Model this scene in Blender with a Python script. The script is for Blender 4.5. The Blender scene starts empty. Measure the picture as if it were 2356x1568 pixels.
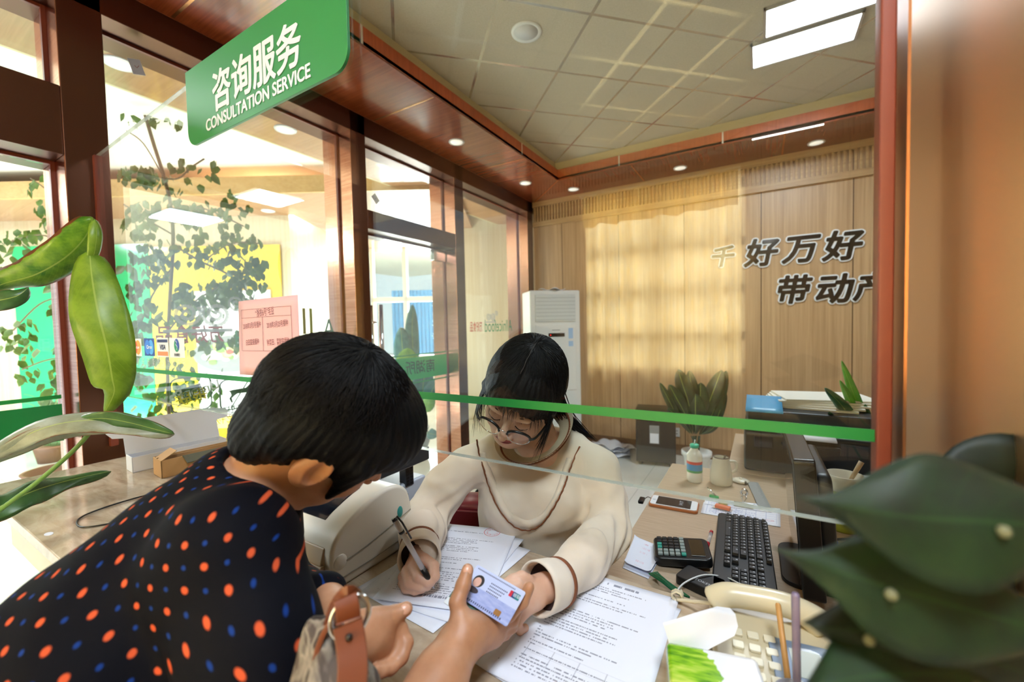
import bpy, bmesh, math, random
import numpy as np
from mathutils import Vector, Matrix
from mathutils.bvhtree import BVHTree
random.seed(7); np.random.seed(7)
scene = bpy.context.scene
COL = scene.collection
# ------------------------------------------------------------------ camera
F_PX = 960.0; CX, CY = 1178.0, 784.0
_Y = np.array([1750-CX, 735-CY, F_PX]); _Y /= np.linalg.norm(_Y)
_X = -np.array([-433-CX, 783-CY, F_PX]); _X -= _X.dot(_Y)*_Y; _X /= np.linalg.norm(_X)
_Z = np.cross(_X, _Y)
ROT = np.array([_X, _Y, _Z])            # world = ROT @ (right, down, forward)
CAM = np.array([0.0, 0.0, 1.26])
def ray(px, py): return ROT @ np.array([(px-CX)/F_PX, (py-CY)/F_PX, 1.0])
def P(px, py, x=None, y=None, z=None, d=None):
    r = ray(px, py)
    if x is not None: t = x/r[0]
    elif y is not None: t = y/r[1]
    elif z is not None: t = (z-CAM[2])/r[2]
    else: t = d
    return Vector(CAM + t*r)
def CV(v):                               # direction given as right, down, forward
    w = ROT @ np.array(v, float); return Vector(w/np.linalg.norm(w))
cd = bpy.data.cameras.new('camera'); cam = bpy.data.objects.new('camera', cd); COL.objects.link(cam)
cd.sensor_width = 36.0; cd.lens = F_PX/2356*36.0
cr, cu, cb = ROT@np.array([1,0,0]), ROT@np.array([0,-1,0]), ROT@np.array([0,0,-1])
cam.matrix_world = Matrix([[cr[i], cu[i], cb[i], CAM[i]] for i in range(3)] + [[0,0,0,1]])
cd.clip_start = 0.02; cd.clip_end = 200
cd.dof.use_dof = True; cd.dof.focus_distance = 0.98; cd.dof.aperture_fstop = 3.2
scene.camera = cam
# ------------------------------------------------------------------ world, light, exposure
vs = scene.view_settings
vs.view_transform = 'Standard'; vs.look = 'None'; vs.gamma = 1.0; vs.use_curve_mapping = False
vs.exposure = 0.0
scene.cycles.max_bounces = 10; scene.cycles.transparent_max_bounces = 24
scene.cycles.diffuse_bounces = 4; scene.cycles.glossy_bounces = 5; scene.cycles.transmission_bounces = 6
scene.cycles.caustics_reflective = False; scene.cycles.caustics_refractive = False
scene.cycles.sample_clamp_indirect = 6.0
scene.cycles.use_denoising = True
w = bpy.data.worlds.new('sky'); scene.world = w; w.use_nodes = True
bg = w.node_tree.nodes['Background']; bg.inputs[0].default_value = (0.80, 0.90, 1.0, 1); bg.inputs[1].default_value = 1.2
def area(name, loc, direction, sx, sy, power, color):
    l = bpy.data.lights.new(name, 'AREA'); l.shape = 'RECTANGLE'; l.size = sx; l.size_y = sy; l.energy = power; l.color = color
    o = bpy.data.objects.new(name, l); COL.objects.link(o); o.location = loc
    o.rotation_euler = Vector(direction).to_track_quat('-Z', 'Y').to_euler(); return o
# the room is built in camera-relative space, then brought to true size about the camera
_seen = set()
FLB, FLC = 1.26-1.26*1.15, 1.26-1.26*1.15/1.308      # floor height seen from the counter / desk space
def rescale(k):
    for o in list(bpy.data.objects):
        if o.name in _seen: continue
        _seen.add(o.name)
        if o.parent or o.type == 'CAMERA': continue
        L = Vector(CAM); o.location = L + (Vector(o.location)-L)*k
        if o.type == 'LIGHT':
            if o.data.type == 'AREA': o.data.size *= k; o.data.size_y *= k; o.data.energy *= k*k
        else: o.scale = Vector(o.scale)*k
# daylight through the hall windows, ceiling panels of hall and office, two added fills, window behind the curtain
area('hall_window_daylight', (-4.9, 6.0, 1.8), (0.35, -1, -0.1), 2.6, 2.2, 520, (0.93, 0.97, 1.0))
area('hall_panel_light', (-6.61, -1.485, 2.78), (0, 0, -1), 0.6, 0.6, 140, (0.9, 0.96, 1.0))
area('hall_panel_light', (-4.0, -1.0, 2.78), (0, 0, -1), 0.6, 0.6, 140, (0.9, 0.96, 1.0))
area('hall_panel_light', (-4.66, 2.86, 2.78), (0, 0, -1), 0.6, 0.6, 140, (0.92, 0.96, 1.0))
area('hall_panel_light', (-6.2, 2.3, 2.78), (0, 0, -1), 0.6, 0.6, 140, (1.0, 0.98, 0.95))
area('hall_ceiling_fill', (-5.0, 2.0, 0.15), (0, 0, 1), 3.0, 3.0, 270, (0.93, 0.97, 1.0))  # unseen fill just above the floor, added to brighten the hall ceiling
area('office_panel_light', (0.2, 2.72, 2.745), (0, 0, -1), 0.5, 0.5, 36, (0.80, 0.90, 1.0))
area('waiting_side_fill', (0.3, -0.45, 2.745), (0, 0, -1), 0.5, 0.5, 46, (0.80, 0.90, 1.0))  # unseen fill added over the customer side to light people and counter
area('behind_curtain_daylight', (-0.85, -3.75, 1.65), (0, 1, 0), 1.6, 1.9, 700, (0.96, 0.97, 1.0))
# ------------------------------------------------------------------ tagging
def tag(o, label=None, cat=None, group=None, kind=None):
    if label: o['label'] = label
    if cat: o['category'] = cat
    if group: o['group'] = group
    if kind: o['kind'] = kind
    return o
def empty(name, loc=(0,0,0), rz=0.0, **k):
    o = bpy.data.objects.new(name, None); COL.objects.link(o); o.location = loc; o.rotation_euler = (0,0,rz)
    o.empty_display_size = 0.05; return tag(o, **k)
# ------------------------------------------------------------------ materials
MATS = {}
def lin(c):
    if isinstance(c, str):
        c = c.lstrip('#'); c = [int(c[i:i+2], 16)/255 for i in (0,2,4)]
    return tuple([(x/12.92 if x <= 0.04045 else ((x+0.055)/1.055)**2.4) for x in c[:3]] + [1.0])
class NT:
    def __init__(s, m): s.m = m; s.t = m.node_tree; s.n = s.t.nodes; s.l = s.t.links; s.b = s.n.get('Principled BSDF')
    def add(s, ty, **k):
        nd = s.n.new(ty)
        for a, v in k.items(): setattr(nd, a, v)
        return nd
    def set(s, sock, v):
        if hasattr(v, 'is_output') or isinstance(v, bpy.types.NodeSocket): s.l.new(v, sock)
        else: sock.default_value = v
    def math(s, op, a, b=0.0, c=None, clamp=False):
        nd = s.add('ShaderNodeMath', operation=op, use_clamp=clamp); s.set(nd.inputs[0], a); s.set(nd.inputs[1], b)
        if c is not None: s.set(nd.inputs[2], c)
        return nd.outputs[0]
    def mix(s, f, a, b):
        nd = s.add('ShaderNodeMix', data_type='RGBA'); s.set(nd.inputs[0], f); s.set(nd.inputs[6], a); s.set(nd.inputs[7], b); return nd.outputs[2]
    def noise(s, vec, scale, detail=4, rough=0.55, dist=0.0):
        nd = s.add('ShaderNodeTexNoise'); s.set(nd.inputs['Vector'], vec); nd.inputs['Scale'].default_value = scale
        nd.inputs['Detail'].default_value = detail; nd.inputs['Roughness'].default_value = rough; nd.inputs['Distortion'].default_value = dist; return nd.outputs['Fac']
    def obj(s): return s.add('ShaderNodeTexCoord').outputs['Object']
    def uv(s): return s.add('ShaderNodeTexCoord').outputs['UV']
    def mapping(s, vec, scale=(1,1,1), rot=(0,0,0), loc=(0,0,0)):
        nd = s.add('ShaderNodeMapping'); s.set(nd.inputs[0], vec); nd.inputs['Scale'].default_value = scale; nd.inputs['Rotation'].default_value = rot; nd.inputs['Location'].default_value = loc; return nd.outputs[0]
    def sep(s, vec):
        nd = s.add('ShaderNodeSeparateXYZ'); s.set(nd.inputs[0], vec); return nd.outputs
    def comb(s, x, y, z):
        nd = s.add('ShaderNodeCombineXYZ'); s.set(nd.inputs[0], x); s.set(nd.inputs[1], y); s.set(nd.inputs[2], z); return nd.outputs[0]
    def ramp(s, f, stops):
        nd = s.add('ShaderNodeValToRGB'); s.set(nd.inputs[0], f); e = nd.color_ramp.elements
        while len(e) < len(stops): e.new(0.5)
        for i, (p, c) in enumerate(stops): e[i].position = p; e[i].color = c
        return nd.outputs[0]
    def bump(s, h, strength=0.2, dist=0.002):
        nd = s.add('ShaderNodeBump'); s.set(nd.inputs['Height'], h); nd.inputs['Strength'].default_value = strength; nd.inputs['Distance'].default_value = dist
        s.l.new(nd.outputs[0], s.b.inputs['Normal'])
def mat(name, color='#808080', rough=0.5, metal=0.0, coat=0.0, **k):
    if name in MATS: return MATS[name]
    m = bpy.data.materials.new(name); m.use_nodes = True; b = m.node_tree.nodes['Principled BSDF']
    b.inputs['Base Color'].default_value = lin(color); b.inputs['Roughness'].default_value = rough; b.inputs['Metallic'].default_value = metal
    if coat: b.inputs['Coat Weight'].default_value = coat; b.inputs['Coat Roughness'].default_value = 0.08
    for a, v in k.items():
        b.inputs[a.replace('_', ' ')].default_value = v
    MATS[name] = m; return m
def emis(name, color, strength):
    m = mat(name, color, 0.5); b = m.node_tree.nodes['Principled BSDF']
    b.inputs['Emission Color'].default_value = lin(color); b.inputs['Emission Strength'].default_value = strength; return m
def wood(name, c1, c2, rough=0.35, scale=(60, 60, 1.2), coat=0.0, seam=None, seam_axis=0):
    if name in MATS: return MATS[name]
    m = mat(name, c1, rough, coat=coat); t = NT(m)
    v = t.obj(); n = t.noise(t.mapping(v, scale), 1.0, 6, 0.6, 0.4); n2 = t.noise(t.mapping(v, tuple(a*0.22 for a in scale)), 1.0, 3, 0.5, 0.8)
    f = t.math('ADD', t.math('MULTIPLY', n, 0.6), t.math('MULTIPLY', n2, 0.4))
    col = t.ramp(f, [(0.34, lin(c2)), (0.66, lin(c1))])
    if seam:
        s = t.math('FRACT', t.math('DIVIDE', t.sep(v)[seam_axis], seam))
        col = t.mix(t.math('LESS_THAN', s, 0.008/seam), col, lin('#5a3c22'))
    t.l.new(col, t.b.inputs['Base Color']); t.bump(f, 0.05, 0.001); return m
def glass_mat(name, tint=(0.93, 0.97, 0.95), refl=1.0, milk=0.0):
    if name in MATS: return MATS[name]
    m = bpy.data.materials.new(name); m.use_nodes = True; t = NT(m); t.n.remove(t.b)
    out = t.n['Material Output']
    g = t.add('ShaderNodeNewGeometry')
    ior = t.math('ADD', t.math('MULTIPLY', g.outputs['Backfacing'], 1/1.5-1.5), 1.5)
    fr = t.add('ShaderNodeFresnel'); t.l.new(ior, fr.inputs[0])
    fac = t.math('MULTIPLY', fr.outputs[0], refl, clamp=True)
    tr = t.add('ShaderNodeBsdfTransparent'); tr.inputs[0].default_value = (*tint, 1)
    gl = t.add('ShaderNodeBsdfGlossy'); gl.inputs['Roughness'].default_value = 0.0; gl.inputs[0].default_value = (1,1,1,1)
    mx = t.add('ShaderNodeMixShader'); t.l.new(fac, mx.inputs[0]); t.l.new(tr.outputs[0], mx.inputs[1]); t.l.new(gl.outputs[0], mx.inputs[2])
    t.l.new(mx.outputs[0], out.inputs[0]); MATS[name] = m; return m
def trans_mat(name, color, alpha):
    m = mat(name, color, 0.4); m.node_tree.nodes['Principled BSDF'].inputs['Alpha'].default_value = alpha; return m

M_white = mat('white_plastic', '#e4e6e6', 0.35)
M_black = mat('black_plastic', '#101113', 0.35)
M_dark = mat('dark_grey_plastic', '#1b1d20', 0.42)
M_chrome = mat('chrome', '#d8d8dc', 0.12, 1.0)
M_paper = mat('white_paper', '#e8e9f2', 0.7)
M_green = mat('green_stripe', '#138a3a', 0.4)
M_cream = mat('cream_paint', '#cfc29c', 0.6)
# ------------------------------------------------------------------ mesh building
def link_mesh(name, verts, faces, m=None, parent=None, smooth=False, mats=None, fmat=None, loc=None):
    me = bpy.data.meshes.new(name); me.from_pydata([tuple(v) for v in verts], [], [tuple(f) for f in faces])
    if mats:
        for mm in mats: me.materials.append(mm)
        if fmat is not None: me.polygons.foreach_set('material_index', np.array(fmat, dtype=np.int32))
    elif m: me.materials.append(m)
    if smooth: me.polygons.foreach_set('use_smooth', [True]*len(me.polygons))
    me.update(); o = bpy.data.objects.new(name, me); COL.objects.link(o)
    if parent: o.parent = parent
    if loc is not None: o.location = loc
    return o
class MB:
    def __init__(s, M=None): s.v = []; s.f = []; s.mi = []; s.M = M or Matrix.Identity(4); s.cur = 0
    def addv(s, vs): b = len(s.v); s.v += [s.M @ Vector(v) for v in vs]; return b
    def face(s, *idx): s.f.append(idx); s.mi.append(s.cur)
    def box(s, x0, x1, y0, y1, z0, z1):
        b = s.addv([(x0,y0,z0),(x1,y0,z0),(x1,y1,z0),(x0,y1,z0),(x0,y0,z1),(x1,y0,z1),(x1,y1,z1),(x0,y1,z1)])
        for q in ((0,3,2,1),(4,5,6,7),(0,1,5,4),(1,2,6,5),(2,3,7,6),(3,0,4,7)): s.face(*[b+i for i in q])
        return s
    def prism(s, poly, z0, z1, axis='z'):
        n = len(poly); g = {'z': lambda p, h: (p[0], p[1], h), 'y': lambda p, h: (p[0], h, p[1]), 'x': lambda p, h: (h, p[0], p[1])}[axis]
        b = s.addv([g(p, z0) for p in poly] + [g(p, z1) for p in poly])
        s.face(*[b+i for i in range(n)][::-1]); s.face(*[b+n+i for i in range(n)])
        for i in range(n): j = (i+1) % n; s.face(b+i, b+j, b+n+j, b+n+i)
        return s
    def lathe(s, prof, seg=32, c=(0,0,0), cap=True):
        b = len(s.v); n = len(prof)
        s.addv([(c[0]+r*math.cos(2*math.pi*k/seg), c[1]+r*math.sin(2*math.pi*k/seg), c[2]+z) for r, z in prof for k in range(seg)])
        for i in range(n-1):
            for k in range(seg):
                k2 = (k+1) % seg; s.face(b+i*seg+k, b+i*seg+k2, b+(i+1)*seg+k2, b+(i+1)*seg+k)
        if cap:
            s.face(*[b+k for k in range(seg)][::-1]); s.face(*[b+(n-1)*seg+k for k in range(seg)])
        return s
    def tube(s, pts, r, seg=8, closed=False):
        pts = [Vector(p) for p in pts]; n = len(pts); rr = r if isinstance(r, (list, tuple)) else [r]*n
        b = len(s.v); up = None
        for i, p in enumerate(pts):
            a = pts[(i-1) % n] if (closed or i > 0) else p; c = pts[(i+1) % n] if (closed or i < n-1) else p
            t = (c-a).normalized()
            if up is None: up = t.orthogonal().normalized()
            up = (up - t*up.dot(t)).normalized(); sd = t.cross(up)
            s.addv([p + (up*math.cos(2*math.pi*k/seg) + sd*math.sin(2*math.pi*k/seg))*rr[i] for k in range(seg)])
        for i in range(n if closed else n-1):
            j = (i+1) % n
            for k in range(seg): k2 = (k+1) % seg; s.face(b+i*seg+k, b+i*seg+k2, b+j*seg+k2, b+j*seg+k)
        if not closed: s.face(*[b+k for k in range(seg)][::-1]); s.face(*[b+(n-1)*seg+k for k in range(seg)])
        return s
    def sphere(s, c, r, seg=16, rings=10, sq=(1,1,1)):
        pr = [(max(1e-4, r*math.sin(math.pi*i/rings)), -r*math.cos(math.pi*i/rings)) for i in range(rings+1)]
        b = len(s.v); s.lathe(pr, seg, (0,0,0), True)
        iM = s.M.inverted()
        for i in range(b, len(s.v)):
            q = iM @ s.v[i]; s.v[i] = s.M @ Vector((c[0]+q[0]*sq[0], c[1]+q[1]*sq[1], c[2]+q[2]*sq[2]))
        return s
    def build(s, name, m, parent=None, smooth=False, bevel=0.0, seg=2, mats=None, auto=None):
        o = link_mesh(name, s.v, s.f, m, parent, smooth, mats, s.mi if mats else None)
        if bevel:
            md = o.modifiers.new('bevel', 'BEVEL'); md.width = bevel; md.segments = seg; md.limit_method = 'ANGLE'; md.angle_limit = math.radians(40)
            md.harden_normals = False
            if not smooth: o.data.polygons.foreach_set('use_smooth', [True]*len(o.data.polygons)); 
            for e in o.data.edges: pass
            wn = o.modifiers.new('wn', 'WEIGHTED_NORMAL'); wn.keep_sharp = True
        if auto: 
            o.data.polygons.foreach_set('use_smooth', [True]*len(o.data.polygons))
            sharp(o, auto)
        return o
def sharp(o, ang=40):
    bm = bmesh.new(); bm.from_mesh(o.data); a = math.radians(ang)
    for e in bm.edges:
        if len(e.link_faces) == 2 and e.calc_face_angle(0) > a: e.smooth = False
    bm.to_mesh(o.data); bm.free()
def T(loc=(0,0,0), rz=0.0, rx=0.0, ry=0.0, s=1.0):
    return Matrix.Translation(loc) @ Matrix.Rotation(rz, 4, 'Z') @ Matrix.Rotation(ry, 4, 'Y') @ Matrix.Rotation(rx, 4, 'X') @ Matrix.Scale(s, 4)
def frame(o, x, y, z=None):
    x = Vector(x).normalized(); y = Vector(y); y = (y - x*y.dot(x)).normalized(); z = x.cross(y)
    return Matrix([[x[i], y[i], z[i], o[i]] for i in range(3)] + [[0,0,0,1]])
def rrect(x0, x1, y0, y1, r, n=5, corners=(1,1,1,1)):
    out = []
    for k, (cx, cy, a0) in enumerate(((x1-r, y1-r, 0), (x0+r, y1-r, 90), (x0+r, y0+r, 180), (x1-r, y0+r, 270))):
        if corners[k]:
            for i in range(n+1): a = math.radians(a0+90*i/n); out.append((cx+r*math.cos(a), cy+r*math.sin(a)))
        else:
            sx = 1 if a0 in (0, 270) else -1; sy = 1 if a0 in (0, 90) else -1; out.append((cx+sx*r, cy+sy*r))
    return out
def smoothpath(pts, n=8):
    pts = [Vector(p) for p in pts]; out = []
    for i in range(len(pts)-1):
        p0 = pts[max(i-1, 0)]; p1 = pts[i]; p2 = pts[i+1]; p3 = pts[min(i+2, len(pts)-1)]
        for k in range(n):
            t = k/n; out.append(0.5*((2*p1)+(-p0+p2)*t+(2*p0-5*p1+4*p2-p3)*t*t+(-p0+3*p1-3*p2+p3)*t**3))
    return out + [pts[-1]]
def text(name, s, M, size, m, parent=None, extrude=0.0, offset=0.0, shear=0.0, align='CENTER', sx=1.0, spacing=1.0, bold=None):
    if bold is None and offset > 0 and any(ord(ch) > 0x2E80 for ch in s): bold = offset; offset = 0.0
    c = bpy.data.curves.new(name, 'FONT'); c.body = s; c.size = size; c.extrude = extrude; c.offset = offset; c.shear = shear
    c.align_x = align; c.align_y = 'CENTER'; c.resolution_u = 4; c.space_character = spacing
    o = bpy.data.objects.new(name, c); COL.objects.link(o)
    bpy.context.view_layer.update()
    me = bpy.data.meshes.new_from_object(o.evaluated_get(bpy.context.evaluated_depsgraph_get()))
    bpy.data.objects.remove(o); bpy.data.curves.remove(c)
    if bold:
        n0 = len(me.vertices); co = np.empty(n0*3, dtype=np.float32); me.vertices.foreach_get('co', co); co = co.reshape(-1, 3); fl = [tuple(p.vertices) for p in me.polygons]
        V_, F_2 = [co], list(fl); K = 12
        for i in range(K): V_.append(co+np.array((bold*math.cos(i/K*6.2832), bold*math.sin(i/K*6.2832), 0.00002*(i+1)), dtype=np.float32)); F_2 += [tuple(a+n0*(i+1) for a in f) for f in fl]
        bpy.data.meshes.remove(me); me = bpy.data.meshes.new(name); me.from_pydata(np.concatenate(V_).tolist(), [], F_2); me.update()
    me.transform(Matrix.Scale(sx, 4, (1,0,0))); me.transform(M); me.materials.clear(); me.materials.append(m)
    if M.determinant() < 0: me.flip_normals()
    ob = bpy.data.objects.new(name, me); COL.objects.link(ob)
    if parent: ob.parent = parent
    return ob
def sheet(name, fn, nu, nv, m, parent=None, thick=0.0, smooth=True):
    vs, fs = [], []
    for j in range(nv+1):
        for i in range(nu+1): vs.append(fn(i/nu, j/nv))
    for j in range(nv):
        for i in range(nu): a = j*(nu+1)+i; fs.append((a, a+1, a+nu+2, a+nu+1))
    o = link_mesh(name, vs, fs, m, parent, smooth)
    uvl = o.data.uv_layers.new(name='uv')
    for p in o.data.polygons:
        for li in p.loop_indices:
            vi = o.data.loops[li].vertex_index; uvl.data[li].uv = ((vi % (nu+1))/nu, (vi//(nu+1))/nv)
    if thick:
        md = o.modifiers.new('solid', 'SOLIDIFY'); md.thickness = thick; md.offset = 0
    return o
# ================================================================== SETTING
M_copper = mat('copper_cladding', '#d39a80', 0.20, 1.0)
_t = NT(M_copper); _n = _t.noise(_t.mapping(_t.obj(), (3, 3, 260)), 1.0, 3); _t.bump(_n, 0.06, 0.001)
_t.l.new(_t.ramp(_n, [(0.3, lin('#c48468')), (0.7, lin('#e0ab90'))]), _t.b.inputs['Base Color'])
M_bronze = mat('bronze_metal', '#5a3a2c', 0.30, 0.85)
_t = NT(M_bronze); _n = _t.noise(_t.mapping(_t.obj(), (2, 2, 320)), 1.0, 3); _t.bump(_n, 0.05, 0.001)
M_gasket = mat('red_brown_gasket', '#6e2f1e', 0.45)
M_tanwood = wood('tan_wood_panel', '#c6a47d', '#a17d58', 0.38, (70, 70, 1.4), seam=0.61)
M_hallwood = wood('pale_wood_panel', '#f0e4c8', '#e0cda4', 0.4, (40, 40, 1.0))
M_redwood = wood('red_wood_soffit', '#8f4526', '#6a2d17', 0.22, (3.0, 70, 70), coat=0.4)
M_redwood2 = wood('red_wood_fascia', '#b5582f', '#97431f', 0.35, (90, 90, 3))
M_gold = mat('gold_strip', '#c9905c', 0.25, 0.9)
M_glass = glass_mat('clear_glass', (0.95, 0.975, 0.96), 0.9)
M_whitewall = mat('white_wall', '#f2f0ea', 0.6)

def struct(o): o['kind'] = 'structure'; return o
# floor
m = mat('floor_tiles', '#dcdcd4', 0.08); t = NT(m); v = t.obj(); s = t.sep(t.mapping(v, rot=(0, 0, 0.0)))
gx = t.math('LESS_THAN', t.math('FRACT', t.math('DIVIDE', s[0], 0.8)), 0.005); gy = t.math('LESS_THAN', t.math('FRACT', t.math('DIVIDE', s[1], 0.8)), 0.005)
nz = t.noise(v, 2.0, 4); base = t.ramp(nz, [(0.3, lin('#d4d5cf')), (0.7, lin('#e2e2dc'))])
t.l.new(t.mix(t.math('MAXIMUM', gx, gy), base, lin('#a9aaa4')), t.b.inputs['Base Color'])
struct(MB().box(-10, 4, -4, 12, -0.1, 0).build('floor', m))
# ceiling of the office: diagonal tile grid
ZS, ZC = 2.60, 2.78
m = mat('ceiling_tiles', '#aa9e84', 0.7); t = NT(m)
v = t.mapping(t.obj(), rot=(0, 0, 0))
r45 = math.radians(45); s = t.sep(v); ox, oy = -0.716, 2.035; TS = 0.475
u_ = t.math('MULTIPLY', t.math('ADD', t.math('SUBTRACT', s[0], ox), t.math('SUBTRACT', s[1], oy)), 0.70711/TS)
v_ = t.math('MULTIPLY', t.math('SUBTRACT', t.math('SUBTRACT', s[0], ox), t.math('SUBTRACT', s[1], oy)), 0.70711/TS)
def gline(q): return t.math('LESS_THAN', t.math('ABSOLUTE', t.math('SUBTRACT', t.math('FRACT', t.math('ADD', q, 0.5)), 0.5)), 0.017)
ln = t.math('MAXIMUM', gline(u_), gline(v_))
nz = t.noise(t.obj(), 140, 2); base = t.ramp(nz, [(0.3, lin('#b3aa99')), (0.7, lin('#bdb4a4'))])
t.l.new(t.mix(ln, base, lin('#c9cbcb')), t.b.inputs['Base Color']); t.set(t.b.inputs['Metallic'], t.math('MULTIPLY', ln, 0.85)); t.set(t.b.inputs['Roughness'], t.math('SUBTRACT', 0.75, t.math('MULTIPLY', ln, 0.5)))
struct(MB().box(-1.71, 3.2, -3.2, 3.71, ZC, ZC+0.05).build('ceiling', m))
# soffit round the office, fascia, cream band
sf = struct(empty('trim_1')); b = MB()
b.box(-2.16, -1.63, -3.2, 4.15, ZS, ZS+0.03); b.build('soffit_panel', M_redwood, sf)
b = MB(T((0,0,0))); b.box(-1.63, 3.2, 3.63, 4.15, ZS, ZS+0.03)
b.build('soffit_panel', wood('red_wood_soffit_back', '#8f4526', '#6a2d17', 0.22, (70, 3.0, 70), coat=0.4), sf)
b = MB(); b.box(-1.655, -1.63, -3.2, 3.655, ZS+0.012, ZS+0.10); b.box(-1.63, 3.2, 3.63, 3.655, ZS+0.012, ZS+0.10); b.build('fascia', M_redwood2, sf)
b = MB(); b.box(-1.70, -1.672, -3.2, 3.70, ZS+0.09, ZC+0.02); b.box(-1.672, 3.2, 3.672, 3.70, ZS+0.09, ZC+0.02); b.build('cream_band', M_cream, sf)
b = MB(); b.box(-1.672, -1.655, -3.2, 3.672, ZS+0.095, ZS+0.1); b.box(-1.66, 3.2, 3.65, 3.68, ZS+0.095, ZS+0.1); b.build('ledge', M_cream, sf)
b = MB()
for y in (-0.23, 0.845, 1.92, 3.0): b.box(-2.15, -1.64, y-0.006, y+0.006, ZS-0.002, ZS+0.001)
for x in (-0.95, 0.15, 1.25): b.box(x-0.006, x+0.006, 3.64, 4.14, ZS-0.002, ZS+0.001)
mm = frame((-2.16, 4.15, 0), (0.53, -0.52, 0), (0.52, 0.53, 0)); b.M = mm; b.box(0, 0.742, -0.006, 0.006, ZS-0.002, ZS+0.001)
b.M = Matrix.Identity(4)
b.build('joint_strip', M_gold, sf)
b = MB()
for y in (0.3, 1.4, 2.95): b.box(-1.629, -1.626, y-0.005, y+0.005, ZS+0.012, ZS+0.10)
for x in (-1.05, -0.25, 0.85): b.box(x-0.005, x+0.005, 3.627, 3.63, ZS+0.012, ZS+0.10)
b.build('fascia_joint', mat('pale_joint', '#d8cdbd', 0.4), sf)
# back wall
bw = struct(empty('wall_back')); MB().box(-2.5, 3.2, 4.15, 4.25, 0, 2.85).build('wood_panel', M_tanwood, bw)
b = MB(); zf = 2.33
b.box(-2.16, 3.2, 4.12, 4.15, zf, zf+0.055); b.box(-2.16, 3.2, 4.12, 4.15, 2.545, 2.6)
n = 160
for i in range(n):
    x = -2.14+i*0.034; b.box(x, x+0.017, 4.132, 4.15, zf+0.055, 2.545)
b.build('fluted_frieze', wood('tan_wood_trim', '#c4a274', '#a47f55', 0.4, (3, 70, 70)), bw)
b = MB(); b.box(-2.16, 3.2, 4.14, 4.15, 0, 0.1); b.build('baseboard', mat('brown_skirting', '#7c5a3c', 0.4), bw)
struct(MB().box(3.2, 3.3, -3.2, 4.25, 0, 2.85).build('wall_right', M_tanwood))
# ---- glazed partition on the left
XL, XI, XG = -2.43, -2.16, -2.285
wl = struct(empty('wall_left'))
def post(y0, y1, z0=0.0, z1=ZS, xi=XI, xl=XL):
    b = MB(); b.box(xl, xi, y0, y1, z0, z1)
    b.mi = [1, 1, 1, 0, 1, 0]
    o = b.build('post', None, wl, mats=[M_bronze, M_copper], bevel=0.004)
    return o
POSTS = [(-0.75, -0.63), (0.495, 0.62), (1.74, 1.855), (2.75, 2.87), (4.0, 4.12)]
for y0, y1 in POSTS: post(y0, y1)
for i in range(1, 5):
    y0 = POSTS[i][0]; b = MB(); b.box(XG-0.009, XG+0.009, y0-0.012, y0, 0.02, ZS-0.12); b.build('gasket', M_gasket, wl)
def beam(y0, y1, z0, z1):
    b = MB(); b.box(XL, XI, y0, y1, z0, z1); b.build('beam', M_bronze, wl, bevel=0.003)
    b = MB(); b.box(XG-0.007, XG+0.007, y0, y1, z0-0.012, z0); b.build('gasket', M_gasket, wl)
beam(-3.2, 4.15, 2.478, ZS)
beam(1.855, 2.75, 1.90, 2.02)
beam(-0.63, 0.495, 1.91, 2.155)
b = MB(); b.box(XL, XI, -3.2, 4.15, ZS, 2.85); b.build('header_panel', M_redwood2, wl)
b = MB(); b.box(XL+0.05, XI-0.05, 0.62, 1.74, 0, 0.03); b.box(XL+0.05, XI-0.05, 2.87, 4.0, 0, 0.03); b.build('sill', M_bronze, wl)
def pane(nm, y0, y1, z0, z1):
    w_ = struct(empty(nm)); MB().box(XG-0.004, XG+0.004, y0, y1, z0, z1).build('pane', M_glass, w_); return w_
pane('window_1', 0.622, 1.738, 0.03, 2.478); pane('window_2', 2.872, 3.998, 0.03, 2.478)
pane('window_3', 1.857, 2.748, 2.02, 2.478); pane('window_4', -0.628, 0.493, 2.155, 2.478)
pane('window_5', -3.1, -0.752, 0.03, 2.478)
# doors in the partition
d1 = struct(empty('door_1')); MB().box(XG-0.006, XG+0.006, 1.875, 2.735, 0.02, 1.885).build('pane', M_glass, d1)
b = MB(); b.box(XG-0.02, XG+0.02, 2.6, 2.74, 1.80, 1.885); b.build('top_clamp', M_chrome, d1, bevel=0.003)
b = MB(); b.tube([(XG-0.05, 2.0, 0.72), (XG-0.05, 2.0, 1.42)], 0.016, 12); b.tube([(XG-0.05, 2.0, 0.85), (XG+0.0, 2.0, 0.85)], 0.008); b.tube([(XG-0.05, 2.0, 1.3), (XG+0.0, 2.0, 1.3)], 0.008)
b.tube([(XG+0.05, 2.0, 0.72), (XG+0.05, 2.0, 1.42)], 0.016, 12); b.build('handle', M_chrome, d1, smooth=True)
b = MB(); b.box(XG+0.0065, XG+0.0075, 1.90, 2.735, 0.86, 1.03); b.build('green_band', mat('door_green', '#22a855', 0.35), d1)
b = MB(); b.box(XG+0.0065, XG+0.0075, 1.90, 2.735, 1.045, 1.055); b.box(XG+0.0065, XG+0.0075, 1.90, 2.735, 0.83, 0.84); b.build('green_line', M_green, d1)
text('door_writing', '南湖所', frame((XG+0.009, 2.42, 0.945), (0, -1, 0), (0, 0, 1)), 0.11, mat('dark_writing', '#12402a', 0.5), d1, offset=0.001)
d2 = struct(empty('door_2')); MB().box(XG-0.006, XG+0.006, -0.61, 0.475, 0.02, 1.895).build('pane', M_glass, d2)
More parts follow.
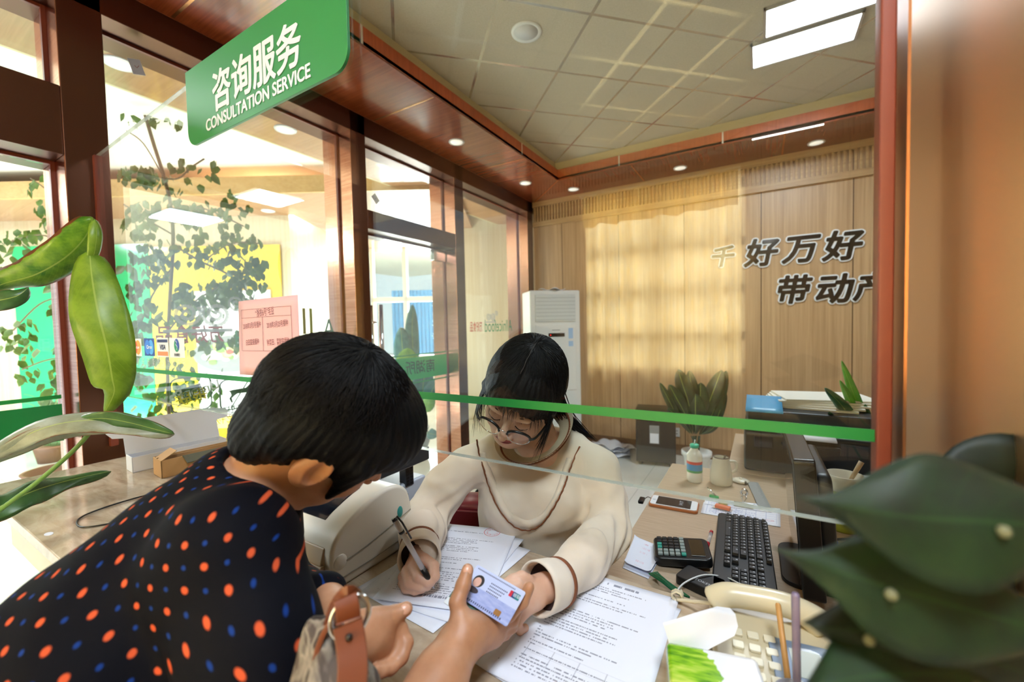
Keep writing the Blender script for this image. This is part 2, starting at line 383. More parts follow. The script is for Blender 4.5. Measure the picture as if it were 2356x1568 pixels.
# green bands on the left door, lower green plate
b = MB(); b.box(XG+0.0065, XG+0.0075, -0.61, 0.475, 0.86, 1.0); b.build('green_band', mat('deep_green', '#04793a', 0.35), d2)
b = MB(); b.box(XG+0.0065, XG+0.0075, -0.61, 0.475, 1.02, 1.035); b.build('green_line', M_green, d2)
# ---- hall beyond the partition
M_hallsoffit = wood('hall_soffit_wood', '#b98a63', '#a0744e', 0.3, (3.0, 60, 60), coat=0.3)
M_hallceil = mat('hall_ceiling', '#f6f1e2', 0.6)
t2 = struct(empty('trim_2')); b = MB(); b.box(-3.0, XL, -3.2, 9, ZS, ZS+0.03); b.build('soffit_panel', M_hallsoffit, t2)
b = MB(); b.box(-3.02, -3.0, -3.2, 9, ZS, 2.85); b.build('cream_band', M_cream, t2)
struct(MB().box(-9.5, -3.0, -3.2, 9.5, 2.82, 2.86).build('ceiling_2', M_hallceil))
FW = Vector((-0.512, 0.859, 0)); RT = Vector((0.859, 0.512, 0))
def HP(lat, dep, z=0): p = RT*lat + FW*dep; return Vector((p.x, p.y, z))
def hallframe(lat, dep): return frame(HP(lat, dep), RT, FW)
wf = struct(empty('wall_far'))
D0 = 4.78
b = MB(hallframe(0, D0)); b.box(-8.0, -2.62, 0, 0.12, 0, 2.86); b.build('wall_panel', M_hallwood, wf)
b = MB(hallframe(0, D0)); b.box(-2.62, -2.5, 0, 2.2, 0, 2.86); b.build('wall_return', M_hallwood, wf)
b = MB(hallframe(0, D0)); b.box(-8.0, -2.45, -0.75, 0.0, 2.56, 2.60); b.box(-2.45, -0.5, -0.75, 2.4, 2.56, 2.60); b.build('hall_soffit', M_hallsoffit, wf)
b = MB(hallframe(0, D0)); b.box(-8.0, -0.5, -0.78, -0.75, 2.56, 2.72); b.build('hall_fascia', wood('fascia_wood', '#d9b27c', '#c79b62', 0.4, (3, 60, 60)), wf)
# windows of the far wall (depth 6.9)
D1 = 6.9
M_upvc = mat('white_window_frame', '#eef2f4', 0.35)
def hx(px, dep): return (px-CX)/F_PX*dep
def hwin(nm, l0, l1, z0, z1):
    w_ = struct(empty(nm)); b = MB(hallframe(0, D1)); f_ = 0.05
    for q in ((l0, l0+f_, z0, z1), (l1-f_, l1, z0, z1), (l0, l1, z0, z0+f_), (l0, l1, z1-f_, z1), (l0, l1, (z0*0.48+z1*0.52)-0.04, (z0*0.48+z1*0.52)+0.04), ((l0+l1)/2-0.035, (l0+l1)/2+0.035, z0, z1)):
        b.box(q[0], q[1], -0.04, 0.06, q[2], q[3])
    b.build('window_frame', M_upvc, w_, bevel=0.004)
    b = MB(hallframe(0, D1)); b.box(l0+f_, l1-f_, 0.0, 0.006, z0+f_, z1-f_); b.build('pane', M_glass, w_)
hwin('window_6', hx(695, D1), hx(852, D1), 0.75, 2.62); hwin('window_7', hx(858, D1), hx(1015, D1), 0.75, 2.62)
b = MB(hallframe(0, D1)); b.box(hx(640, D1), hx(695, D1), -0.1, 0.1, 0, 2.86); b.box(hx(695, D1), hx(1020, D1), -0.1, 0.1, 0, 0.75); b.box(hx(695, D1), hx(1020, D1), -0.1, 0.1, 2.62, 2.86)
b.box(hx(1015, D1), hx(1400, D1), -0.1, 0.1, 0, 2.86); b.build('window_wall', M_whitewall, wf)
b = MB(hallframe(0, 5.6)); b.box(hx(1058, 5.6), hx(1330, 5.6), 0, 1.2, 0, 2.86); b.build('pillar_panel', M_hallwood, wf)
# acrylic boards on the far wall
def board(nm, px0, px1, z0, z1, m, lab, dep=D0-0.03):
    b = MB(hallframe(0, dep)); b.box(hx(px0, dep), hx(px1, dep), 0, 0.02, z0, z1); o = b.build(nm, m, None, bevel=0.002); tag(o, lab, 'board'); return o
def acr(nm, c): return mat(nm, c, 0.12)
board('yellow_board', 352, 652, 0.0, 2.23, acr('yellow_acrylic', '#ffdc3c'), 'glossy yellow panel board on the far wall of the hall')
board('green_board', 40, 150, 0.02, 2.27, acr('green_acrylic', '#35c47e'), 'mint green panel board on the far hall wall, seen left of the bronze column')
board('green_board', 262, 350, 0.02, 2.27, acr('green_acrylic', '#35c47e'), 'mint green panel board on the far hall wall, behind the climbing tree')
board('white_wall_board', 452, 626, 0.30, 1.72, mat('poster_white', '#f6f6f4', 0.3), 'white menu board with a bowl of food hung on the yellow wall', D0-0.06)
# outside
b = MB(hallframe(0, 9.5))
x0, x1 = hx(905, 9.5), hx(1025, 9.5); k = 14
for i in range(k): b.box(x0+(x1-x0)*i/k, x0+(x1-x0)*(i+0.6)/k, -0.03, 0.05, 0.0, 2.1)
b.box(x0, x1, 0, 0.08, 0.0, 2.1); tag(b.build('corrugated_fence', mat('blue_metal', '#2f6f9e', 0.5)), 'blue corrugated metal fence outside the hall window', 'fence')
struct(MB(hallframe(0, 7.0)).box(-12, 8, 0.05, 14, -0.12, -0.02).build('ground', mat('pale_ground', '#c9c6bd', 0.8)))
struct(MB().box(-2.43, -2.16, 4.12, 9.0, 0, 2.85).build('wall_hall', M_hallwood))
# ---- right copper pillar beside the glass
cp = struct(empty('wall_front')); 
b = MB(); b.box(0.1535, 0.75, 0.402, 0.72, 0, ZC); b.build('copper_pillar', mat('orange_copper', '#d9b48c', 0.36, 1.0), cp, bevel=0.006)
# ceiling fittings
M_lamp = emis('lamp_disc', '#fff7ea', 0.75)
def downlight(x, y, z, lab, r=0.045, glow=M_lamp, grp='round ceiling lights'):
    o = empty('ceiling_light', (x, y, z), label=lab, cat='light')
    MB().lathe([(r*1.0, -0.004), (r*1.22, -0.006), (r*1.25, 0.0), (r*1.25, 0.006)], 32).build('rim', M_white, o, smooth=True)
    MB().lathe([(0.002, -0.005), (r*0.98, -0.0045), (r*0.98, 0.004)], 32).build('diffuser', glow, o, smooth=True); return o
for x, y, lab in ((-1.9, 1.395, 'round ceiling downlight in the red wood soffit, above the green sign'), (-1.9, 2.461, 'round ceiling downlight in the left wood soffit, above the glass door'), (-1.91, 3.519, 'round ceiling downlight in the left wood soffit near the corner'),
    (-1.602, 3.952, 'round ceiling downlight in the back soffit just right of the corner joint'), (-0.604, 3.948, 'round ceiling downlight in the back soffit above the curtain'), (0.364, 3.988, 'round ceiling downlight in the back soffit above the wall writing')):
    downlight(x, y, ZS, lab)
for x, y, z, lab in ((-2.727, 1.68, ZS, 'round downlight in the hall soffit, seen right of the green sign'), (-2.731, 0.841, ZS, 'round downlight in the hall soffit, beside the bronze column'), (-6.9, 1.5, 2.56, 'round downlight in the far hall soffit, seen left of the column'), (-4.60, 2.60, 2.56, 'round downlight in the far hall soffit, beside the square lamp')):
    downlight(x, y, z, lab, 0.055)
sp = empty('ceiling_speaker', (-1.046, 1.969, ZC), label='round white speaker grille set in the diagonal ceiling tiles', cat='speaker')
MB().lathe([(0.062, -0.004), (0.078, -0.006), (0.08, 0.0), (0.08, 0.01)], 40).build('rim', M_white, sp, smooth=True)
MB().lathe([(0.002, -0.006), (0.06, -0.005), (0.06, 0.004)], 40).build('grille', mat('grille_grey', '#c9cbd0', 0.6), sp, smooth=True)
M_panel = emis('light_panel', '#f2f8ff', 7.0)
def panel(x0, x1, y0, y1, z, lab):
    o = empty('panel_light', ((x0+x1)/2, (y0+y1)/2, z), label=lab, cat='light'); hx_, hy_ = (x1-x0)/2, (y1-y0)/2
    b = MB(); f_ = 0.012
    b.box(-hx_, hx_, -hy_, -hy_+f_, -0.012, 0.0); b.box(-hx_, hx_, hy_-f_, hy_, -0.012, 0.0); b.box(-hx_, -hx_+f_, -hy_, hy_, -0.012, 0.0); b.box(hx_-f_, hx_, -hy_, hy_, -0.012, 0.0)
    b.build('frame', mat('aluminium', '#c8ccd2', 0.3, 0.9), o); b = MB(); b.box(-hx_+f_, hx_-f_, -hy_+f_, hy_-f_, -0.006, 0.0); b.build('diffuser', M_panel, o); return o
panel(-0.05, 0.445, 2.725, 2.98, ZC, 'long bright ceiling panel light, the one nearer the back wall'); panel(0.012, 0.53, 2.45, 2.70, ZC, 'long bright ceiling panel light, the one nearer the camera')
panel(-4.96, -4.36, 2.56, 3.16, 2.82, 'square ceiling panel light of the hall, right of the climbing tree'); panel(-6.5, -5.9, 2.0, 2.6, 2.82, 'square ceiling panel light of the hall, behind the climbing tree')
o = empty('tube_light', (0.16, 3.66, 2.607), label='thin white strip light along the back soffit edge', cat='light')
MB().box(-0.215, 0.215, -0.028, -0.006, -0.010, -0.002).build('tube', emis('strip_glow', '#ffffff', 3.0), o); MB().box(-0.22, 0.22, -0.03, -0.004, -0.002, 0.004).build('holder', M_white, o)

# ---- wall behind the camera with a curtained window (seen only as a reflection in the glass)
wr = struct(empty('wall_rear')); b = MB(); YR = -3.15
b.box(-2.43, -1.62, YR-0.1, YR, 0, 2.85); b.box(-0.12, 3.2, YR-0.1, YR, 0, 2.85); b.box(-1.62, -0.12, YR-0.1, YR, 0, 0.78); b.box(-1.62, -0.12, YR-0.1, YR, 2.56, 2.85)
b.build('wood_panel', M_tanwood, wr)
w8 = struct(empty('window_8')); b = MB()
for z in (0.78, 1.12, 1.55, 1.98, 2.50): b.box(-1.62, -0.12, YR-0.07, YR-0.03, z-0.04, z+0.04)
for x in (-1.60, -0.87, -0.14): b.box(x-0.025, x+0.025, YR-0.07, YR-0.03, 0.78, 2.56)
b.build('window_frame', M_upvc, w8)
m = bpy.data.materials.new('golden_curtain'); m.use_nodes = True; t = NT(m); v = t.obj()
n = t.noise(t.mapping(v, (45, 45, 6)), 1.0, 4, 0.6); c = t.ramp(n, [(0.3, lin('#dcbc70')), (0.7, lin('#f6e6b4'))])
tl = t.add('ShaderNodeBsdfTranslucent'); t.l.new(c, tl.inputs[0]); df = t.add('ShaderNodeBsdfDiffuse'); t.l.new(c, df.inputs[0])
mx = t.add('ShaderNodeMixShader'); mx.inputs[0].default_value = 0.6; t.l.new(df.outputs[0], mx.inputs[1]); t.l.new(tl.outputs[0], mx.inputs[2]); t.l.new(mx.outputs[0], t.n['Material Output'].inputs[0])
cu = empty('curtain', (-0.72, YR+0.05, 0), label='long golden pleated curtain, seen mirrored in the glass right of the air conditioner', cat='curtain')
def cfn(x0, x1, z0, z1, amp, ph, wave=0.0):
    def f(u, v):
        x = x0+(x1-x0)*u; y = amp*(math.sin(x*31+ph)+0.5*math.sin(x*53+ph*2)+0.35*math.sin(x*13))
        return (x-cu.location.x, y, z0+(z1-z0)*v+wave*math.sin(x*22+1)*(1-v))
    return f
sheet('drape', cfn(-1.60, -0.145, 0.3, 2.58, 0.022, 0.4), 180, 6, m, cu)
o = sheet('valance', cfn(-1.61, -0.17, 2.27, 2.59, 0.026, 1.0, 0.012), 160, 3, m, cu); o.location.y = 0.05
b = MB(); b.box(-0.92, 0.57, -0.02, 0.08, 2.585, 2.598); b.build('rail', M_white, cu)
panel(0.05, 0.55, -0.70, -0.20, ZC, 'square ceiling panel added for fill light on the waiting side, out of view')  # glowing panel added with the waiting side fill, its reflection kept out of frame
panel(-6.91, -6.31, -1.785, -1.185, 2.82, 'square hall ceiling panel light farther left, seen mirrored in the glass')
panel(-4.3, -3.7, -1.3, -0.7, 2.82, 'square hall ceiling panel light nearer the partition, out of direct view')
rescale(1.15)
# ================================================================== COUNTER, GLASS SCREEN, DESK
YG = 0.58; ZT = 0.76; ZD = 0.74
m = mat('beige_marble', '#ab9882', 0.10); t = NT(m); v = t.obj()
n1 = t.noise(t.mapping(v, (3, 9, 3), (0, 0, 0.5)), 1.6, 8, 0.62, 1.2); n2 = t.noise(v, 26, 5, 0.6)
c = t.ramp(n1, [(0.30, lin('#8d7762')), (0.45, lin('#ac9780')), (0.60, lin('#c2b19b')), (0.75, lin('#9a836c'))])
t.l.new(t.mix(t.math('MULTIPLY', n2, 0.25), c, lin('#d8c7ab')), t.b.inputs['Base Color'])
M_marble = m
M_marble_side = mat('cream_marble_edge', '#d6c7a2', 0.25)
ct = empty('service_counter', (-0.5, 0.53, FLB), label='long beige marble counter running under the glass screen', cat='counter')
b = MB(T((0.5, -0.53, -FLB))); b.prism([(-2.225, 0.262), (0.55, 0.262), (0.55, 0.45), (0.172, 0.45), (0.172, 0.793), (-2.225, 0.793)], ZT-0.03, ZT); b.build('marble_top', M_marble, ct, bevel=0.003)
b = MB(T((0.5, -0.53, -FLB))); b.box(-1.84, 0.55, 0.268, 0.285, ZT-0.095, ZT-0.031); b.box(-1.84, -1.82, 0.285, 0.77, ZT-0.095, ZT-0.031); b.build('apron', M_marble_side, ct)
b = MB(T((0.5, -0.53, -FLB))); b.box(-1.35, 0.17, 0.50, 0.53, FLB, ZT-0.031); b.box(-1.35, -1.32, 0.53, 0.77, FLB, ZT-0.031); b.box(0.14, 0.17, 0.53, 0.77, FLB, ZT-0.031); b.build('support_panel', wood('counter_wood', '#a5774c', '#84583a', 0.35, (70, 70, 1.4)), ct)
rescale(1.0)
dk = empty('desk', (0.3, 1.2, FLC), label='light brown desk behind the counter with mugs and keyboard on it', cat='desk')
m = mat('desk_laminate', '#c0a587', 0.32); t = NT(m); n = t.noise(t.mapping(t.obj(), (12, 260, 12)), 1.0, 3, 0.6)
t.l.new(t.ramp(n, [(0.35, lin('#b59d84')), (0.65, lin('#c6b098'))]), t.b.inputs['Base Color'])
b = MB(T((-0.3, -1.2, -FLC))); b.box(-0.28, 1.0, 0.645, 1.602, ZD-0.03, ZD); b.build('desk_top', m, dk, bevel=0.003)
for x, nm in ((-0.24, 0), (0.9, 1)):
    b = MB(T((-0.3, -1.2, -FLC))); b.box(x, x+0.03, 0.66, 1.57, FLC, ZD-0.031); b.build('leg_panel', M_tanwood, dk)
cb = empty('low_cabinet', (0.25, 1.9, FLC), label='tan low cabinet behind the desk carrying the black printer', cat='cabinet')
b = MB(T((-0.25, -1.9, -FLC))); b.box(-0.09, 0.85, 1.612, 2.15, FLC, ZD-0.02); b.build('body', M_tanwood, cb); b = MB(T((-0.25, -1.9, -FLC))); b.box(-0.1, 0.86, 1.605, 2.16, ZD-0.02, ZD); b.build('top_panel', m, cb, bevel=0.002)
rescale(1.308)
# glass screen
gs = empty('glass_screen', (-1.0, YG, ZT), label='frameless clear glass counter screen with a thin green stripe', cat='screen')
GS = T((1.0, -YG, -ZT))
b = MB(GS); b.prism([(-2.135, 1.032), (0.106, 1.032), (0.106, 2.02), (-2.135, 1.93)], YG-0.005, YG+0.005, 'y')
M_screen = glass_mat('screen_glass', (0.95, 0.972, 0.955), 1.0)
b.build('glass_pane', M_screen, gs)
# polished lower and upper edge of the pane
b = MB(GS); b.box(-2.135, 0.106, YG-0.0052, YG+0.0052, 1.0312, 1.0322); b.build('polished_edge', mat('glass_edge', '#b9c3bd', 0.2, 0.0, Alpha=0.5), gs)
b = MB(GS); b.prism([(-2.135, 1.9295), (0.106, 2.0195), (0.106, 2.0212), (-2.135, 1.9312)], YG-0.0052, YG+0.0052, 'y'); b.build('polished_edge', mat('glass_edge', '#b9c3bd'), gs)
b = MB(GS); b.box(-2.135, 0.106, YG-0.0062, YG-0.0055, 1.1275, 1.1405); b.build('green_stripe', mat('stripe_green', '#0f7a32', 0.45), gs)
b = MB(GS); b.box(0.1045, 0.1175, YG-0.012, YG+0.014, 1.02, ZC); b.build('edge_channel', mat('red_channel', '#7d3622', 0.45), gs, bevel=0.002)
b = MB(GS); b.box(0.1235, 0.126, YG-0.02, YG+0.02, 0.83, ZC); b.build('edge_channel', mat('rose_copper_edge', '#b98560', 0.3, 0.9), gs)
b = MB(GS); b.box(-2.158, -2.136, YG-0.011, YG+0.011, 0.83, 1.93); b.build('edge_channel', M_gasket, gs)
for x in (-1.9, -0.9, 0.0):
    pass
# green hanging sign
sx0, sx1 = P(440, 213, y=YG).x, P(812, 100, y=YG).x
sg = empty('hanging_sign', ((sx0+sx1)/2, YG-0.009, 1.78), label='green sign with white CONSULTATION SERVICE lettering on the glass screen top', cat='sign')
GG = T((-(sx0+sx1)/2, -YG+0.009, -1.78))
b = MB(GG); b.prism(rrect(sx0, sx1, 1.778, 1.985, 0.042, 8, (0, 0, 1, 1)), YG-0.013, YG-0.006, 'y'); b.build('board', mat('sign_green', '#2a7d43', 0.45), sg, bevel=0.001)
M_ink = mat('sign_white', '#f4f4f2', 0.5)
a, c = P(527, 222, y=YG), P(673, 118, y=YG); zc = (a.z+c.z)/2; xc = (a.x+c.x)/2
o = text('chinese_lettering', '咨询服务', GG @ frame((xc, YG-0.0140, zc), (1, 0, 0), (0, 0, 1)), 0.106, M_ink, sg, extrude=0.0006, bold=0.0022, sx=0.92)
a, c = P(488, 297, y=YG), P(728, 178, y=YG); wtx = c.x-a.x
o = text('english_lettering', 'CONSULTATION SERVICE', GG @ frame(((a.x+c.x)/2, YG-0.0140, (a.z+c.z)/2+0.004), (1, 0, 0), (0, 0, 1)), 0.042, M_ink, sg, extrude=0.0006, bold=0.0009, sx=1.0)
xs = [v.co.x for v in o.data.vertices]; k = wtx/(max(xs)-min(xs)); mid = (max(xs)+min(xs))/2
for v in o.data.vertices: v.co.x = mid+(v.co.x-mid)*k
# stickers on the glass (front face)
def gp(px, py, dy=0.0066): p = P(px, py, y=YG-dy); return p
def sticker(nm, px0, px1, py0, py1, lab, deco, grp='card stickers on the glass'):
    a = gp(px0, py0); c = gp(px1, py1); x0, x1, z1, z0 = a.x, c.x, a.z, c.z
    cx_, cz_ = (x0+x1)/2, (z0+z1)/2; w_, h_ = x1-x0, z1-z0
    e = empty(nm, (cx_, YG-0.0066, cz_), label=lab, cat='sticker')
    deco(e, w_, h_); return e
def quad(nm, e, x0, x1, z0, z1, m, dy=0.0, r=0.0):
    b = MB(); 
    if r: b.prism(rrect(x0, x1, z0, z1, r, 4), -0.0002-dy, 0.0-dy, 'y')
    else: b.box(x0, x1, -0.0002-dy, -dy, z0, z1)
    return b.build(nm, m, e)
def disc(nm, e, cx_, cz_, rx, rz, m, dy, half=None):
    a0, a1 = (0, 360) if half is None else half
    pts = [(cx_+rx*math.cos(math.radians(a0+(a1-a0)*i/28)), cz_+rz*math.sin(math.radians(a0+(a1-a0)*i/28))) for i in range(28 if half is None else 29)]
    b = MB(); b.prism(pts, -0.0002-dy, -dy, 'y'); return b.build(nm, m, e)
FXZ = lambda x, z, dy: frame((x, -dy, z), (1, 0, 0), (0, 0, 1))
def mk(c, n=None): return mat('ink_'+c.strip('#'), c, 0.5)
def d_union(e, w_, h_):
    quad('backing', e, -w_/2, w_/2, -h_/2, h_/2, mk('#0f6e78'), 0, 0.004); quad('stripe', e, -w_/2+0.001, -w_/4, -h_/2, h_/2, mk('#c8501e'), 0.0003); quad('stripe', e, -w_/4, 0.002, -h_/2, h_/2, mk('#17324e'), 0.0003)
    text('lettering', 'UnionPay', FXZ(0, h_*0.12, 0.0007), h_*0.22, mk('#f0f0ee'), e, offset=0.0003); text('lettering', '银联', FXZ(w_*0.12, -h_*0.25, 0.0007), h_*0.26, mk('#f0f0ee'), e, offset=0.0004)
def d_master(e, w_, h_):
    quad('backing', e, -w_/2, w_/2, -h_/2, h_/2, mk('#f3f1ec')); disc('circle', e, w_*0.17, 0, w_*0.26, h_*0.42, mk('#f0a03a'), 0.0004); disc('circle', e, -w_*0.15, 0, w_*0.26, h_*0.42, mk('#e8401c'), 0.0007)
    text('lettering', 'MasterCard', FXZ(0, 0, 0.0011), h_*0.19, mk('#ffffff'), e, offset=0.0003)
def d_cirrus(e, w_, h_):
    quad('backing', e, -w_/2, w_/2, -h_/2, h_/2, mk('#1c3f94')); disc('circle', e, w_*0.16, 0, w_*0.26, h_*0.42, mk('#4a9fe8'), 0.0004); disc('circle', e, -w_*0.16, 0, w_*0.26, h_*0.42, mk('#2f78d8'), 0.0007)
    text('lettering', 'Cirrus', FXZ(0, 0, 0.0011), h_*0.27, mk('#ffffff'), e, offset=0.0005)
def d_visa(e, w_, h_):
    quad('backing', e, -w_/2, w_/2, -h_/2, h_/2, mk('#f3f1ec')); quad('stripe', e, -w_*0.44, w_*0.44, h_*0.26, h_*0.42, mk('#1f2a5c'), 0.0004); quad('stripe', e, -w_*0.44, w_*0.44, -h_*0.44, -h_*0.22, mk('#ef8a4e'), 0.0004)
    text('lettering', 'VISA', FXZ(0, 0.0, 0.0008), h_*0.36, mk('#1f2a5c'), e, offset=0.0006, shear=0.2)
def d_bank(e, w_, h_):
    quad('backing', e, -w_/2, w_/2, -h_/2, h_/2, mk('#f3f3f0')); disc('emblem', e, 0, h_*0.12, w_*0.17, h_*0.33, mk('#2448a0'), 0.0004, (-50, 130)); disc('emblem', e, 0, h_*0.12, w_*0.17, h_*0.33, mk('#1c8a5a'), 0.0006, (130, 310))
    b = MB(); b.tube([(-w_*0.05, -0.0009, h_*0.36), (w_*0.03, -0.0009, h_*0.26), (-w_*0.04, -0.0009, h_*0.16), (w_*0.05, -0.0009, h_*0.05), (0, -0.0009, -h_*0.1)], 0.0009, 6); b.build('emblem_river', mk('#ffffff'), e)
    text('lettering', '农业银行', FXZ(0, -h_*0.37, 0.0008), h_*0.16, mk('#20242a'), e, offset=0.0002)
sticker('card_sticker', 279, 298, 781, 817, 'small teal and orange card sticker, leftmost on the glass beside the leaf', d_union)
sticker('card_sticker', 301, 327, 779, 819, 'white card sticker with overlapping red and orange circles', d_master)
sticker('card_sticker', 331, 357, 778, 819, 'dark blue card sticker with two light blue circles', d_cirrus)
sticker('card_sticker', 360, 389, 777, 821, 'white card sticker with a navy bar and an orange bar', d_visa)
sticker('card_sticker', 389, 426, 777, 823, 'white sticker with a green and blue oval bank emblem', d_bank)
ZN = 1.262-0.082
for i, ch in enumerate('壹贰叁肆伍陆柒捌玖拾佰仟万'):
    px = 283+i*11.7; p = gp(px, 831+i*0.55)
    o = text('numeral_decal', ch, frame((0, 0, 0), (1, 0, 0), (0, 0, 1)), 0.030, mat('frosted_decal', '#b9beb9', 0.6), offset=0.0001, sx=0.62)
    o.location = p; tag(o, '%s pale numeral character in the row under the card stickers' % ['first', 'second', 'third', 'fourth', 'fifth', 'sixth', 'seventh', 'eighth', 'ninth', 'tenth', 'eleventh', 'twelfth', 'last'][i], 'decal')
# pink notice
ntc = empty('pink_notice', gp(620, 772), label='pink paper notice with a ruled table taped to the glass', cat='notice')
a, c_ = gp(550, 692), gp(692, 862); TL, TR_, BL, BR = gp(550, 693), gp(686, 678), gp(553, 861), gp(694, 870)
c0 = Vector(ntc.location); L_ = lambda p: Vector(p)-c0
def pinkfn(u, v): p = L_(BL).lerp(L_(BR), u).lerp(L_(TL).lerp(L_(TR_), u), v); return p + Vector((0, -0.0012-0.002*math.sin(u*3.1)*v, 0))
pk = sheet('paper', pinkfn, 8, 8, mat('pink_paper', '#f5c4c8', 0.7), ntc, 0.0004)
M_pi = mat('notice_ink', '#8a4a52', 0.6)
def pb(u0, u1, v0, v1):
    b = MB(); q = [pinkfn(u0, v0), pinkfn(u1, v0), pinkfn(u1, v1), pinkfn(u0, v1)]; k = b.addv([p+Vector((0, -0.0016, 0)) for p in q] + [p+Vector((0, -0.0006, 0)) for p in q])
    b.face(k, k+1, k+2, k+3); b.build('table_line', M_pi, ntc)
for q in ((0.06, 0.90, 0.875, 0.879), (0.06, 0.90, 0.765, 0.769), (0.07, 0.90, 0.327, 0.331), (0.06, 0.065, 0.33, 0.877), (0.90, 0.905, 0.33, 0.877), (0.44, 0.445, 0.33, 0.767)): pb(*q)
for s_, u, v, sz in (('“浙农6号”毛豆', 0.48, 0.82, 0.021), ('2018年3月5号播种', 0.25, 0.66, 0.017), ('2018年3月25号播种', 0.68, 0.66, 0.017), ('白田直接播种', 0.25, 0.44, 0.017), ('种菜田，菜割完播种', 0.68, 0.44, 0.017)):
    p = pinkfn(u, v); text('notice_writing', s_, frame(p+Vector((0, -0.0009, 0)), (1, 0, 0.06), (0, 0, 1)), sz, M_pi, ntc, offset=0.0, sx=0.62)
# ---- decals on the hall side glass (seen mirrored from inside)
MG = Matrix
def wallframe(px, py, dx=0.006): p = P(px, py, x=XG+dx); return p
def decal(nm, s_, px, py, size, colr, lab, grp=None, mirror=True, parent=None, off=0.002, sx=1.0):
    p = P(px, py, x=XG+0.006)
    o = text(nm, s_, frame((0, 0, 0), (0, -1, 0) if mirror else (0, 1, 0), (0, 0, 1)), size, mat('decal_'+colr.strip('#'), colr, 0.5), offset=off, sx=sx)
    o.location = p; tag(o, lab, 'decal'); return o
decal('glass_lettering', '万好食品', 440, 772, 0.088, '#c2474a', 'red mirrored characters on the hall window glass behind the pink notice', sx=0.78, off=0.0015)
decal('glass_lettering', 'A', 757, 758, 0.17, '#4f7a3a', 'green mirrored letter A on the hall window glass right of the pink notice', off=0.0, sx=0.8)
decal('glass_lettering', 'll', 708, 742, 0.22, '#8f8a4a', 'olive mirrored double l lettering at the right edge of the pink notice', off=0.0, sx=0.9)
decal('glass_lettering', 'nicefood', 600, 780, 0.12, '#3d9960', 'small green mirrored lettering mostly hidden by the pink notice', off=0.0, sx=0.6)
decal('glass_lettering', 'Allnicefood', 1148, 750, 0.17, '#3d9960', 'green mirrored lettering on the narrow pane left of the air conditioner', sx=0.66, off=0.0)
decal('glass_lettering', '万好食品', 1096, 753, 0.10, '#d8594a', 'small red mirrored characters on the narrow pane left of the air conditioner', sx=0.5)
M_cloud = mat('frosted_white', '#c8cccb', 0.7, Alpha=0.75)
def cloud(px, py, s, lab):
    e = empty('cloud_decal', P(px, py, x=XG+0.006), label=lab, cat='decal')
    def spiral(cy_, cz_, r, sg=1):
        b = MB(); n = 44; pts = [(0.0, cy_+sg*r*(0.10+0.85*i/n)*math.cos(i/n*4.2*math.pi), cz_+r*(0.10+0.85*i/n)*math.sin(i/n*4.2*math.pi)) for i in range(n+1)]
        for i in range(n):
            a, c = Vector(pts[i]), Vector(pts[i+1]); d_ = (c-a).normalized(); nrm = Vector((0, -d_.z, d_.y))*r*0.13
            k = b.addv([a-nrm, c-nrm, c+nrm, a+nrm, a-nrm+Vector((0.001,0,0)), c-nrm+Vector((0.001,0,0)), c+nrm+Vector((0.001,0,0)), a+nrm+Vector((0.001,0,0))]); b.face(k+4, k+5, k+6, k+7)
        return b
    for cy_, cz_, r, sg_ in ((-0.95*s, 0, 0.8*s, 1), (0.7*s, 0.0, 0.9*s, -1), (1.9*s, 0.75*s, 0.6*s, 1)):
        spiral(cy_, cz_, r, sg_).build('swirl', M_cloud, e)
    b = MB(); b.box(0, 0.001, -2.2*s, 1.6*s, -1.15*s, -0.95*s); b.build('cloud_base', M_cloud, e)
cloud(470, 722, 0.075, 'frosted cloud swirl decal on the hall window above the red characters'); cloud(1130, 728, 0.05, 'frosted cloud swirl decal on the narrow pane near the air conditioner')
M_gline = mat('grey_decal', '#5d655f', 0.6)
def rframe(nm, px0, px1, py0, py1, lab):
    a, c = P(px0, (py0+py1)/2, x=XG+0.006), P(px1, (py0+py1)/2, x=XG+0.006); zc = (a.z+c.z)/2; yc = (a.y+c.y)/2
    h = abs(P(px0, py0, x=XG+0.006).z-P(px0, py1, x=XG+0.006).z); w_ = abs(c.y-a.y)
    e = empty(nm, (XG+0.006, yc, zc), label=lab, cat='decal'); b = MB()
    pts = [(0, q[0], q[1]) for q in rrect(-w_/2, w_/2, -h/2, h/2, 0.03, 5)]; b.tube(pts, 0.004, 4, True); b.build('outline', M_gline, e); return e, w_, h
e, w_, h_ = rframe('payment_decal', 392, 486, 866, 946, 'rounded grey frame decal with a mirrored bank card on the hall glass')
b = MB(); b.prism([(-w_*0.30, -h_*0.28), (w_*0.36, -h_*0.12), (w_*0.22, h_*0.30), (-w_*0.38, h_*0.16)], 0, 0.002, 'x'); b.build('card_shape', mat('dark_olive', '#4c4d42', 0.6), e)
text('lettering', 'UnionPay', frame((0.004, 0, h_*0.07), (0, -1, -0.18), (0, 0, 1)), 0.062, mk('#e8e8e0'), e, offset=0.0012); text('lettering', '银联', frame((0.004, 0.0, -h_*0.10), (0, -1, -0.18), (0, 0, 1)), 0.066, mk('#e0c83c'), e, offset=0.001)
text('caption', '银联支付系统', frame((0.002, 0.0, -h_*0.75), (0, -1, 0), (0, 0, 1)), 0.062, M_gline, e)
e, w_, h_ = rframe('no_pets_decal', 506, 612, 868, 938, 'rounded grey frame decal with a crossed-out dog silhouette')
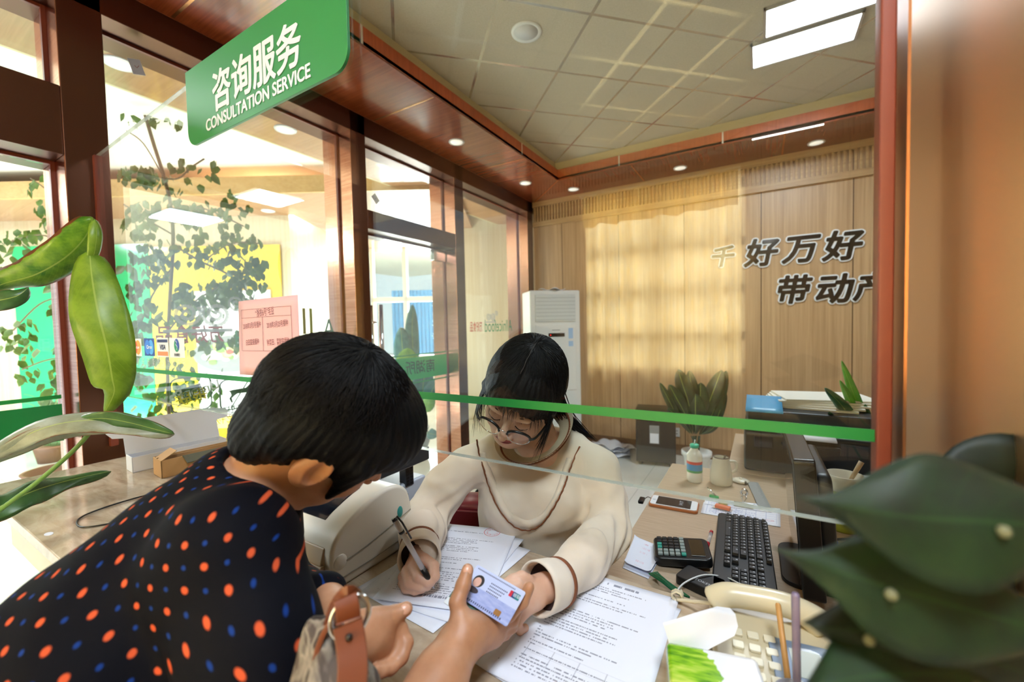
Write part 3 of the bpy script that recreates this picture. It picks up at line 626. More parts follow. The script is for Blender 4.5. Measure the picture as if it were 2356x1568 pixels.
dog = [(-0.95, 0.42), (-0.8, 0.30), (-0.62, 0.36), (0.1, 0.40), (0.32, 0.62), (0.42, 0.85), (0.58, 0.84), (0.82, 0.72), (0.80, 0.62), (0.58, 0.58), (0.46, 0.30), (0.34, 0.02), (0.30, -0.25), (0.40, -0.62), (0.34, -0.66), (0.18, -0.25), (0.12, 0.0), (-0.35, 0.02), (-0.52, -0.12), (-0.66, -0.30), (-0.62, -0.62), (-0.70, -0.66), (-0.80, -0.30), (-0.68, -0.05), (-0.72, 0.18)]
b = MB(); b.prism([(y_*w_*0.40, z_*h_*0.42) for y_, z_ in dog], 0, 0.002, 'x'); b.build('dog_shape', mat('dark_grey_decal', '#4a4d49', 0.6), e)
b = MB(); b.tube([(0.003, -w_*0.3, -h_*0.45), (0.003, w_*0.12, h_*0.45)], 0.003, 4); b.build('slash', M_gline, e)
text('caption', 'Petsin', frame((0.003, -0.02, -h_*0.40), (0, -1, 0), (0, 0, 1)), 0.05, M_gline, e); text('caption', '禁止携带宠物', frame((0.002, 0.02, -h_*0.78), (0, -1, 0), (0, 0, 1)), 0.055, M_gline, e)
# small white tags on the glazing
for px, py, rz, lab in ((314, 154, 0.3, 'small white paper tag with a red tick high on the hall glass'), (864, 457, 0.75, 'small white paper tag on the transom glass above the door')):
    e = empty('paper_tag', P(px, py, x=XG+0.007), label=lab, cat='tag'); b = MB(Matrix.Rotation(rz, 4, 'X')); b.box(0, 0.001, -0.022, 0.022, -0.03, 0.03); b.build('card', mat('tag_paper', '#cfd2d6', 0.7), e)
    b = MB(Matrix.Rotation(rz, 4, 'X')); b.tube([(0.002, -0.006, 0.004), (0.002, 0.0, -0.004), (0.002, 0.010, 0.006)], 0.001, 4); b.build('tick_mark', mat('tick_red', '#a03830', 0.5) if px < 500 else mat('tick_dark', '#333333', 0.5), e)
# white board pictures: bowl of food
dep = D0-0.07; e = empty('food_picture', P(530, 815, d=dep), label='printed picture of a dark bowl of food on the white menu board', cat='picture')
e.matrix_world = frame(P(530, 815, d=dep), RT, FW)
b = MB(); b.prism([(0.42*math.cos(i/32*6.283), 0.20*math.sin(i/32*6.283)) for i in range(32)], -0.004, 0, 'y'); b.build('bowl', mk('#8d8f8c'), e)
for i in range(40):
    a = random.uniform(0, 6.283); r = random.uniform(0, 1)**0.5; b = MB(); cx_, cz_ = 0.30*r*math.cos(a), 0.02+0.14*r*math.sin(a); rr = random.uniform(0.03, 0.055)
    b.prism([(cx_+rr*math.cos(k/8*6.283), cz_+rr*0.7*math.sin(k/8*6.283)) for k in range(8)], -0.008-i*0.0002, -0.005, 'y'); b.build('food_piece', mk(random.choice(['#e8dcb0', '#d9c98e', '#c95a48', '#7fae4e', '#f0ead2', '#e6b870'])), e)
# green EXIT-like nothing here

rescale(1.15)
# ================================================================== THINGS ON WALL AND FLOOR
# brush lettering on the back wall, every character cut out with a white border
def brush(ch, px, py, size, lab):
    p = P(px, py, y=4.145); e = empty('wall_character', p, label=lab, cat='lettering')
    text('white_border', ch, frame((0, -0.006, 0), (1, 0, 0), (0, 0, 1)), size, mat('border_white', '#eef0f4', 0.4), e, extrude=0.003, bold=size*0.075, shear=0.18)
    text('black_character', ch, frame((0, -0.012, 0), (1, 0, 0), (0, 0, 1)), size, mat('gloss_black', '#0c0c0e', 0.12), e, extrude=0.003, bold=size*0.030, shear=0.18)
for ch, px, py, sz, lab in (('千', 1660, 594, 0.19, 'silvery cut-out character, leftmost of the upper wall row'), ('好', 1748, 586, 0.24, 'black brush character between the silvery one and 万 on the wall'), ('万', 1838, 577, 0.24, 'black brush character 万 in the upper row on the wall'), ('好', 1934, 570, 0.24, 'black brush character, rightmost of the upper wall row'),
    ('带', 1820, 671, 0.24, 'black brush character, leftmost of the lower wall row'), ('动', 1914, 669, 0.24, 'black brush character in the middle of the lower wall row'), ('产', 2003, 664, 0.22, 'black brush character at the right of the lower row, cut by the post')):
    brush(ch, px, py, sz, lab)
# air conditioner
ang = math.radians(45-6)
ac = empty('air_conditioner', (-1.80, 3.78, 0), math.radians(42), label='white standing air conditioner in the far corner', cat='air conditioner')
W, Dp, H = 0.50, 0.33, 1.585
b = MB(); b.box(-W/2, W/2, -Dp/2, Dp/2, 0.0, H); b.build('cabinet', M_white, ac, bevel=0.015, seg=3)
b = MB(); b.box(-W/2+0.05, W/2-0.05, -Dp/2-0.012, -Dp/2, H-0.30, H-0.04)
b.build('grille_panel', mat('ac_grille', '#d4dadb', 0.4), ac, bevel=0.004)
for i in range(7):
    b = MB(); b.box(-W/2+0.055, W/2-0.055, -Dp/2-0.015, -Dp/2-0.012, H-0.285+i*0.035, H-0.279+i*0.035); b.build('louvre', mat('ac_louvre', '#b9c0c1', 0.4), ac)
b = MB(); b.box(-W/2+0.05, W/2-0.05, -Dp/2-0.008, -Dp/2, 0.62, H-0.325); b.build('front_panel', M_white, ac, bevel=0.004)
b = MB(); b.box(-0.075, 0.085, -Dp/2-0.012, -Dp/2-0.008, H-0.445, H-0.41); b.build('display', mat('display_black', '#14100f', 0.2), ac, bevel=0.001)
b = MB(); b.sphere((-0.055, -Dp/2-0.0125, H-0.428), 0.004); b.build('indicator', emis('red_led', '#ff2a1a', 3.0), ac)
for z0, h in ((0.405, 0.10), (0.53, 0.05)):
    b = MB(); b.box(0.125, 0.17, -Dp/2-0.0095, -Dp/2-0.008, H-z0-h+0.04, H-z0+0.04); b.build('energy_label', mat('label_blue', '#9fc3ea' if h > 0.06 else '#cfe6ea', 0.5), ac)
b = MB(); b.box(-0.04, 0.04, -Dp/2-0.0095, -Dp/2-0.008, H-0.385, H-0.378); b.build('logo_line', mat('logo_grey', '#8b9196', 0.5), ac)
pw = empty('paper_roll', (-1.75, 3.72, H), label='crumpled white papers lying on top of the air conditioner', cat='paper')
sheet('sheet', lambda u, v: ((u-0.5)*0.2, (v-0.5)*0.2, 0.012+0.01*math.sin(u*9+v*5)), 12, 6, M_paper, pw, 0.004)
# shredder
sh = empty('paper_shredder', (-0.81, 3.86, 0), math.radians(10), label='black paper shredder with a clear window standing against the wall', cat='shredder')
b = MB(); b.box(-0.165, 0.165, -0.14, 0.14, 0.03, 0.40); b.build('bin', M_dark, sh, bevel=0.01); b = MB(); b.box(-0.172, 0.172, -0.147, 0.147, 0.40, 0.49); b.build('cutter_head', M_black, sh, bevel=0.012)
b = MB(); b.box(-0.05, 0.03, -0.1425, -0.139, 0.20, 0.36); b.build('window', mat('smoky_window', '#8f9296', 0.2), sh); b = MB(); b.box(-0.045, 0.025, -0.1435, -0.1415, 0.205, 0.29); b.build('shreds', M_paper, sh)
text('logo', 'deli', frame((-0.0, -0.1485, 0.455), (1, 0, 0), (0, 0, 1)), 0.035, M_paper, sh)
for x in (-0.13, 0.13):
    for y in (-0.1, 0.1): b = MB(); b.lathe([(0.018, 0.0), (0.02, 0.01), (0.02, 0.02), (0.012, 0.032)], 14, (x, y, 0)); b.build('caster', M_black, sh, smooth=True)
# waste paper on the floor
for i, (dx, dy, rz, lab) in enumerate(((0, 0, 0.3, 'lowest of the loose white papers on the floor beside the shredder'), (0.03, 0.05, 1.0, 'middle one of the loose white papers on the floor beside the shredder'), (-0.04, 0.03, -0.5, 'topmost of the loose white papers on the floor beside the shredder'))):
    p = P(1405, 1052, z=0); e = sheet('loose_paper', lambda u, v, i=i: ((u-0.5)*0.30, (v-0.5)*0.22, 0.006+0.035*i+0.03*abs(math.sin(u*5+v*4+i))), 14, 10, M_paper, None, 0.002)
    e.location = (p.x+dx-0.0, p.y+dy+0.1, 0); e.rotation_euler = (0, 0, rz); tag(e, lab, 'paper')
# wall socket
p = P(1553, 993, y=4.149); so_ = empty('wall_socket', p, label='white wall socket between the shredder and the potted plant', cat='socket')
b = MB(); b.box(-0.043, 0.043, -0.008, 0, -0.043, 0.043); b.build('plate', M_white, so_, bevel=0.003)
b = MB(); 
for dx, dz, in ((-0.018, 0.014), (0.018, 0.014), (-0.018, -0.014), (0.018, -0.014)): b.box(dx-0.008, dx+0.008, -0.009, -0.008, dz-0.003, dz+0.003)
b.build('sockets', M_black, so_)
rescale(1.15)
# ================================================================== PAPER AND PRINT
def print_mat(name, base='#e6e8f3', rows=34, ink='#8d8f9e', heads=(), stamp=None, grid=None, dens=0.45, margin=0.1, seed=0.0, ruled=None):
    if name in MATS: return MATS[name]
    m = mat(name, base, 0.65); t = NT(m); s = t.sep(t.uv()); u, v = s[0], s[1]
    row = t.math('MULTIPLY', v, rows); fr = t.math('FRACT', row); rid = t.math('FLOOR', row)
    line = t.math('MULTIPLY', t.math('GREATER_THAN', fr, 0.30), t.math('LESS_THAN', fr, 0.68))
    nz = t.noise(t.comb(t.math('MULTIPLY', u, 90), t.math('MULTIPLY', rid, 7.7), seed), 1.0, 0); chars = t.math('GREATER_THAN', nz, dens)
    wn = t.add('ShaderNodeTexWhiteNoise', noise_dimensions='1D'); t.l.new(t.math('ADD', rid, seed), wn.inputs[1])
    lim = t.math('ADD', t.math('MULTIPLY', t.math('GREATER_THAN', wn.outputs[0], 0.35), 0.35), t.math('MULTIPLY', wn.outputs[0], 0.5))
    inr = t.math('MULTIPLY', t.math('GREATER_THAN', u, margin), t.math('LESS_THAN', u, t.math('MINIMUM', lim, 1-margin)))
    inv = t.math('MULTIPLY', t.math('GREATER_THAN', v, 0.08), t.math('LESS_THAN', v, 0.92))
    mask = t.math('MULTIPLY', t.math('MULTIPLY', line, chars), t.math('MULTIPLY', inr, inv))
    for (hv, hh, u0, u1) in heads:
        clear = t.math('LESS_THAN', t.math('ABSOLUTE', t.math('SUBTRACT', v, hv)), hh*1.6)
        band = t.math('LESS_THAN', t.math('ABSOLUTE', t.math('SUBTRACT', v, hv)), hh)
        n2 = t.noise(t.comb(t.math('MULTIPLY', u, 60), hv*50, seed), 1.0, 0)
        hm = t.math('MULTIPLY', t.math('MULTIPLY', band, t.math('GREATER_THAN', n2, 0.42)), t.math('MULTIPLY', t.math('GREATER_THAN', u, u0), t.math('LESS_THAN', u, u1)))
        mask = t.math('ADD', t.math('MULTIPLY', mask, t.math('SUBTRACT', 1.0, clear)), hm, clamp=True)
    if grid:
        u0, u1, v0, v1, nu, nv = grid
        gu = t.math('LESS_THAN', t.math('FRACT', t.math('MULTIPLY', t.math('SUBTRACT', u, u0), nu/(u1-u0))), 0.008*nu); gv = t.math('LESS_THAN', t.math('FRACT', t.math('MULTIPLY', t.math('SUBTRACT', v, v0), nv/(v1-v0))), 0.012*nv)
        ins = t.math('MULTIPLY', t.math('MULTIPLY', t.math('GREATER_THAN', u, u0), t.math('LESS_THAN', u, u1+0.004)), t.math('MULTIPLY', t.math('GREATER_THAN', v, v0), t.math('LESS_THAN', v, v1+0.004)))
        mask = t.math('MAXIMUM', t.math('MULTIPLY', mask, 1.0), t.math('MULTIPLY', t.math('MULTIPLY', t.math('MAXIMUM', gu, gv), ins), 0.6))
    col = t.mix(mask, lin(base), lin(ink))
    if stamp:
        su, sv, sr = stamp; du = t.math('SUBTRACT', u, su); dv = t.math('MULTIPLY', t.math('SUBTRACT', v, sv), 1.41)
        rr = t.math('SQRT', t.math('ADD', t.math('MULTIPLY', du, du), t.math('MULTIPLY', dv, dv)))
        ring = t.math('LESS_THAN', t.math('ABSOLUTE', t.math('SUBTRACT', rr, sr)), 0.005)
        n3 = t.noise(t.comb(t.math('MULTIPLY', u, 90), t.math('MULTIPLY', v, 90), 3.0), 1.0, 0)
        inn = t.math('MULTIPLY', t.math('MULTIPLY', t.math('LESS_THAN', rr, sr*0.8), t.math('GREATER_THAN', rr, sr*0.5)), t.math('GREATER_THAN', n3, 0.55))
        col = t.mix(t.math('MULTIPLY', t.math('MAXIMUM', ring, inn), 0.75), col, lin('#d4606c'))
    t.l.new(col, t.b.inputs['Base Color']); return m
def paper(nm, bl, br, tr, tl, z, m, lab, curl=0.0, cat='paper', wav=0.0, parent=None):
    bl, br, tr, tl = [Vector((p[0], p[1], 0)) for p in (bl, br, tr, tl)]; c0 = (bl+br+tr+tl)/4; c0.z = z
    def f(u, v):
        p = bl.lerp(br, u).lerp(tl.lerp(tr, u), v)-Vector((c0.x, c0.y, 0)); e = max(0, abs(u-0.5)*2-0.6)/0.4; e2 = max(0, abs(v-0.5)*2-0.7)/0.3
        p.z = curl*(e*e+e2*e2)+wav*(0.5+0.5*math.sin(u*5+v*7)); return p
    o = sheet(nm, f, 16, 20, m, parent, 0.0003); o.location = c0
    if lab: tag(o, lab, cat)
    return o
def rect(c, ang, w=0.21, h=0.297):
    ca, sa = math.cos(ang), math.sin(ang); X_ = Vector((ca, sa)); Y_ = Vector((-sa, ca)); c = Vector(c)
    return [c-X_*w/2-Y_*h/2, c+X_*w/2-Y_*h/2, c+X_*w/2+Y_*h/2, c-X_*w/2+Y_*h/2]
MA = print_mat('contract_print_a', rows=46, heads=((0.10, 0.012, 0.25, 0.8), (0.05, 0.02, 0, 0)), stamp=(0.72, 0.94, 0.09), seed=1.0)
MBp = print_mat('contract_print_b', rows=44, heads=((0.12, 0.015, 0.2, 0.9), (0.16, 0.01, 0.3, 0.7)), seed=5.0, dens=0.5)
MC = print_mat('contract_print_c', rows=46, heads=((0.95, 0.01, 0.4, 0.7),), grid=(0.12, 0.9, 0.16, 0.27, 4, 2), seed=9.0)
A_ = rect((-0.556, 0.677), math.radians(18.4)); B_ = rect((-0.552, 0.652), math.radians(-4)); C_ = rect((-0.560, 0.665), math.radians(6))
paper('contract_sheet', *B_, ZT+0.0012, MBp, 'white contract sheet lowest in the pile under the writing hand', 0.0005)
paper('contract_sheet', *C_, ZT+0.0026, MBp, 'white contract sheet in the middle of the pile under the writing hand', 0.0007)
paper('contract_sheet', *A_, ZT+0.0040, MA, 'white contract page with a red round stamp under the writing hand', 0.0016, wav=0.0012)
R2_ = rect((-0.24, 0.615), math.radians(-7)); R1_ = rect((-0.230, 0.6235), 0.0)
paper('contract_sheet', *R2_, ZT+0.0012, MC, 'white printed page under the top page beside the tissue box', 0.0006)
paper('contract_sheet', *R1_, ZT+0.0026, MC, 'white printed page with text rows and a table, on top beside the tissue box', 0.0012)
rescale(1.0)
# ================================================================== THINGS ON THE DESK
def Dk(px, py, z=ZD): return P(px, py, z=z)
# keyboard
k0, k1, k2 = Dk(1655, 1198), Dk(1762, 1205), Dk(1645, 1340)
kang = math.radians(2.5); KL, KW = 0.345, 0.098
kc = Vector((-0.033, 1.203-KL/2, ZD+0.004))
kb = empty('keyboard', kc, kang-math.pi/2, label='black computer keyboard lying on the desk in front of the monitor', cat='keyboard')
b = MB(); b.prism(rrect(-KL/2, KL/2, -KW/2-0.006, KW/2+0.006, 0.012), -0.004, 0.014); b.build('case', M_dark, kb, bevel=0.003)
M_key = mat('key_black', '#17181b', 0.45); M_legend = mat('key_legend', '#c8ccd4', 0.5)
kmesh = {}; u1 = 0.0142; nkeys = 0
rows_ = [[1]*13+[1.6], [1.4]+[1]*11+[1]+[1.2], [1.7]+[1]*11+[1.9], [2.1]+[1]*10+[2.5], [1.2, 1.2, 1.2, 5.6, 1.2, 1.2, 1.2, 1.2]]
def key(x, y, w_, h_, leg=True):
    global nkeys
    kk = (round(w_, 4), round(h_, 4))
    if kk not in kmesh:
        b = MB(); b.prism([(-w_/2, -h_/2), (w_/2, -h_/2), (w_/2, h_/2), (-w_/2, h_/2)], 0, 0.003); k = b.addv([(-w_/2+0.0015, -h_/2+0.0015, 0.008), (w_/2-0.0015, -h_/2+0.0015, 0.008), (w_/2-0.0015, h_/2-0.001, 0.008), (-w_/2+0.0015, h_/2-0.001, 0.008)])
        b.face(k, k+1, k+2, k+3)
        for i in range(4): j = (i+1) % 4; b.face(4+i, 4+j, k+j, k+i)
        b.cur = 1; q = b.addv([(-0.003, 0.001, 0.0083), (0.0, 0.001, 0.0083), (0.0, 0.0045, 0.0083), (-0.003, 0.0045, 0.0083)]); b.face(q, q+1, q+2, q+3)
        o = b.build('key', None, kb, mats=[M_key, M_legend]); kmesh[kk] = o.data; o.location = (x, y, 0.0135); 
    else:
        o = bpy.data.objects.new('key', kmesh[kk]); COL.objects.link(o); o.parent = kb; o.location = (x, y, 0.0135)
    nkeys += 1
yk = 0.030
x = -KL/2+0.012
for i in range(13): key(x+u1*0.5+i*0.0163, yk+0.0165, 0.0124, 0.0095)
for r in rows_:
    x = -KL/2+0.012
    for w_ in r:
        key(x+u1*w_/2, yk, u1*w_-0.0019, 0.0125); x += u1*w_
    yk -= 0.0150
yk = 0.030
for r in range(5):
    for c_ in range(3):
        if r in (2,) or (r == 3 and c_ != 1): continue
        key(-KL/2+0.012+u1*(15.4+c_), yk-r*0.0150, u1-0.0019, 0.0125)
for r in range(5):
    for c_ in range(4):
        if nkeys >= 99: break
        key(-KL/2+0.012+u1*(18.8+c_), yk-r*0.0150, u1-0.0019, 0.0125)
# calculator
cq = Vector((-0.147, 0.955, ZD)); cal = empty('calculator', cq, math.radians(14), label='black desktop calculator with teal keys between the memo and the keyboard', cat='calculator')
Wc, Hc = 0.115, 0.092
b = MB(Matrix.Rotation(math.radians(-5), 4, 'Y')); b.prism(rrect(-Wc/2, Wc/2, -Hc/2, Hc/2, 0.014), 0.006, 0.026); b.build('case', M_black, cal, bevel=0.004)
b = MB(Matrix.Rotation(math.radians(-5), 4, 'Y')); b.box(Wc/2-0.040, Wc/2-0.012, -Hc/2+0.012, Hc/2-0.012, 0.026, 0.0275); b.build('display', mat('lcd_dark', '#3b3226', 0.12), cal, bevel=0.001)
for i in range(5):
    for j in range(6):
        xx = -Wc/2+0.013+i*0.0118; yy = -Hc/2+0.013+j*0.0132; m_ = M_key
        if j == 0 or j == 1: m_ = mat('grey_key', '#8d9996', 0.45)
        if (i, j) in ((0, 2), (4, 0), (0, 3)): m_ = mat('teal_key', '#2f9a8a', 0.45)
        if i == 4 and j > 1: m_ = mat('grey_key', '#8d9996', 0.45)
        b = MB(Matrix.Rotation(math.radians(-5), 4, 'Y')); b.prism(rrect(xx-0.0048, xx+0.0048, yy-0.0046, yy+0.0046, 0.0018), 0.026, 0.0305); b.build('key', m_, cal, bevel=0.0008)
# red pen by the calculator
def tube_between(nm, a, c, segs, parent=None, seg=16):
    a, c = Vector(a), Vector(c); L = (c-a).length; z = (c-a).normalized(); x = z.orthogonal().normalized(); y = z.cross(x)
    M = Matrix([[x[i], y[i], z[i], a[i]] for i in range(3)]+[[0, 0, 0, 1]])
    for part, m, prof in segs: b = MB(M); b.lathe([(r, t_*L) for t_, r in prof], seg); b.build(part, m, parent, smooth=True)
a_, c_ = Dk(1622, 1272, ZD+0.012), Dk(1634, 1235, ZD+0.030)
rp = empty('red_pen', a_, label='clear pen with a red tip lying beside the calculator', cat='pen')
tube_between('x', (0, 0, 0), Vector(c_-a_)*1.0+Vector((0.0, 0.03, 0)), [('grip', mat('pen_red', '#b8242c', 0.3), [(0, 0.002), (0.1, 0.0045), (0.45, 0.0045)]), ('barrel', mat('pen_clear', '#c9c3c4', 0.15, Alpha=0.6), [(0.45, 0.0042), (0.9, 0.0042)]), ('cap', mat('pen_red', '#b8242c'), [(0.9, 0.0044), (1.0, 0.0040)])], rp)
# smartphone
pa, pb_, pc, pd = Dk(1505, 1145), Dk(1603, 1160), Dk(1598, 1182), Dk(1500, 1165)
ph = empty('smartphone', (pa+pb_+pc+pd)/4, math.atan2(pb_.y-pa.y, pb_.x-pa.x)+math.radians(-2), label='white smartphone with orange case and key fob at the desk edge', cat='phone')
b = MB(); b.prism(rrect(-0.064, 0.064, -0.034, 0.034, 0.010), 0, 0.008); b.build('case', mat('orange_case', '#b56a38', 0.4), ph, bevel=0.002)
b = MB(); b.prism(rrect(-0.061, 0.061, -0.031, 0.031, 0.008), 0.008, 0.0095); b.build('front', mat('phone_white', '#eceef2', 0.15), ph)
b = MB(); b.box(-0.045, 0.045, -0.028, 0.028, 0.0095, 0.0100); b.build('screen', mat('screen_black', '#2b2b2f', 0.06), ph)
b = MB(); b.lathe([(0.0045, 0.0095), (0.0045, 0.0102)], 20, (-0.053, 0, 0)); b.build('home_button', mat('button_ring', '#c9ccd2', 0.3), ph)
text('clock_digits', '14:17', frame((0.02, 0, 0.0105), (0, 1, 0), (-1, 0, 0)), 0.014, M_legend, ph)
b = MB(); b.tube(smoothpath([(-0.06, 0.01, 0.004), (-0.072, 0.012, 0.008), (-0.08, 0.006, 0.004)], 5), 0.0012, 6); b.build('strap', mat('strap_brown', '#4a3428', 0.6), ph)
b = MB(); b.box(-0.094, -0.079, -0.03, 0.004, 0.0, 0.010); b.build('key_fob', M_black, ph, bevel=0.003)
# forms, ruler, clip, eraser, sharpener
F_ = [Dk(1612, 1180), Dk(1796, 1213), Dk(1796, 1180), Dk(1620, 1152)]
MF = print_mat('form_print', base='#e9ebf5', rows=14, ink='#8f9cc8', grid=(0.06, 0.95, 0.1, 0.85, 7, 6), stamp=(0.86, 0.25, 0.06), seed=3.0, dens=0.5)
paper('form_sheet', F_[0], F_[1], F_[2]+Vector((0, 0.03, 0)), F_[3]+Vector((0, -0.01, 0)), ZD+0.001, MF, 'long printed form with a red stamp lying between phone and monitor', 0.0)
F2 = [Dk(1620, 1160), Dk(1775, 1180), Dk(1770, 1172), Dk(1622, 1150)]
paper('form_sheet', F2[0], F2[1]+Vector((0, 0.0, 0)), F2[2]+Vector((0, 0.03, 0)), F2[3]+Vector((0, 0.01, 0)), ZD+0.0022, MF, 'narrow blue-ruled form under the steel clip', 0.0)
a_, c_ = Dk(1732, 1112), Dk(1760, 1170); d_ = (c_-a_); rl = empty('ruler', (a_+c_)/2, math.atan2(d_.y, d_.x), label='grey steel ruler lying on the desk beside the cup lid', cat='ruler')
b = MB(); b.box(-0.10, 0.10, -0.0155, 0.0155, 0.0032, 0.0042); b.build('blade', mat('ruler_grey', '#aeb3b8', 0.3, 0.3), rl)
b = MB(); 
for i in range(40): b.box(-0.098+i*0.005, -0.0977+i*0.005, 0.008 if i % 5 else 0.004, 0.0155, 0.0042, 0.0043)
b.build('scale_marks', M_black, rl)
p = Dk(1711, 1166); cl = empty('bulldog_clip', p, math.radians(0), label='chrome bulldog clip holding the forms', cat='clip')
b = MB(); b.prism([(-0.012, 0.003), (0.0, 0.012), (0.004, 0.012), (-0.008, 0.003)], -0.024, 0.024, 'x'); b.build('jaw', M_chrome, cl, bevel=0.0006); 
b = MB(); b.tube([(0, 0.006, 0.010), (-0.006, 0.02, 0.02), (0, 0.032, 0.028), (0.006, 0.02, 0.02)], 0.0022, 8, True); b.tube([(0.0+0.008*math.cos(i/12*6.283), 0.034, 0.03+0.008*math.sin(i/12*6.283)) for i in range(12)], 0.003, 8, True); b.build('handle', M_chrome, cl, smooth=True)
p = Dk(1663, 1172); er = empty('eraser', p+Vector((0, 0, 0.003)), math.radians(-10), label='orange eraser in a clear wrapper lying on the form', cat='eraser')
b = MB(); b.box(-0.019, 0.019, -0.008, 0.008, 0, 0.009); b.build('block', mat('eraser_orange', '#e2855e', 0.5), er, bevel=0.002); b = MB(); b.box(-0.025, 0.023, -0.009, 0.009, -0.0002, 0.0003); b.build('wrapper', mat('wrapper', '#d8cfc8', 0.2), er)
p = Dk(1664, 1160); sk = empty('glue_dot', p+Vector((0, 0, 0.003)), label='small yellow oval seal pad beside the eraser', cat='seal')
MB().lathe([(0.012, 0), (0.013, 0.003), (0.008, 0.007), (0.002, 0.008)], 24).build('pad', mat('pad_yellow', '#c9b060', 0.5), sk, smooth=True)
p = Dk(1643, 1147); sp_ = empty('pencil_sharpener', p, math.radians(-15), label='small green sharpener with a metal pin beside the form', cat='sharpener')
b = MB(); b.prism(rrect(-0.013, 0.013, -0.007, 0.007, 0.006), 0, 0.010); b.build('body', mat('bright_green', '#1fa45a', 0.35), sp_, bevel=0.002); b = MB(); b.tube([(0.005, 0, 0.010), (-0.022, 0.008, 0.026)], 0.0022, 8); b.build('pin', M_chrome, sp_, smooth=True)
# bottle
bt = empty('milk_bottle', Dk(1598, 1106), label='milk drink bottle with blue and red label and teal cap', cat='bottle')
MB().lathe([(0.002, 0), (0.020, 0.0), (0.0235, 0.004), (0.0235, 0.028), (0.0228, 0.03), (0.0235, 0.032), (0.0235, 0.082), (0.0225, 0.090), (0.016, 0.100), (0.0115, 0.105), (0.0115, 0.112)], 40).build('body', mat('milk_white', '#efe9dc', 0.25), bt, smooth=True)
MB().lathe([(0.0238, 0.033), (0.0238, 0.060)], 40, cap=False).build('label_band', mat('label_blue_band', '#3a8fc9', 0.35), bt, smooth=True); MB().lathe([(0.0239, 0.060), (0.0239, 0.069)], 40, cap=False).build('red_band', mat('label_red', '#d4453a', 0.35), bt, smooth=True); MB().lathe([(0.0240, 0.033), (0.0240, 0.040)], 40, cap=False).build('green_band', mat('label_green', '#3f9a58', 0.35), bt, smooth=True)
MB().lathe([(0.0135, 0.111), (0.0138, 0.120), (0.012, 0.122), (0.002, 0.122)], 32).build('cap', mat('teal_cap', '#3fc8a6', 0.35), bt, smooth=True); b = MB(); b.tube([(0, 0, 0.12), (0.002, 0, 0.136)], 0.0022, 8); b.build('straw', M_white, bt, smooth=True)
# mug
M_ceramic = mat('cream_ceramic', '#e3dccb', 0.25)
mg = empty('mug', Dk(1659, 1112), math.radians(20), label='cream ceramic mug with a brown rim and a spoon inside', cat='mug')
MB().lathe([(0.002, 0.0), (0.029, 0.0), (0.033, 0.006), (0.0325, 0.03), (0.027, 0.064), (0.0235, 0.082), (0.0235, 0.086), (0.0215, 0.086), (0.0215, 0.080), (0.025, 0.06), (0.028, 0.02), (0.002, 0.012)], 44).build('body', M_ceramic, mg, smooth=True)
b = MB(); b.tube([(0.0225*math.cos(i/40*6.283), 0.0225*math.sin(i/40*6.283), 0.0865) for i in range(40)], 0.0014, 8, True); b.build('rim', mat('rim_brown', '#5c3a26', 0.4), mg, smooth=True)
b = MB(); b.tube(smoothpath([(0.025, -0.002, 0.074), (0.042, -0.004, 0.072), (0.044, -0.004, 0.05), (0.031, -0.002, 0.038)], 7), 0.0042, 12); b.build('handle', M_ceramic, mg, smooth=True)
b = MB(); b.tube([(-0.004, 0, 0.03), (0.014, 0.004, 0.092)], 0.0028, 8); b.build('spoon', mat('spoon_steel', '#b8aa9a', 0.25, 0.9), mg, smooth=True)
ld = empty('cup_lid', Dk(1704, 1108), label='round white ceramic cup lid lying on the desk', cat='lid')
MB().lathe([(0.002, 0.0), (0.018, 0.0), (0.0255, 0.004), (0.0255, 0.006), (0.015, 0.010), (0.002, 0.0115)], 40).build('disc', M_ceramic, ld, smooth=True); b = MB(); b.sphere((0, 0, 0.012), 0.005, sq=(1, 1, 0.6)); b.build('knob', M_ceramic, ld, smooth=True)
b = MB(); b.prism([(0.012, -0.0255), (0.018, -0.0255), (0.017, -0.016), (0.013, -0.016)], 0.0035, 0.0102); b.build('notch', mat('notch_dark', '#38342e', 0.7), ld)
# memo paper and its pad
Mm = [Dk(1436, 1300), Dk(1495, 1325), Dk(1528, 1268), Dk(1460, 1240)]
paper('memo_sheet', Mm[0]+Vector((-0.0, -0.012, 0)), Mm[1]+Vector((0, -0.012, 0)), Mm[2], Mm[3], ZD+0.001, mat('lilac_paper', '#d4d8ec', 0.6), 'lower lilac memo sheet under the folded memo by the elbow', 0.0)
paper('memo_sheet', Mm[0], Mm[1], Mm[2], Mm[3], ZD+0.004, print_mat('memo_print', base='#e4e7f6', rows=6, ink='#dba0b4', dens=0.6, margin=0.35, seed=2.0), 'folded white memo with faint red handwriting by the elbow', 0.004)
# green straps and black gadget behind the counter edge
p = Dk(1535, 1350, ZD+0.006); st = empty('green_strap', p, label='bundle of dark green plastic straps at the counter edge', cat='strap')
for i in range(7):
    b = MB(); o_ = (i-3)*0.0022; b.tube(smoothpath([(-0.032+o_, 0.022+0.002*i, 0.004), (-0.01, 0.006+o_, 0.008+0.001*(i % 3)), (0.012, -0.006+o_, 0.005), (0.036+o_, -0.018, 0.004)], 4), 0.0022, 5); b.build('strand', mat('strap_green', '#0f5c3c', 0.25), st)
p = Dk(1610, 1362, ZD); bx = empty('card_reader', p+Vector((0.0, 0.02, 0)), math.radians(-18), label='small black card reader behind the telephone handset', cat='card reader')
b = MB(); b.prism(rrect(-0.04, 0.04, -0.028, 0.028, 0.008), 0, 0.018); b.build('case', M_black, bx, bevel=0.003); text('writing', 'TOKEN', frame((0.01, -0.012, 0.0185), (1, 0, 0), (0, 1, 0)), 0.010, M_legend, bx)
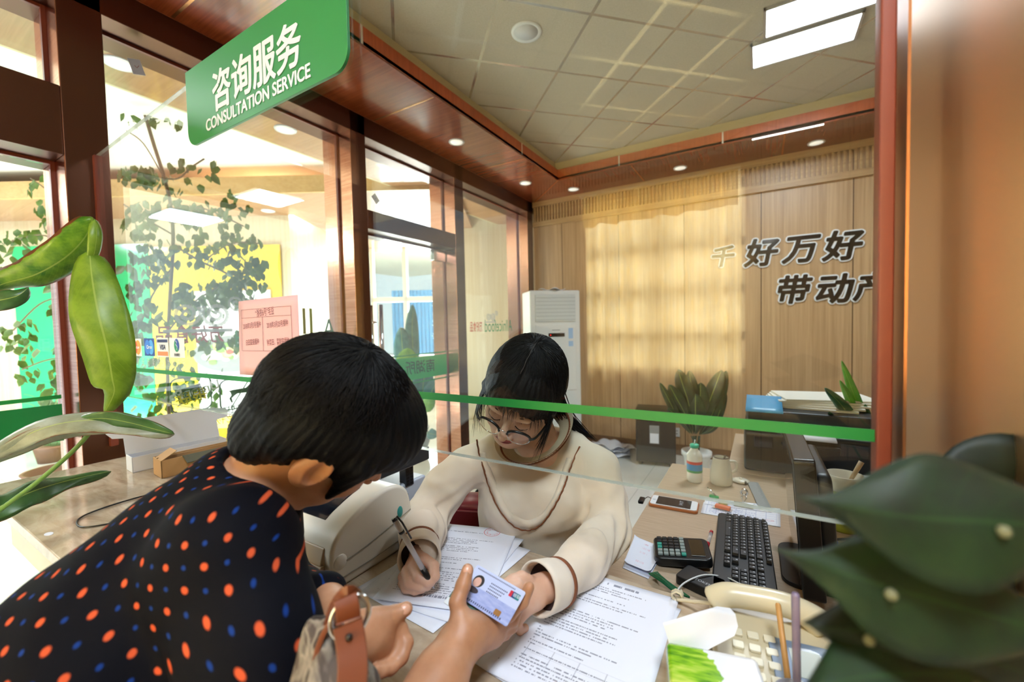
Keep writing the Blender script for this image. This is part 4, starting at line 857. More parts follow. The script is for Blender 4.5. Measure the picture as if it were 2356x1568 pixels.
b = MB(); b.tube(smoothpath([P(1555, 1363, z=ZT+0.003), P(1575, 1340, d=0.80), P(1620, 1322, d=0.82), P(1670, 1328, d=0.82), P(1702, 1342, z=ZD+0.03), P(1730, 1350, z=ZD+0.01)], 8), 0.0016, 8); o = b.build('white_cable', M_white, None, smooth=True); tag(o, 'thin white cable looping over the front of the keyboard', 'cable')
# monitor
mn = empty('monitor', (0.085, 1.04, ZD), math.radians(1), label='black computer monitor seen edge-on at the right of the keyboard', cat='monitor')
Mx = T((0, 0, 0), 0, 0, math.radians(-4))
b = MB(Mx); b.prism(rrect(-0.155, 0.155, 0.018, 0.272, 0.008), -0.02, 0.014, 'x'); b.build('housing', M_black, mn, bevel=0.003)
b = MB(Mx); b.box(-0.0215, -0.0202, -0.143, 0.143, 0.032, 0.258); b.build('screen', mat('screen_glossy', '#26292c', 0.04), mn)
b = MB(Mx); b.prism(rrect(-0.12, 0.12, 0.05, 0.235, 0.02), 0.014, 0.040, 'x'); b.build('rear_cover', M_dark, mn, bevel=0.008)
b = MB(); b.box(0.015, 0.04, -0.03, 0.03, 0.004, 0.12); b.build('stand', M_black, mn, bevel=0.004); b = MB(); b.prism(rrect(-0.05, 0.09, -0.09, 0.09, 0.03), 0, 0.009); b.build('base', M_black, mn, bevel=0.002)
# multifunction printer
pr = empty('printer', (0.135, 1.83, ZD), label='black multifunction printer with paper on its tray on the low cabinet', cat='printer')
b = MB(); b.prism([(-0.19, 0.0), (0.17, 0.0), (0.17, 0.15), (0.10, 0.165), (-0.15, 0.155), (-0.19, 0.135)], -0.185, 0.185, 'x'); b.build('body', M_black, pr, bevel=0.01)
b = MB(); b.box(-0.178, 0.178, -0.15, 0.165, 0.168, 0.205); b.build('scanner_lid', M_dark, pr, bevel=0.008)
for x0, x1 in ((-0.155, -0.10), (0.08, 0.15)): b = MB(); b.box(x0, x1, -0.1925, -0.188, 0.085, 0.125); b.build('front_recess', mat('gloss_dark', '#22252c', 0.1), pr, bevel=0.002)
b = MB(); b.prism([(-0.25, 0.115), (-0.19, 0.10), (-0.10, 0.13), (-0.10, 0.14), (-0.19, 0.112), (-0.25, 0.125)], -0.075, 0.075, 'x'); b.build('output_tray', M_dark, pr, bevel=0.003)
b = MB(); b.box(-0.02, 0.005, -0.1925, -0.1902, 0.035, 0.055); b.build('white_label', M_paper, pr)
b = MB(); b.box(0.02, 0.16, -0.20, -0.185, 0.022, 0.026); b.box(0.02, 0.16, -0.20, -0.185, 0.034, 0.038); b.build('vent', M_dark, pr)
def prpaper(lab, x0, x1, y0, y1, z0, z1, m=M_paper, thick=0.004):
    o = sheet('printer_paper', lambda u, v: (x0+(x1-x0)*u, y0+(y1-y0)*v, z0+(z1-z0)*v), 4, 4, m, None, thick); o.location = (0.135, 1.83, ZD); tag(o, lab, 'paper')
prpaper('white printed sheet coming out of the black printer', -0.065, 0.065, -0.255, -0.10, 0.142, 0.167)
prpaper('colourful leaflet on the left of the printer tray', -0.18, -0.07, -0.19, -0.02, 0.207, 0.235, mat('leaflet_blue', '#4f9fd0', 0.4))
for i in range(5):
    o = MB(); o.box(-0.15, 0.13, -0.10, 0.10, 0, 0.006); q = o.build('paper_stack', mat('stack_paper', '#e3ddd0', 0.7), None); q.location = (0.155+0.012*i, 1.84+0.01*i, ZD+0.206+0.0065*i); q.rotation_euler = (0, 0, 0.08*i-0.1)
    tag(q, ['lowest sheaf in the pile of papers on the printer lid', 'second lowest sheaf in the pile of papers on the printer lid', 'middle sheaf in the pile of papers on the printer lid', 'second highest sheaf in the pile of papers on the printer lid', 'topmost sheaf in the pile of papers on the printer lid'][i], 'papers')
# clipped folders beside the monitor
for i in range(6):
    e = empty('clipped_file', (0.24+0.006*i, 1.46-0.012*i, ZD+0.014*i), -0.5+0.12*i, label='%s clipped file in the stack behind the monitor' % ['bottom', 'second lowest', 'third lowest', 'third highest', 'second highest', 'top'][i], cat='file')
    b = MB(); b.box(-0.11, 0.10, -0.08, 0.08, 0, 0.012); b.build('sheets', mat('file_paper', '#c9ccd2', 0.7), e); b = MB(); b.box(-0.115, -0.09, -0.03, 0.02, -0.0005, 0.0135); b.build('binder_clip', mat('teal_clip', '#3f9a96', 0.35) if i % 2 == 0 else M_black, e, bevel=0.002)
# green and white cup
gc = empty('tall_cup', (0.178, 1.29, ZD), label='white cup standing in a yellow-green sleeve behind the monitor', cat='cup')
MB().lathe([(0.002, 0), (0.036, 0), (0.037, 0.004), (0.037, 0.098), (0.036, 0.098)], 40).build('sleeve', mat('lime_sleeve', '#a9b23c', 0.5), gc, smooth=True)
MB().lathe([(0.0375, 0.098), (0.0385, 0.102), (0.0385, 0.135), (0.036, 0.135), (0.035, 0.11), (0.002, 0.11)], 40).build('rim', M_ceramic, gc, smooth=True)
b = MB(); b.tube(smoothpath([(0.036, -0.01, 0.128), (0.055, -0.014, 0.125), (0.055, -0.014, 0.105), (0.037, -0.01, 0.10)], 6), 0.004, 10); b.build('handle', M_ceramic, gc, smooth=True)
b = MB(); b.tube([(0.01, 0.01, 0.11), (0.036, 0.02, 0.165)], [0.004, 0.006], 8); b.build('spoon', mat('wood_spoon', '#b99f7f', 0.5), gc, smooth=True)
rb = empty('red_seal_pad', (0.12, 1.36, ZD), label='small red seal pad beside the yellow-green cup', cat='seal pad'); MB().lathe([(0.002, 0), (0.018, 0), (0.02, 0.006), (0.018, 0.014), (0.002, 0.016)], 24).build('lid', mat('seal_red', '#c2242c', 0.35), rb, smooth=True)
b = MB(); b.tube(smoothpath([(0.13, 1.36, ZD+0.004), (0.125, 1.27, ZD+0.02), (0.15, 1.2, ZD+0.01), (0.14, 1.1, ZD+0.004)], 8), 0.0025, 8); o = b.build('blue_cable', mat('cable_blue', '#2f5fb0', 0.4), None, smooth=True); tag(o, 'blue network cable running behind the monitor', 'cable')
b = MB(); b.tube(smoothpath([P(1860, 1285, d=0.9), P(1880, 1255, d=0.9), P(1930, 1240, d=0.92), P(1990, 1245, z=ZD+0.005)], 8), 0.003, 8); o = b.build('black_cable', M_black, None, smooth=True); tag(o, 'black cable arching behind the monitor', 'cable')

rescale(1.308)
# ================================================================== SCULPTING HELPERS (distance fields -> one continuous surface)
def _a(v): return np.array(v, dtype=np.float32)
def rcone(p, a, b, ra, rb):
    a, b = _a(a), _a(b); ba = b-a; t = np.clip(((p-a)@ba)/max(float(ba@ba), 1e-9), 0, 1)
    return np.linalg.norm(p-a-t[:, None]*ba, axis=1) - (ra+(rb-ra)*t)
def ell(p, c, r, rot=None):
    q = p-_a(c)
    if rot is not None: q = q@_a(rot)
    r = _a(r); k0 = np.linalg.norm(q/r, axis=1); k1 = np.linalg.norm(q/(r*r), axis=1)+1e-9
    return k0*(k0-1.0)/k1
def smin(a, b, k):
    h = np.clip(0.5+0.5*(b-a)/k, 0, 1); return b+(a-b)*h-k*h*(1-h)
def smax(a, b, k): return -smin(-a, -b, k)
def chain(p, pts, rs, k=0.006):
    d = None
    for i in range(len(pts)-1):
        e = rcone(p, pts[i], pts[i+1], rs[i], rs[i+1]); d = e if d is None else smin(d, e, k)
    return d
def surfnet(fn, lo, hi, h, B=12):
    lo, hi = np.array(lo, float), np.array(hi, float); nb = np.ceil((hi-lo)/(h*B)).astype(int); n = nb*B+1
    F = np.empty(n, dtype=np.float32)
    g = [lo[i]+h*(np.arange(nb[i])*B+B/2) for i in range(3)]; cx, cy, cz = np.meshgrid(*g, indexing='ij'); C = np.stack([cx, cy, cz], -1).reshape(-1, 3).astype(np.float32)
    FC = np.concatenate([fn(C[k:k+200000]) for k in range(0, len(C), 200000)]); FB = FC.reshape(nb)
    F[:-1, :-1, :-1] = np.repeat(np.repeat(np.repeat(np.sign(FB)*0.5, B, 0), B, 1), B, 2); F[-1] = 0.5; F[:, -1] = 0.5; F[:, :, -1] = 0.5
    act = np.argwhere(np.abs(FB) < h*B*1.35+0.004); off = np.stack(np.meshgrid(np.arange(B+1), np.arange(B+1), np.arange(B+1), indexing='ij'), -1).reshape(-1, 3)
    for k in range(0, len(act), 160):
        I = (act[k:k+160, None, :]*B+off[None]).reshape(-1, 3); F[I[:, 0], I[:, 1], I[:, 2]] = fn((lo+h*I).astype(np.float32))
    S = F < 0; s8 = [S[a:a+n[0]-1, b:b+n[1]-1, c:c+n[2]-1] for a in (0, 1) for b in (0, 1) for c in (0, 1)]
    any_ = s8[0].copy(); all_ = s8[0].copy()
    for q in s8[1:]: any_ |= q; all_ &= q
    ijk = np.argwhere(any_ & ~all_); idx = -np.ones(n-1, dtype=np.int32); idx[ijk[:, 0], ijk[:, 1], ijk[:, 2]] = np.arange(len(ijk))
    v = {(a, b, c): F[ijk[:, 0]+a, ijk[:, 1]+b, ijk[:, 2]+c] for a in (0, 1) for b in (0, 1) for c in (0, 1)}
    acc = np.zeros((len(ijk), 3)); cnt = np.zeros(len(ijk))
    for d in range(3):
        o = [j for j in range(3) if j != d]
        for a_ in (0, 1):
            for b_ in (0, 1):
                k0 = [0, 0, 0]; k0[o[0]] = a_; k0[o[1]] = b_; k1 = list(k0); k1[d] = 1; f0, f1 = v[tuple(k0)], v[tuple(k1)]
                c = (f0 < 0) != (f1 < 0); t = np.where(c, f0/(f0-f1+1e-20), 0); cnt += c; acc[:, d] += t; acc[:, o[0]] += c*a_; acc[:, o[1]] += c*b_
    V = lo + h*(ijk + acc/np.maximum(cnt, 1)[:, None]); Q = []
    for d in range(3):
        o = [(d+1) % 3, (d+2) % 3]; A = [slice(None)]*3; Bq = [slice(None)]*3; A[d] = slice(0, -1); Bq[d] = slice(1, None)
        s0, s1 = S[tuple(A)], S[tuple(Bq)]; E = np.argwhere(s0 != s1)
        ok = (E[:, o[0]] > 0) & (E[:, o[1]] > 0) & (E[:, o[0]] < n[o[0]]-1) & (E[:, o[1]] < n[o[1]]-1); E = E[ok]
        def g2(da, db):
            q = E.copy(); q[:, o[0]] -= da; q[:, o[1]] -= db; return idx[q[:, 0], q[:, 1], q[:, 2]]
        q = np.stack([g2(1, 1), g2(0, 1), g2(0, 0), g2(1, 0)], 1); fl = ~s0[E[:, 0], E[:, 1], E[:, 2]]; q[fl] = q[fl][:, ::-1]; Q.append(q)
    return V, np.concatenate(Q)
def sculpt(name, fn, lo, hi, h, m, parent=None, mats=None, matfn=None, M=None, uvfn=None, smooth_it=1):
    V, Q = surfnet(fn, lo, hi, h)
    fm = None
    if matfn is not None: fm = matfn(V[Q].mean(1)).astype(np.int32)
    uv = uvfn(V) if uvfn is not None else None
    if M is not None: A = np.array(M); V = V@A[:3, :3].T + A[:3, 3]
    me = bpy.data.meshes.new(name); me.vertices.add(len(V)); me.vertices.foreach_set('co', V.astype(np.float32).ravel())
    me.loops.add(len(Q)*4); me.loops.foreach_set('vertex_index', Q.astype(np.int32).ravel()); me.polygons.add(len(Q))
    me.polygons.foreach_set('loop_start', np.arange(0, len(Q)*4, 4, dtype=np.int32)); me.polygons.foreach_set('loop_total', np.full(len(Q), 4, dtype=np.int32))
    for mm in (mats or [m]): me.materials.append(mm)
    if fm is not None: me.polygons.foreach_set('material_index', fm)
    me.polygons.foreach_set('use_smooth', np.ones(len(Q), dtype=bool)); me.update(); me.validate()
    if uv is not None:
        ul = me.uv_layers.new(name='uv'); ul.data.foreach_set('uv', uv[Q.ravel()].astype(np.float32).ravel())
    o = bpy.data.objects.new(name, me); COL.objects.link(o)
    if parent: o.parent = parent
    if smooth_it: s_ = o.modifiers.new('smooth', 'SMOOTH'); s_.factor = 0.5; s_.iterations = smooth_it
    return o
def headM(px, py, d, Fc, Lc):
    Fw, Lw = np.array(CV(Fc)), np.array(CV(Lc)); Lw -= Lw.dot(Fw)*Fw; Lw /= np.linalg.norm(Lw); Xr = -Lw; Uw = np.cross(Xr, Fw)
    c = P(px, py, d=d); return Matrix([[Xr[i], Fw[i], Uw[i], c[i]] for i in range(3)]+[[0, 0, 0, 1]])
def loc(M, p): return np.array((M @ Vector(p))[:])
def snoise(p, s, seed=0):
    r = np.random.RandomState(seed); out = 0
    for i in range(5):
        w = r.normal(size=3)*s; out = out+np.sin(p@_a(w)+r.uniform(0, 6.28))
    return out/5
# ---- materials
def skin(name, c, c2, sss=0.12):
    m = mat(name, c, 0.48); t = NT(m); n = t.noise(t.obj(), 28, 5, 0.6); t.l.new(t.ramp(n, [(0.3, lin(c2)), (0.7, lin(c))]), t.b.inputs['Base Color'])
    t.b.inputs['Subsurface Weight'].default_value = sss; t.b.inputs['Subsurface Radius'].default_value = (0.012, 0.005, 0.003); t.b.inputs['Subsurface Scale'].default_value = 0.6
    t.bump(t.noise(t.obj(), 420, 3), 0.12, 0.0006); return m
S_clerk = skin('fair_skin', '#e3b89e', '#d8a68a'); S_cust = skin('tan_skin', '#c4906e', '#b27d5a')
def hairmat(name, c, c2):
    m = mat(name, c, 0.5); t = NT(m); s = t.sep(t.uv()); v = t.comb(t.math('MULTIPLY', s[0], 60), t.math('MULTIPLY', s[1], 2.2), 0.0)
    n = t.noise(v, 4.0, 5, 0.7, 0.3); t.l.new(t.ramp(n, [(0.35, lin(c)), (0.75, lin(c2))]), t.b.inputs['Base Color']); t.bump(n, 0.45, 0.003)
    t.b.inputs['Specular IOR Level'].default_value = 0.13; return m
H_black = hairmat('black_hair', '#030304', '#0c0d10'); H_dark = hairmat('dark_hair', '#0c0a0a', '#221c1a')
H_strand = mat('hair_strand', '#060506', 0.5); H_strand.node_tree.nodes['Principled BSDF'].inputs['Specular IOR Level'].default_value = 0.25
def polar_uv(c, axis, ref):
    c, ax, rf = np.array(c), np.array(axis, float), np.array(ref, float); ax /= np.linalg.norm(ax); rf -= rf.dot(ax)*ax; rf /= np.linalg.norm(rf); r2 = np.cross(ax, rf)
    def f(V):
        q = V-c; return np.stack([np.arctan2(q@r2, q@rf)/(2*np.pi)+0.5, np.linalg.norm(q, axis=1)*8], 1)
    return f
def groove(p, c, axis, ref, n=46, amp=0.0016):
    c, ax, rf = _a(c), _a(axis), _a(ref); ax = ax/np.linalg.norm(ax); rf = rf-rf.dot(ax)*ax; rf = rf/np.linalg.norm(rf); r2 = np.cross(ax, rf)
    q = p-c; a = np.arctan2(q@r2, q@rf); r = np.linalg.norm(q, axis=1)
    return amp*(np.sin(a*n+8*r/0.1)+0.6*np.sin(a*n*2.3+1.3+5*r/0.1)+0.5*np.sin(a*17+3*r/0.1))*np.clip(r/0.05, 0, 1)
def head_skin(p, jaw=1.0, ear=1.0):
    d = ell(p, (0, -0.015, 0.03), (0.074, 0.093, 0.084)); d = smin(d, ell(p, (0, 0.018, -0.03), (0.061, 0.072, 0.086)), 0.02)
    d = smin(d, ell(p, (0, 0.052, -0.095), (0.026*jaw, 0.026, 0.02)), 0.03); d = smin(d, ell(p, (0, 0.03, -0.075), (0.047*jaw, 0.045, 0.032)), 0.025)
    ax = np.abs(p[:, 0]); q = np.stack([ax, p[:, 1], p[:, 2]], 1)
    d = smin(d, ell(q, (0.036, 0.055, -0.030), (0.024, 0.026, 0.026)), 0.02)
    d = smin(d, ell(q, (0.022, 0.083, 0.020), (0.026, 0.012, 0.010)), 0.012)
    d = smax(d, -ell(q, (0.031, 0.104, 0.0), (0.017, 0.018, 0.012)), 0.014)
    d = smin(d, ell(q, (0.031, 0.0765, -0.002), (0.0155, 0.0135, 0.0115)), 0.004)
    d = smin(d, rcone(q, (0, 0.088, 0.004), (0, 0.109, -0.030), 0.0065, 0.0095), 0.008); d = smin(d, ell(q, (0.0125, 0.097, -0.034), (0.0075, 0.010, 0.0065)), 0.005)
    d = smax(d, -ell(q, (0.006, 0.100, -0.0415), (0.0035, 0.006, 0.003)), 0.002)
    d = smin(d, ell(p, (0, 0.088, -0.055), (0.022, 0.010, 0.0048)), 0.003); d = smin(d, ell(p, (0, 0.086, -0.0645), (0.017, 0.011, 0.0058)), 0.003)
    d = smax(d, -ell(p, (0, 0.101, -0.0592), (0.021, 0.008, 0.0012)), 0.002); d = smax(d, -ell(p, (0, 0.098, -0.0755), (0.015, 0.006, 0.004)), 0.006)
    # ears
    e = ell(q, (0.077+(ear-1)*0.03, -0.008, -0.006), (0.008*ear, 0.019*ear, 0.031*ear), [[1, 0.25, 0], [-0.25, 1, 0.15], [0, -0.15, 1]]); e = smax(e, -ell(q, (0.087+(ear-1)*0.04, -0.002, -0.002), (0.012, 0.0115*ear, 0.0205*ear)), 0.002)
    e = smin(e, ell(q, (0.079, 0.004, -0.012), (0.004, 0.005, 0.007)), 0.004); d = smin(d, e, 0.006)
    return d
def lips_mat(c):
    q = c; inl = ((np.abs(q[:, 0])/0.0215)**2 + ((q[:, 2]+0.0598)/0.0098)**2 < 1) & (q[:, 1] > 0.078); return inl
def strands(name, M, c, r, axis, ref, n, th0, th1, rad, m, parent, afn=None, lift=0.003, seed=1, curl=0.25):
    rs = np.random.RandomState(seed); ax, rf = np.array(axis, float), np.array(ref, float); ax /= np.linalg.norm(ax); rf -= rf.dot(ax)*ax; rf /= np.linalg.norm(rf); r2 = np.cross(ax, rf)
    b = MB(); c = np.array(c); r = np.array(r)
    for i in range(n):
        a = rs.uniform(-np.pi, np.pi); t0, t1 = th0+rs.uniform(0, 0.8)*(th1(a)-th0)*0.8, th1(a)*rs.uniform(0.85, 1.07); pts = []
        lf = rs.uniform(0, lift); cu_ = rs.uniform(-curl, curl)
        if t1 < t0+0.1: continue
        for k in range(9):
            s = k/8; th = t0+(t1-t0)*s; aa = a+cu_*s*s
            dr = ax*np.cos(th)+(rf*np.cos(aa)+r2*np.sin(aa))*np.sin(th); rr = 1/np.sqrt(((dr/r)**2).sum()); pts.append(M @ Vector(c+dr*(rr+0.0008+lf*s*s+0.0005*np.sin(k*2+i))))
        b.tube(pts, [rad*(1-0.75*(k/8)) for k in range(9)], 3)
    return b.build(name, m, parent, smooth=True)
# ================================================================== THE CLERK (seated behind the glass)
def W(px, py, d): return np.array(P(px, py, d=d))
HM = headM(1202, 906, 0.945, (-0.37, 0.56, -0.74), (0.917, 0.334, -0.206))
HMi = np.array(HM.inverted())
clerk = empty('person', P(1240, 1300, d=1.12), label='seated woman in a cream sweater and dark-rimmed glasses, writing with a pen behind the glass', cat='person')
clerk.location.z = FLB
OFF = -np.array(clerk.location[:])
def TL_(M): return Matrix.Translation(Vector(OFF)) @ M
IDT = Matrix.Translation(Vector(OFF))
def tolocal(p): return p@HMi[:3, :3].T.astype(np.float32)+HMi[:3, 3].astype(np.float32)
neckA, neckB = loc(HM, (0, -0.03, -0.05)), W(1243, 1040, 1.06)
# hands
RHr = W(967, 1262, 0.865)
def hand_r(p):   # right hand round the pen
    d = rcone(p, RHr, W(962, 1292, 0.826), 0.022, 0.018)
    kn = [(952, 1303, 0.787), (936, 1313, 0.790), (927, 1327, 0.795), (926, 1341, 0.80)]
    for (x, y, z), r in zip(kn, (0.0125, 0.0125, 0.012, 0.011)): d = smin(d, rcone(p, W(962, 1288, 0.828), W(x, y, z), 0.016, r*0.80), 0.007)
    fs = [[(952, 1303, 0.787), (962, 1327, 0.765), (985, 1338, 0.762), (992, 1340, 0.766)], [(936, 1313, 0.790), (941, 1341, 0.766), (968, 1349, 0.762), (984, 1349, 0.768)],
          [(927, 1327, 0.795), (934, 1352, 0.773), (955, 1357, 0.767), (972, 1355, 0.774)], [(926, 1341, 0.80), (938, 1360, 0.785), (956, 1362, 0.780), (966, 1360, 0.786)],
          [(975, 1285, 0.815), (998, 1302, 0.785), (1000, 1325, 0.768), (991, 1337, 0.763)]]
    for i, f in enumerate(fs):
        r0 = (0.0092, 0.0090, 0.0086, 0.0078, 0.0100)[i]; d = smin(d, chain(p, [W(*q) for q in f], [r0*1.12, r0*1.04, r0*0.96, r0*0.82], 0.002), 0.0018)
    return d
LHr = W(1262, 1348, 0.722)
def hand_l(p):
    d = rcone(p, LHr, W(1226, 1360, 0.702), 0.025, 0.024)
    kn = [(1190, 1346, 0.675), (1184, 1370, 0.668), (1188, 1394, 0.667), (1198, 1414, 0.672)]
    for (x, y, z) in kn: d = smin(d, rcone(p, W(1228, 1370, 0.700), W(x, y, z), 0.019, 0.0108), 0.008)
    fs = [[(1190, 1346, 0.675), (1160, 1352, 0.668), (1143, 1368, 0.672), (1135, 1380, 0.68)], [(1184, 1370, 0.668), (1160, 1394, 0.660), (1158, 1418, 0.668), (1170, 1428, 0.678)],
          [(1188, 1394, 0.667), (1170, 1420, 0.660), (1174, 1438, 0.668), (1188, 1440, 0.678)], [(1198, 1414, 0.672), (1188, 1436, 0.665), (1196, 1448, 0.672), (1208, 1444, 0.68)],
          [(1222, 1340, 0.700), (1200, 1328, 0.690), (1180, 1334, 0.680), (1165, 1342, 0.675)]]
    for i, f in enumerate(fs):
        r0 = (0.0094, 0.0092, 0.0088, 0.0080, 0.0100)[i]; d = smin(d, chain(p, [W(*q) for q in f], [r0*1.12, r0*1.04, r0*0.96, r0*0.82], 0.002), 0.002)
    return d
def torso(p, g=0.0):
    d = ell(p, W(1232, 1150, 1.09), (0.150+g, 0.095+g, 0.19+g), ROTB)
    d = smin(d, chain(p, [W(1075, 1070, 1.07), W(1155, 1035, 1.10), W(1315, 1038, 1.08), W(1378, 1078, 1.03)], [0.042+g, 0.052+g, 0.052+g, 0.044+g]), 0.05)
    d = smin(d, rcone(p, W(1235, 1180, 1.10), W(1240, 1400, 1.13), 0.112+g, 0.14+g), 0.06)
    d = smin(d, ell(p, W(1180, 1155, 1.01), (0.06+g, 0.05+g, 0.06+g)), 0.05); d = smin(d, ell(p, W(1285, 1160, 1.0), (0.06+g, 0.05+g, 0.06+g)), 0.05)
    return d
ROTB = np.array([CV((0.97, 0.02, -0.12)), CV((0.10, 0.0, 1.0)), CV((0, -1, 0.08))]).T
def sleeves(p, g=0.0):
    r = chain(p, [W(1078, 1072, 1.06), W(1022, 1125, 1.05), W(984, 1182, 1.03), W(972, 1225, 0.94), W(967, 1266, 0.862)], [0.048+g, 0.049+g, 0.046+g, 0.043+g, 0.038+g], 0.03)
    l = chain(p, [W(1376, 1078, 1.03), W(1394, 1150, 1.00), W(1396, 1222, 0.935), W(1345, 1285, 0.825), W(1288, 1335, 0.745)], [0.047+g, 0.046+g, 0.045+g, 0.041+g, 0.036+g], 0.03)
    wr = 0.0060*(np.sin(p@_a(CV((0.25, 1.0, 0.6)))*210+2.5*snoise(p, 26, 3))) * np.clip(1-np.minimum(np.linalg.norm(p-_a(W(972, 1205, 0.98)), axis=1), np.linalg.norm(p-_a(W(1415, 1240, 0.9)), axis=1))/0.14, 0, 1)
    return r+wr, l+wr
NB = W(1240, 1015, 1.07)
def sweater(p):
    r, l = sleeves(p); d = smin(torso(p), r, 0.028); d = smin(d, l, 0.028)
    d = d + 0.0045*snoise(p, 30, 5) + 0.0016*snoise(p, 80, 8)
    # neckline
    d = smax(d, -rcone(p, NB+UPB*0.09+FWB*0.045, NB-UPB*0.02-FWB*0.01, 0.070, 0.052), 0.006)
    return d
UPB = np.array(CV((0.03, -0.93, -0.30))); FWB = np.array(CV((-0.12, 0.30, -0.93))); SDB = np.cross(FWB, UPB)
def bodyfn(p):
    q = tolocal(p); d = np.full(len(p), 9.0, dtype=np.float32)
    near = np.linalg.norm(q, axis=1) < 0.2
    if near.any(): d[near] = head_skin(q[near])
    d = smin(d, rcone(p, neckA, neckB, 0.046, 0.056), 0.02)
    d = smin(d, torso(p, -0.012), 0.02)
    r, l = sleeves(p, -0.013); d = smin(d, r, 0.015); d = smin(d, l, 0.015); d = smin(d, hand_r(p), 0.008); d = smin(d, hand_l(p), 0.008)
    return d
def clerk_mat(c):
    return lips_mat(tolocal(c.astype(np.float32))).astype(int)
allp = np.array([W(940, 1360, 0.74), W(1440, 1450, 0.66), W(1240, 1400, 1.3), W(1060, 780, 0.9), W(1420, 1000, 1.1), W(900, 1250, 1.1)])
body = sculpt('body', bodyfn, (-1.05, 0.42, 0.60), (-0.18, 1.30, 1.36), 0.0021, None, clerk, mats=[S_clerk, mat('lip_rose', '#b55a58', 0.4)], matfn=clerk_mat, M=IDT, smooth_it=1)
# face and hands carry finer detail: resample them denser in the same mesh via subdivision
sw = sculpt('sweater', sweater, (-1.02, 0.60, 0.66), (-0.15, 1.32, 1.20), 0.0038, None, clerk, mats=[mat('cream_knit', '#e2d3c0', 0.85)], M=IDT)
t = NT(MATS['cream_knit']); n = t.noise(t.obj(), 700, 2); n2 = t.noise(t.obj(), 9, 3); t.bump(n, 0.25, 0.001); t.b.inputs['Sheen Weight'].default_value = 0.25
t.l.new(t.ramp(n2, [(0.3, lin('#dccab2')), (0.7, lin('#ebdecd'))]), t.b.inputs['Base Color'])
_dg = bpy.context.evaluated_depsgraph_get(); bpy.context.view_layer.update(); _dg.update()
SWT = BVHTree.FromObject(sw, _dg)
def onsw(px, py, lift=0.002):
    r = Vector(ray(px, py)).normalized(); o_ = Vector(CAM)+Vector(OFF); hit = SWT.ray_cast(o_, r)
    if hit[0] is None: return Vector(W(px, py, 1.0))+Vector(OFF)
    return hit[0]-r*lift
M_brown = mat('brown_trim', '#7a4526', 0.8)
trim = smoothpath([onsw(*q) for q in ((1097, 1012), (1103, 1045), (1112, 1075), (1124, 1115), (1140, 1155), (1162, 1190), (1188, 1213), (1214, 1219), (1240, 1210), (1262, 1185), (1283, 1150), (1298, 1118), (1307, 1090), (1318, 1060), (1334, 1026))], 6)
trim = [v+Vector((0.0006*math.sin(i*2.1), 0, 0.0008*math.cos(i*1.7))) for i, v in enumerate(trim)]
b = MB(); b.tube(trim, 0.0022, 6); b.build('chest_trim', M_brown, clerk, smooth=True)
fr_ = smoothpath([onsw(*q, lift=0.001) for q in ((1118, 1040), (1130, 1080), (1142, 1112), (1158, 1148), (1180, 1180), (1214, 1196), (1246, 1180), (1268, 1150), (1282, 1118), (1292, 1085), (1303, 1052))], 6)
b = MB()
for i in range(len(fr_)):
    s_ = i/(len(fr_)-1); k = min(range(len(trim)), key=lambda j: abs(j/(len(trim)-1)-(0.06+0.88*s_))); a_, c_ = fr_[i], trim[k]; fr_[i] = (a_, c_, i)
vb = [];
for a_, c_, i in fr_: up = (a_-c_); wv = 0.004*(0.5+0.5*math.sin(i*0.9)); vw = (Vector(CAM)+Vector(OFF)-a_).normalized(); vb.append((a_, (a_+c_)/2+vw*(0.004+wv), c_+vw*0.001))
k0_ = b.addv([q for t3 in vb for q in t3])
for i in range(len(vb)-1):
    for j in (0, 1): a0 = k0_+i*3+j; b.face(a0, a0+1, a0+4, a0+3)
o = b.build('ruffle', MATS['cream_knit'], clerk, smooth=True); md = o.modifiers.new('solid', 'SOLIDIFY'); md.thickness = 0.0015
# collar: ribbed band + brown edge
def ringpts(c, e1, e2, e3, r1, r2, n=72, sag=0.0):
    return [Vector(c+e1*r1*math.cos(2*math.pi*i/n)+e2*r2*math.sin(2*math.pi*i/n)+e3*sag*math.sin(2*math.pi*i/n)) + Vector(OFF) for i in range(n)]
e1 = np.array(CV((0.96, -0.20, -0.10))); e2 = np.array(CV((-0.16, 0.62, -0.78))); e3 = np.cross(e1, e2)
NC = W(1233, 1000, 1.025)
def collar_ring(r1, r2, rad, m, nm, off=0.0, n=90):
    b = MB(); b.tube(ringpts(NC+e3*off, e1, e2, e3, r1, r2, n), rad, 10, True); return b.build(nm, m, clerk, smooth=True)
b = MB(); n = 150
R1 = ringpts(NC+e3*0.006, e1, e2, e3, 0.060, 0.064, n); R2 = ringpts(NC-e3*0.008, e1, e2, e3, 0.083, 0.087, n); R3 = ringpts(NC-e3*0.026, e1, e2, e3, 0.096, 0.102, n)
if (R1[0]-R2[0]).length > 0:
    vs = []
    for i in range(n):
        a_, c_ = R1[i], R2[i]; nv = (a_-c_).cross(R1[(i+1) % n]-a_).normalized(); up = nv if nv.dot(Vector(e3)) > 0 else -nv
        bmp = 0.0012 if i % 2 else 0.0
        vs += [a_-up*0.003, a_+up*(0.001+bmp), (a_+c_)/2+up*(0.0045+bmp), c_+up*(0.001+bmp), R3[i]]
    k = b.addv(vs)
    for i in range(n):
        j = (i+1) % n
        for q in range(4): b.face(k+i*5+q, k+i*5+q+1, k+j*5+q+1, k+j*5+q)
b.build('collar', mat('cream_rib', '#ddd0b4', 0.85), clerk, smooth=True)
collar_ring(0.0865, 0.0905, 0.0036, M_brown, 'collar_edge', -0.009)
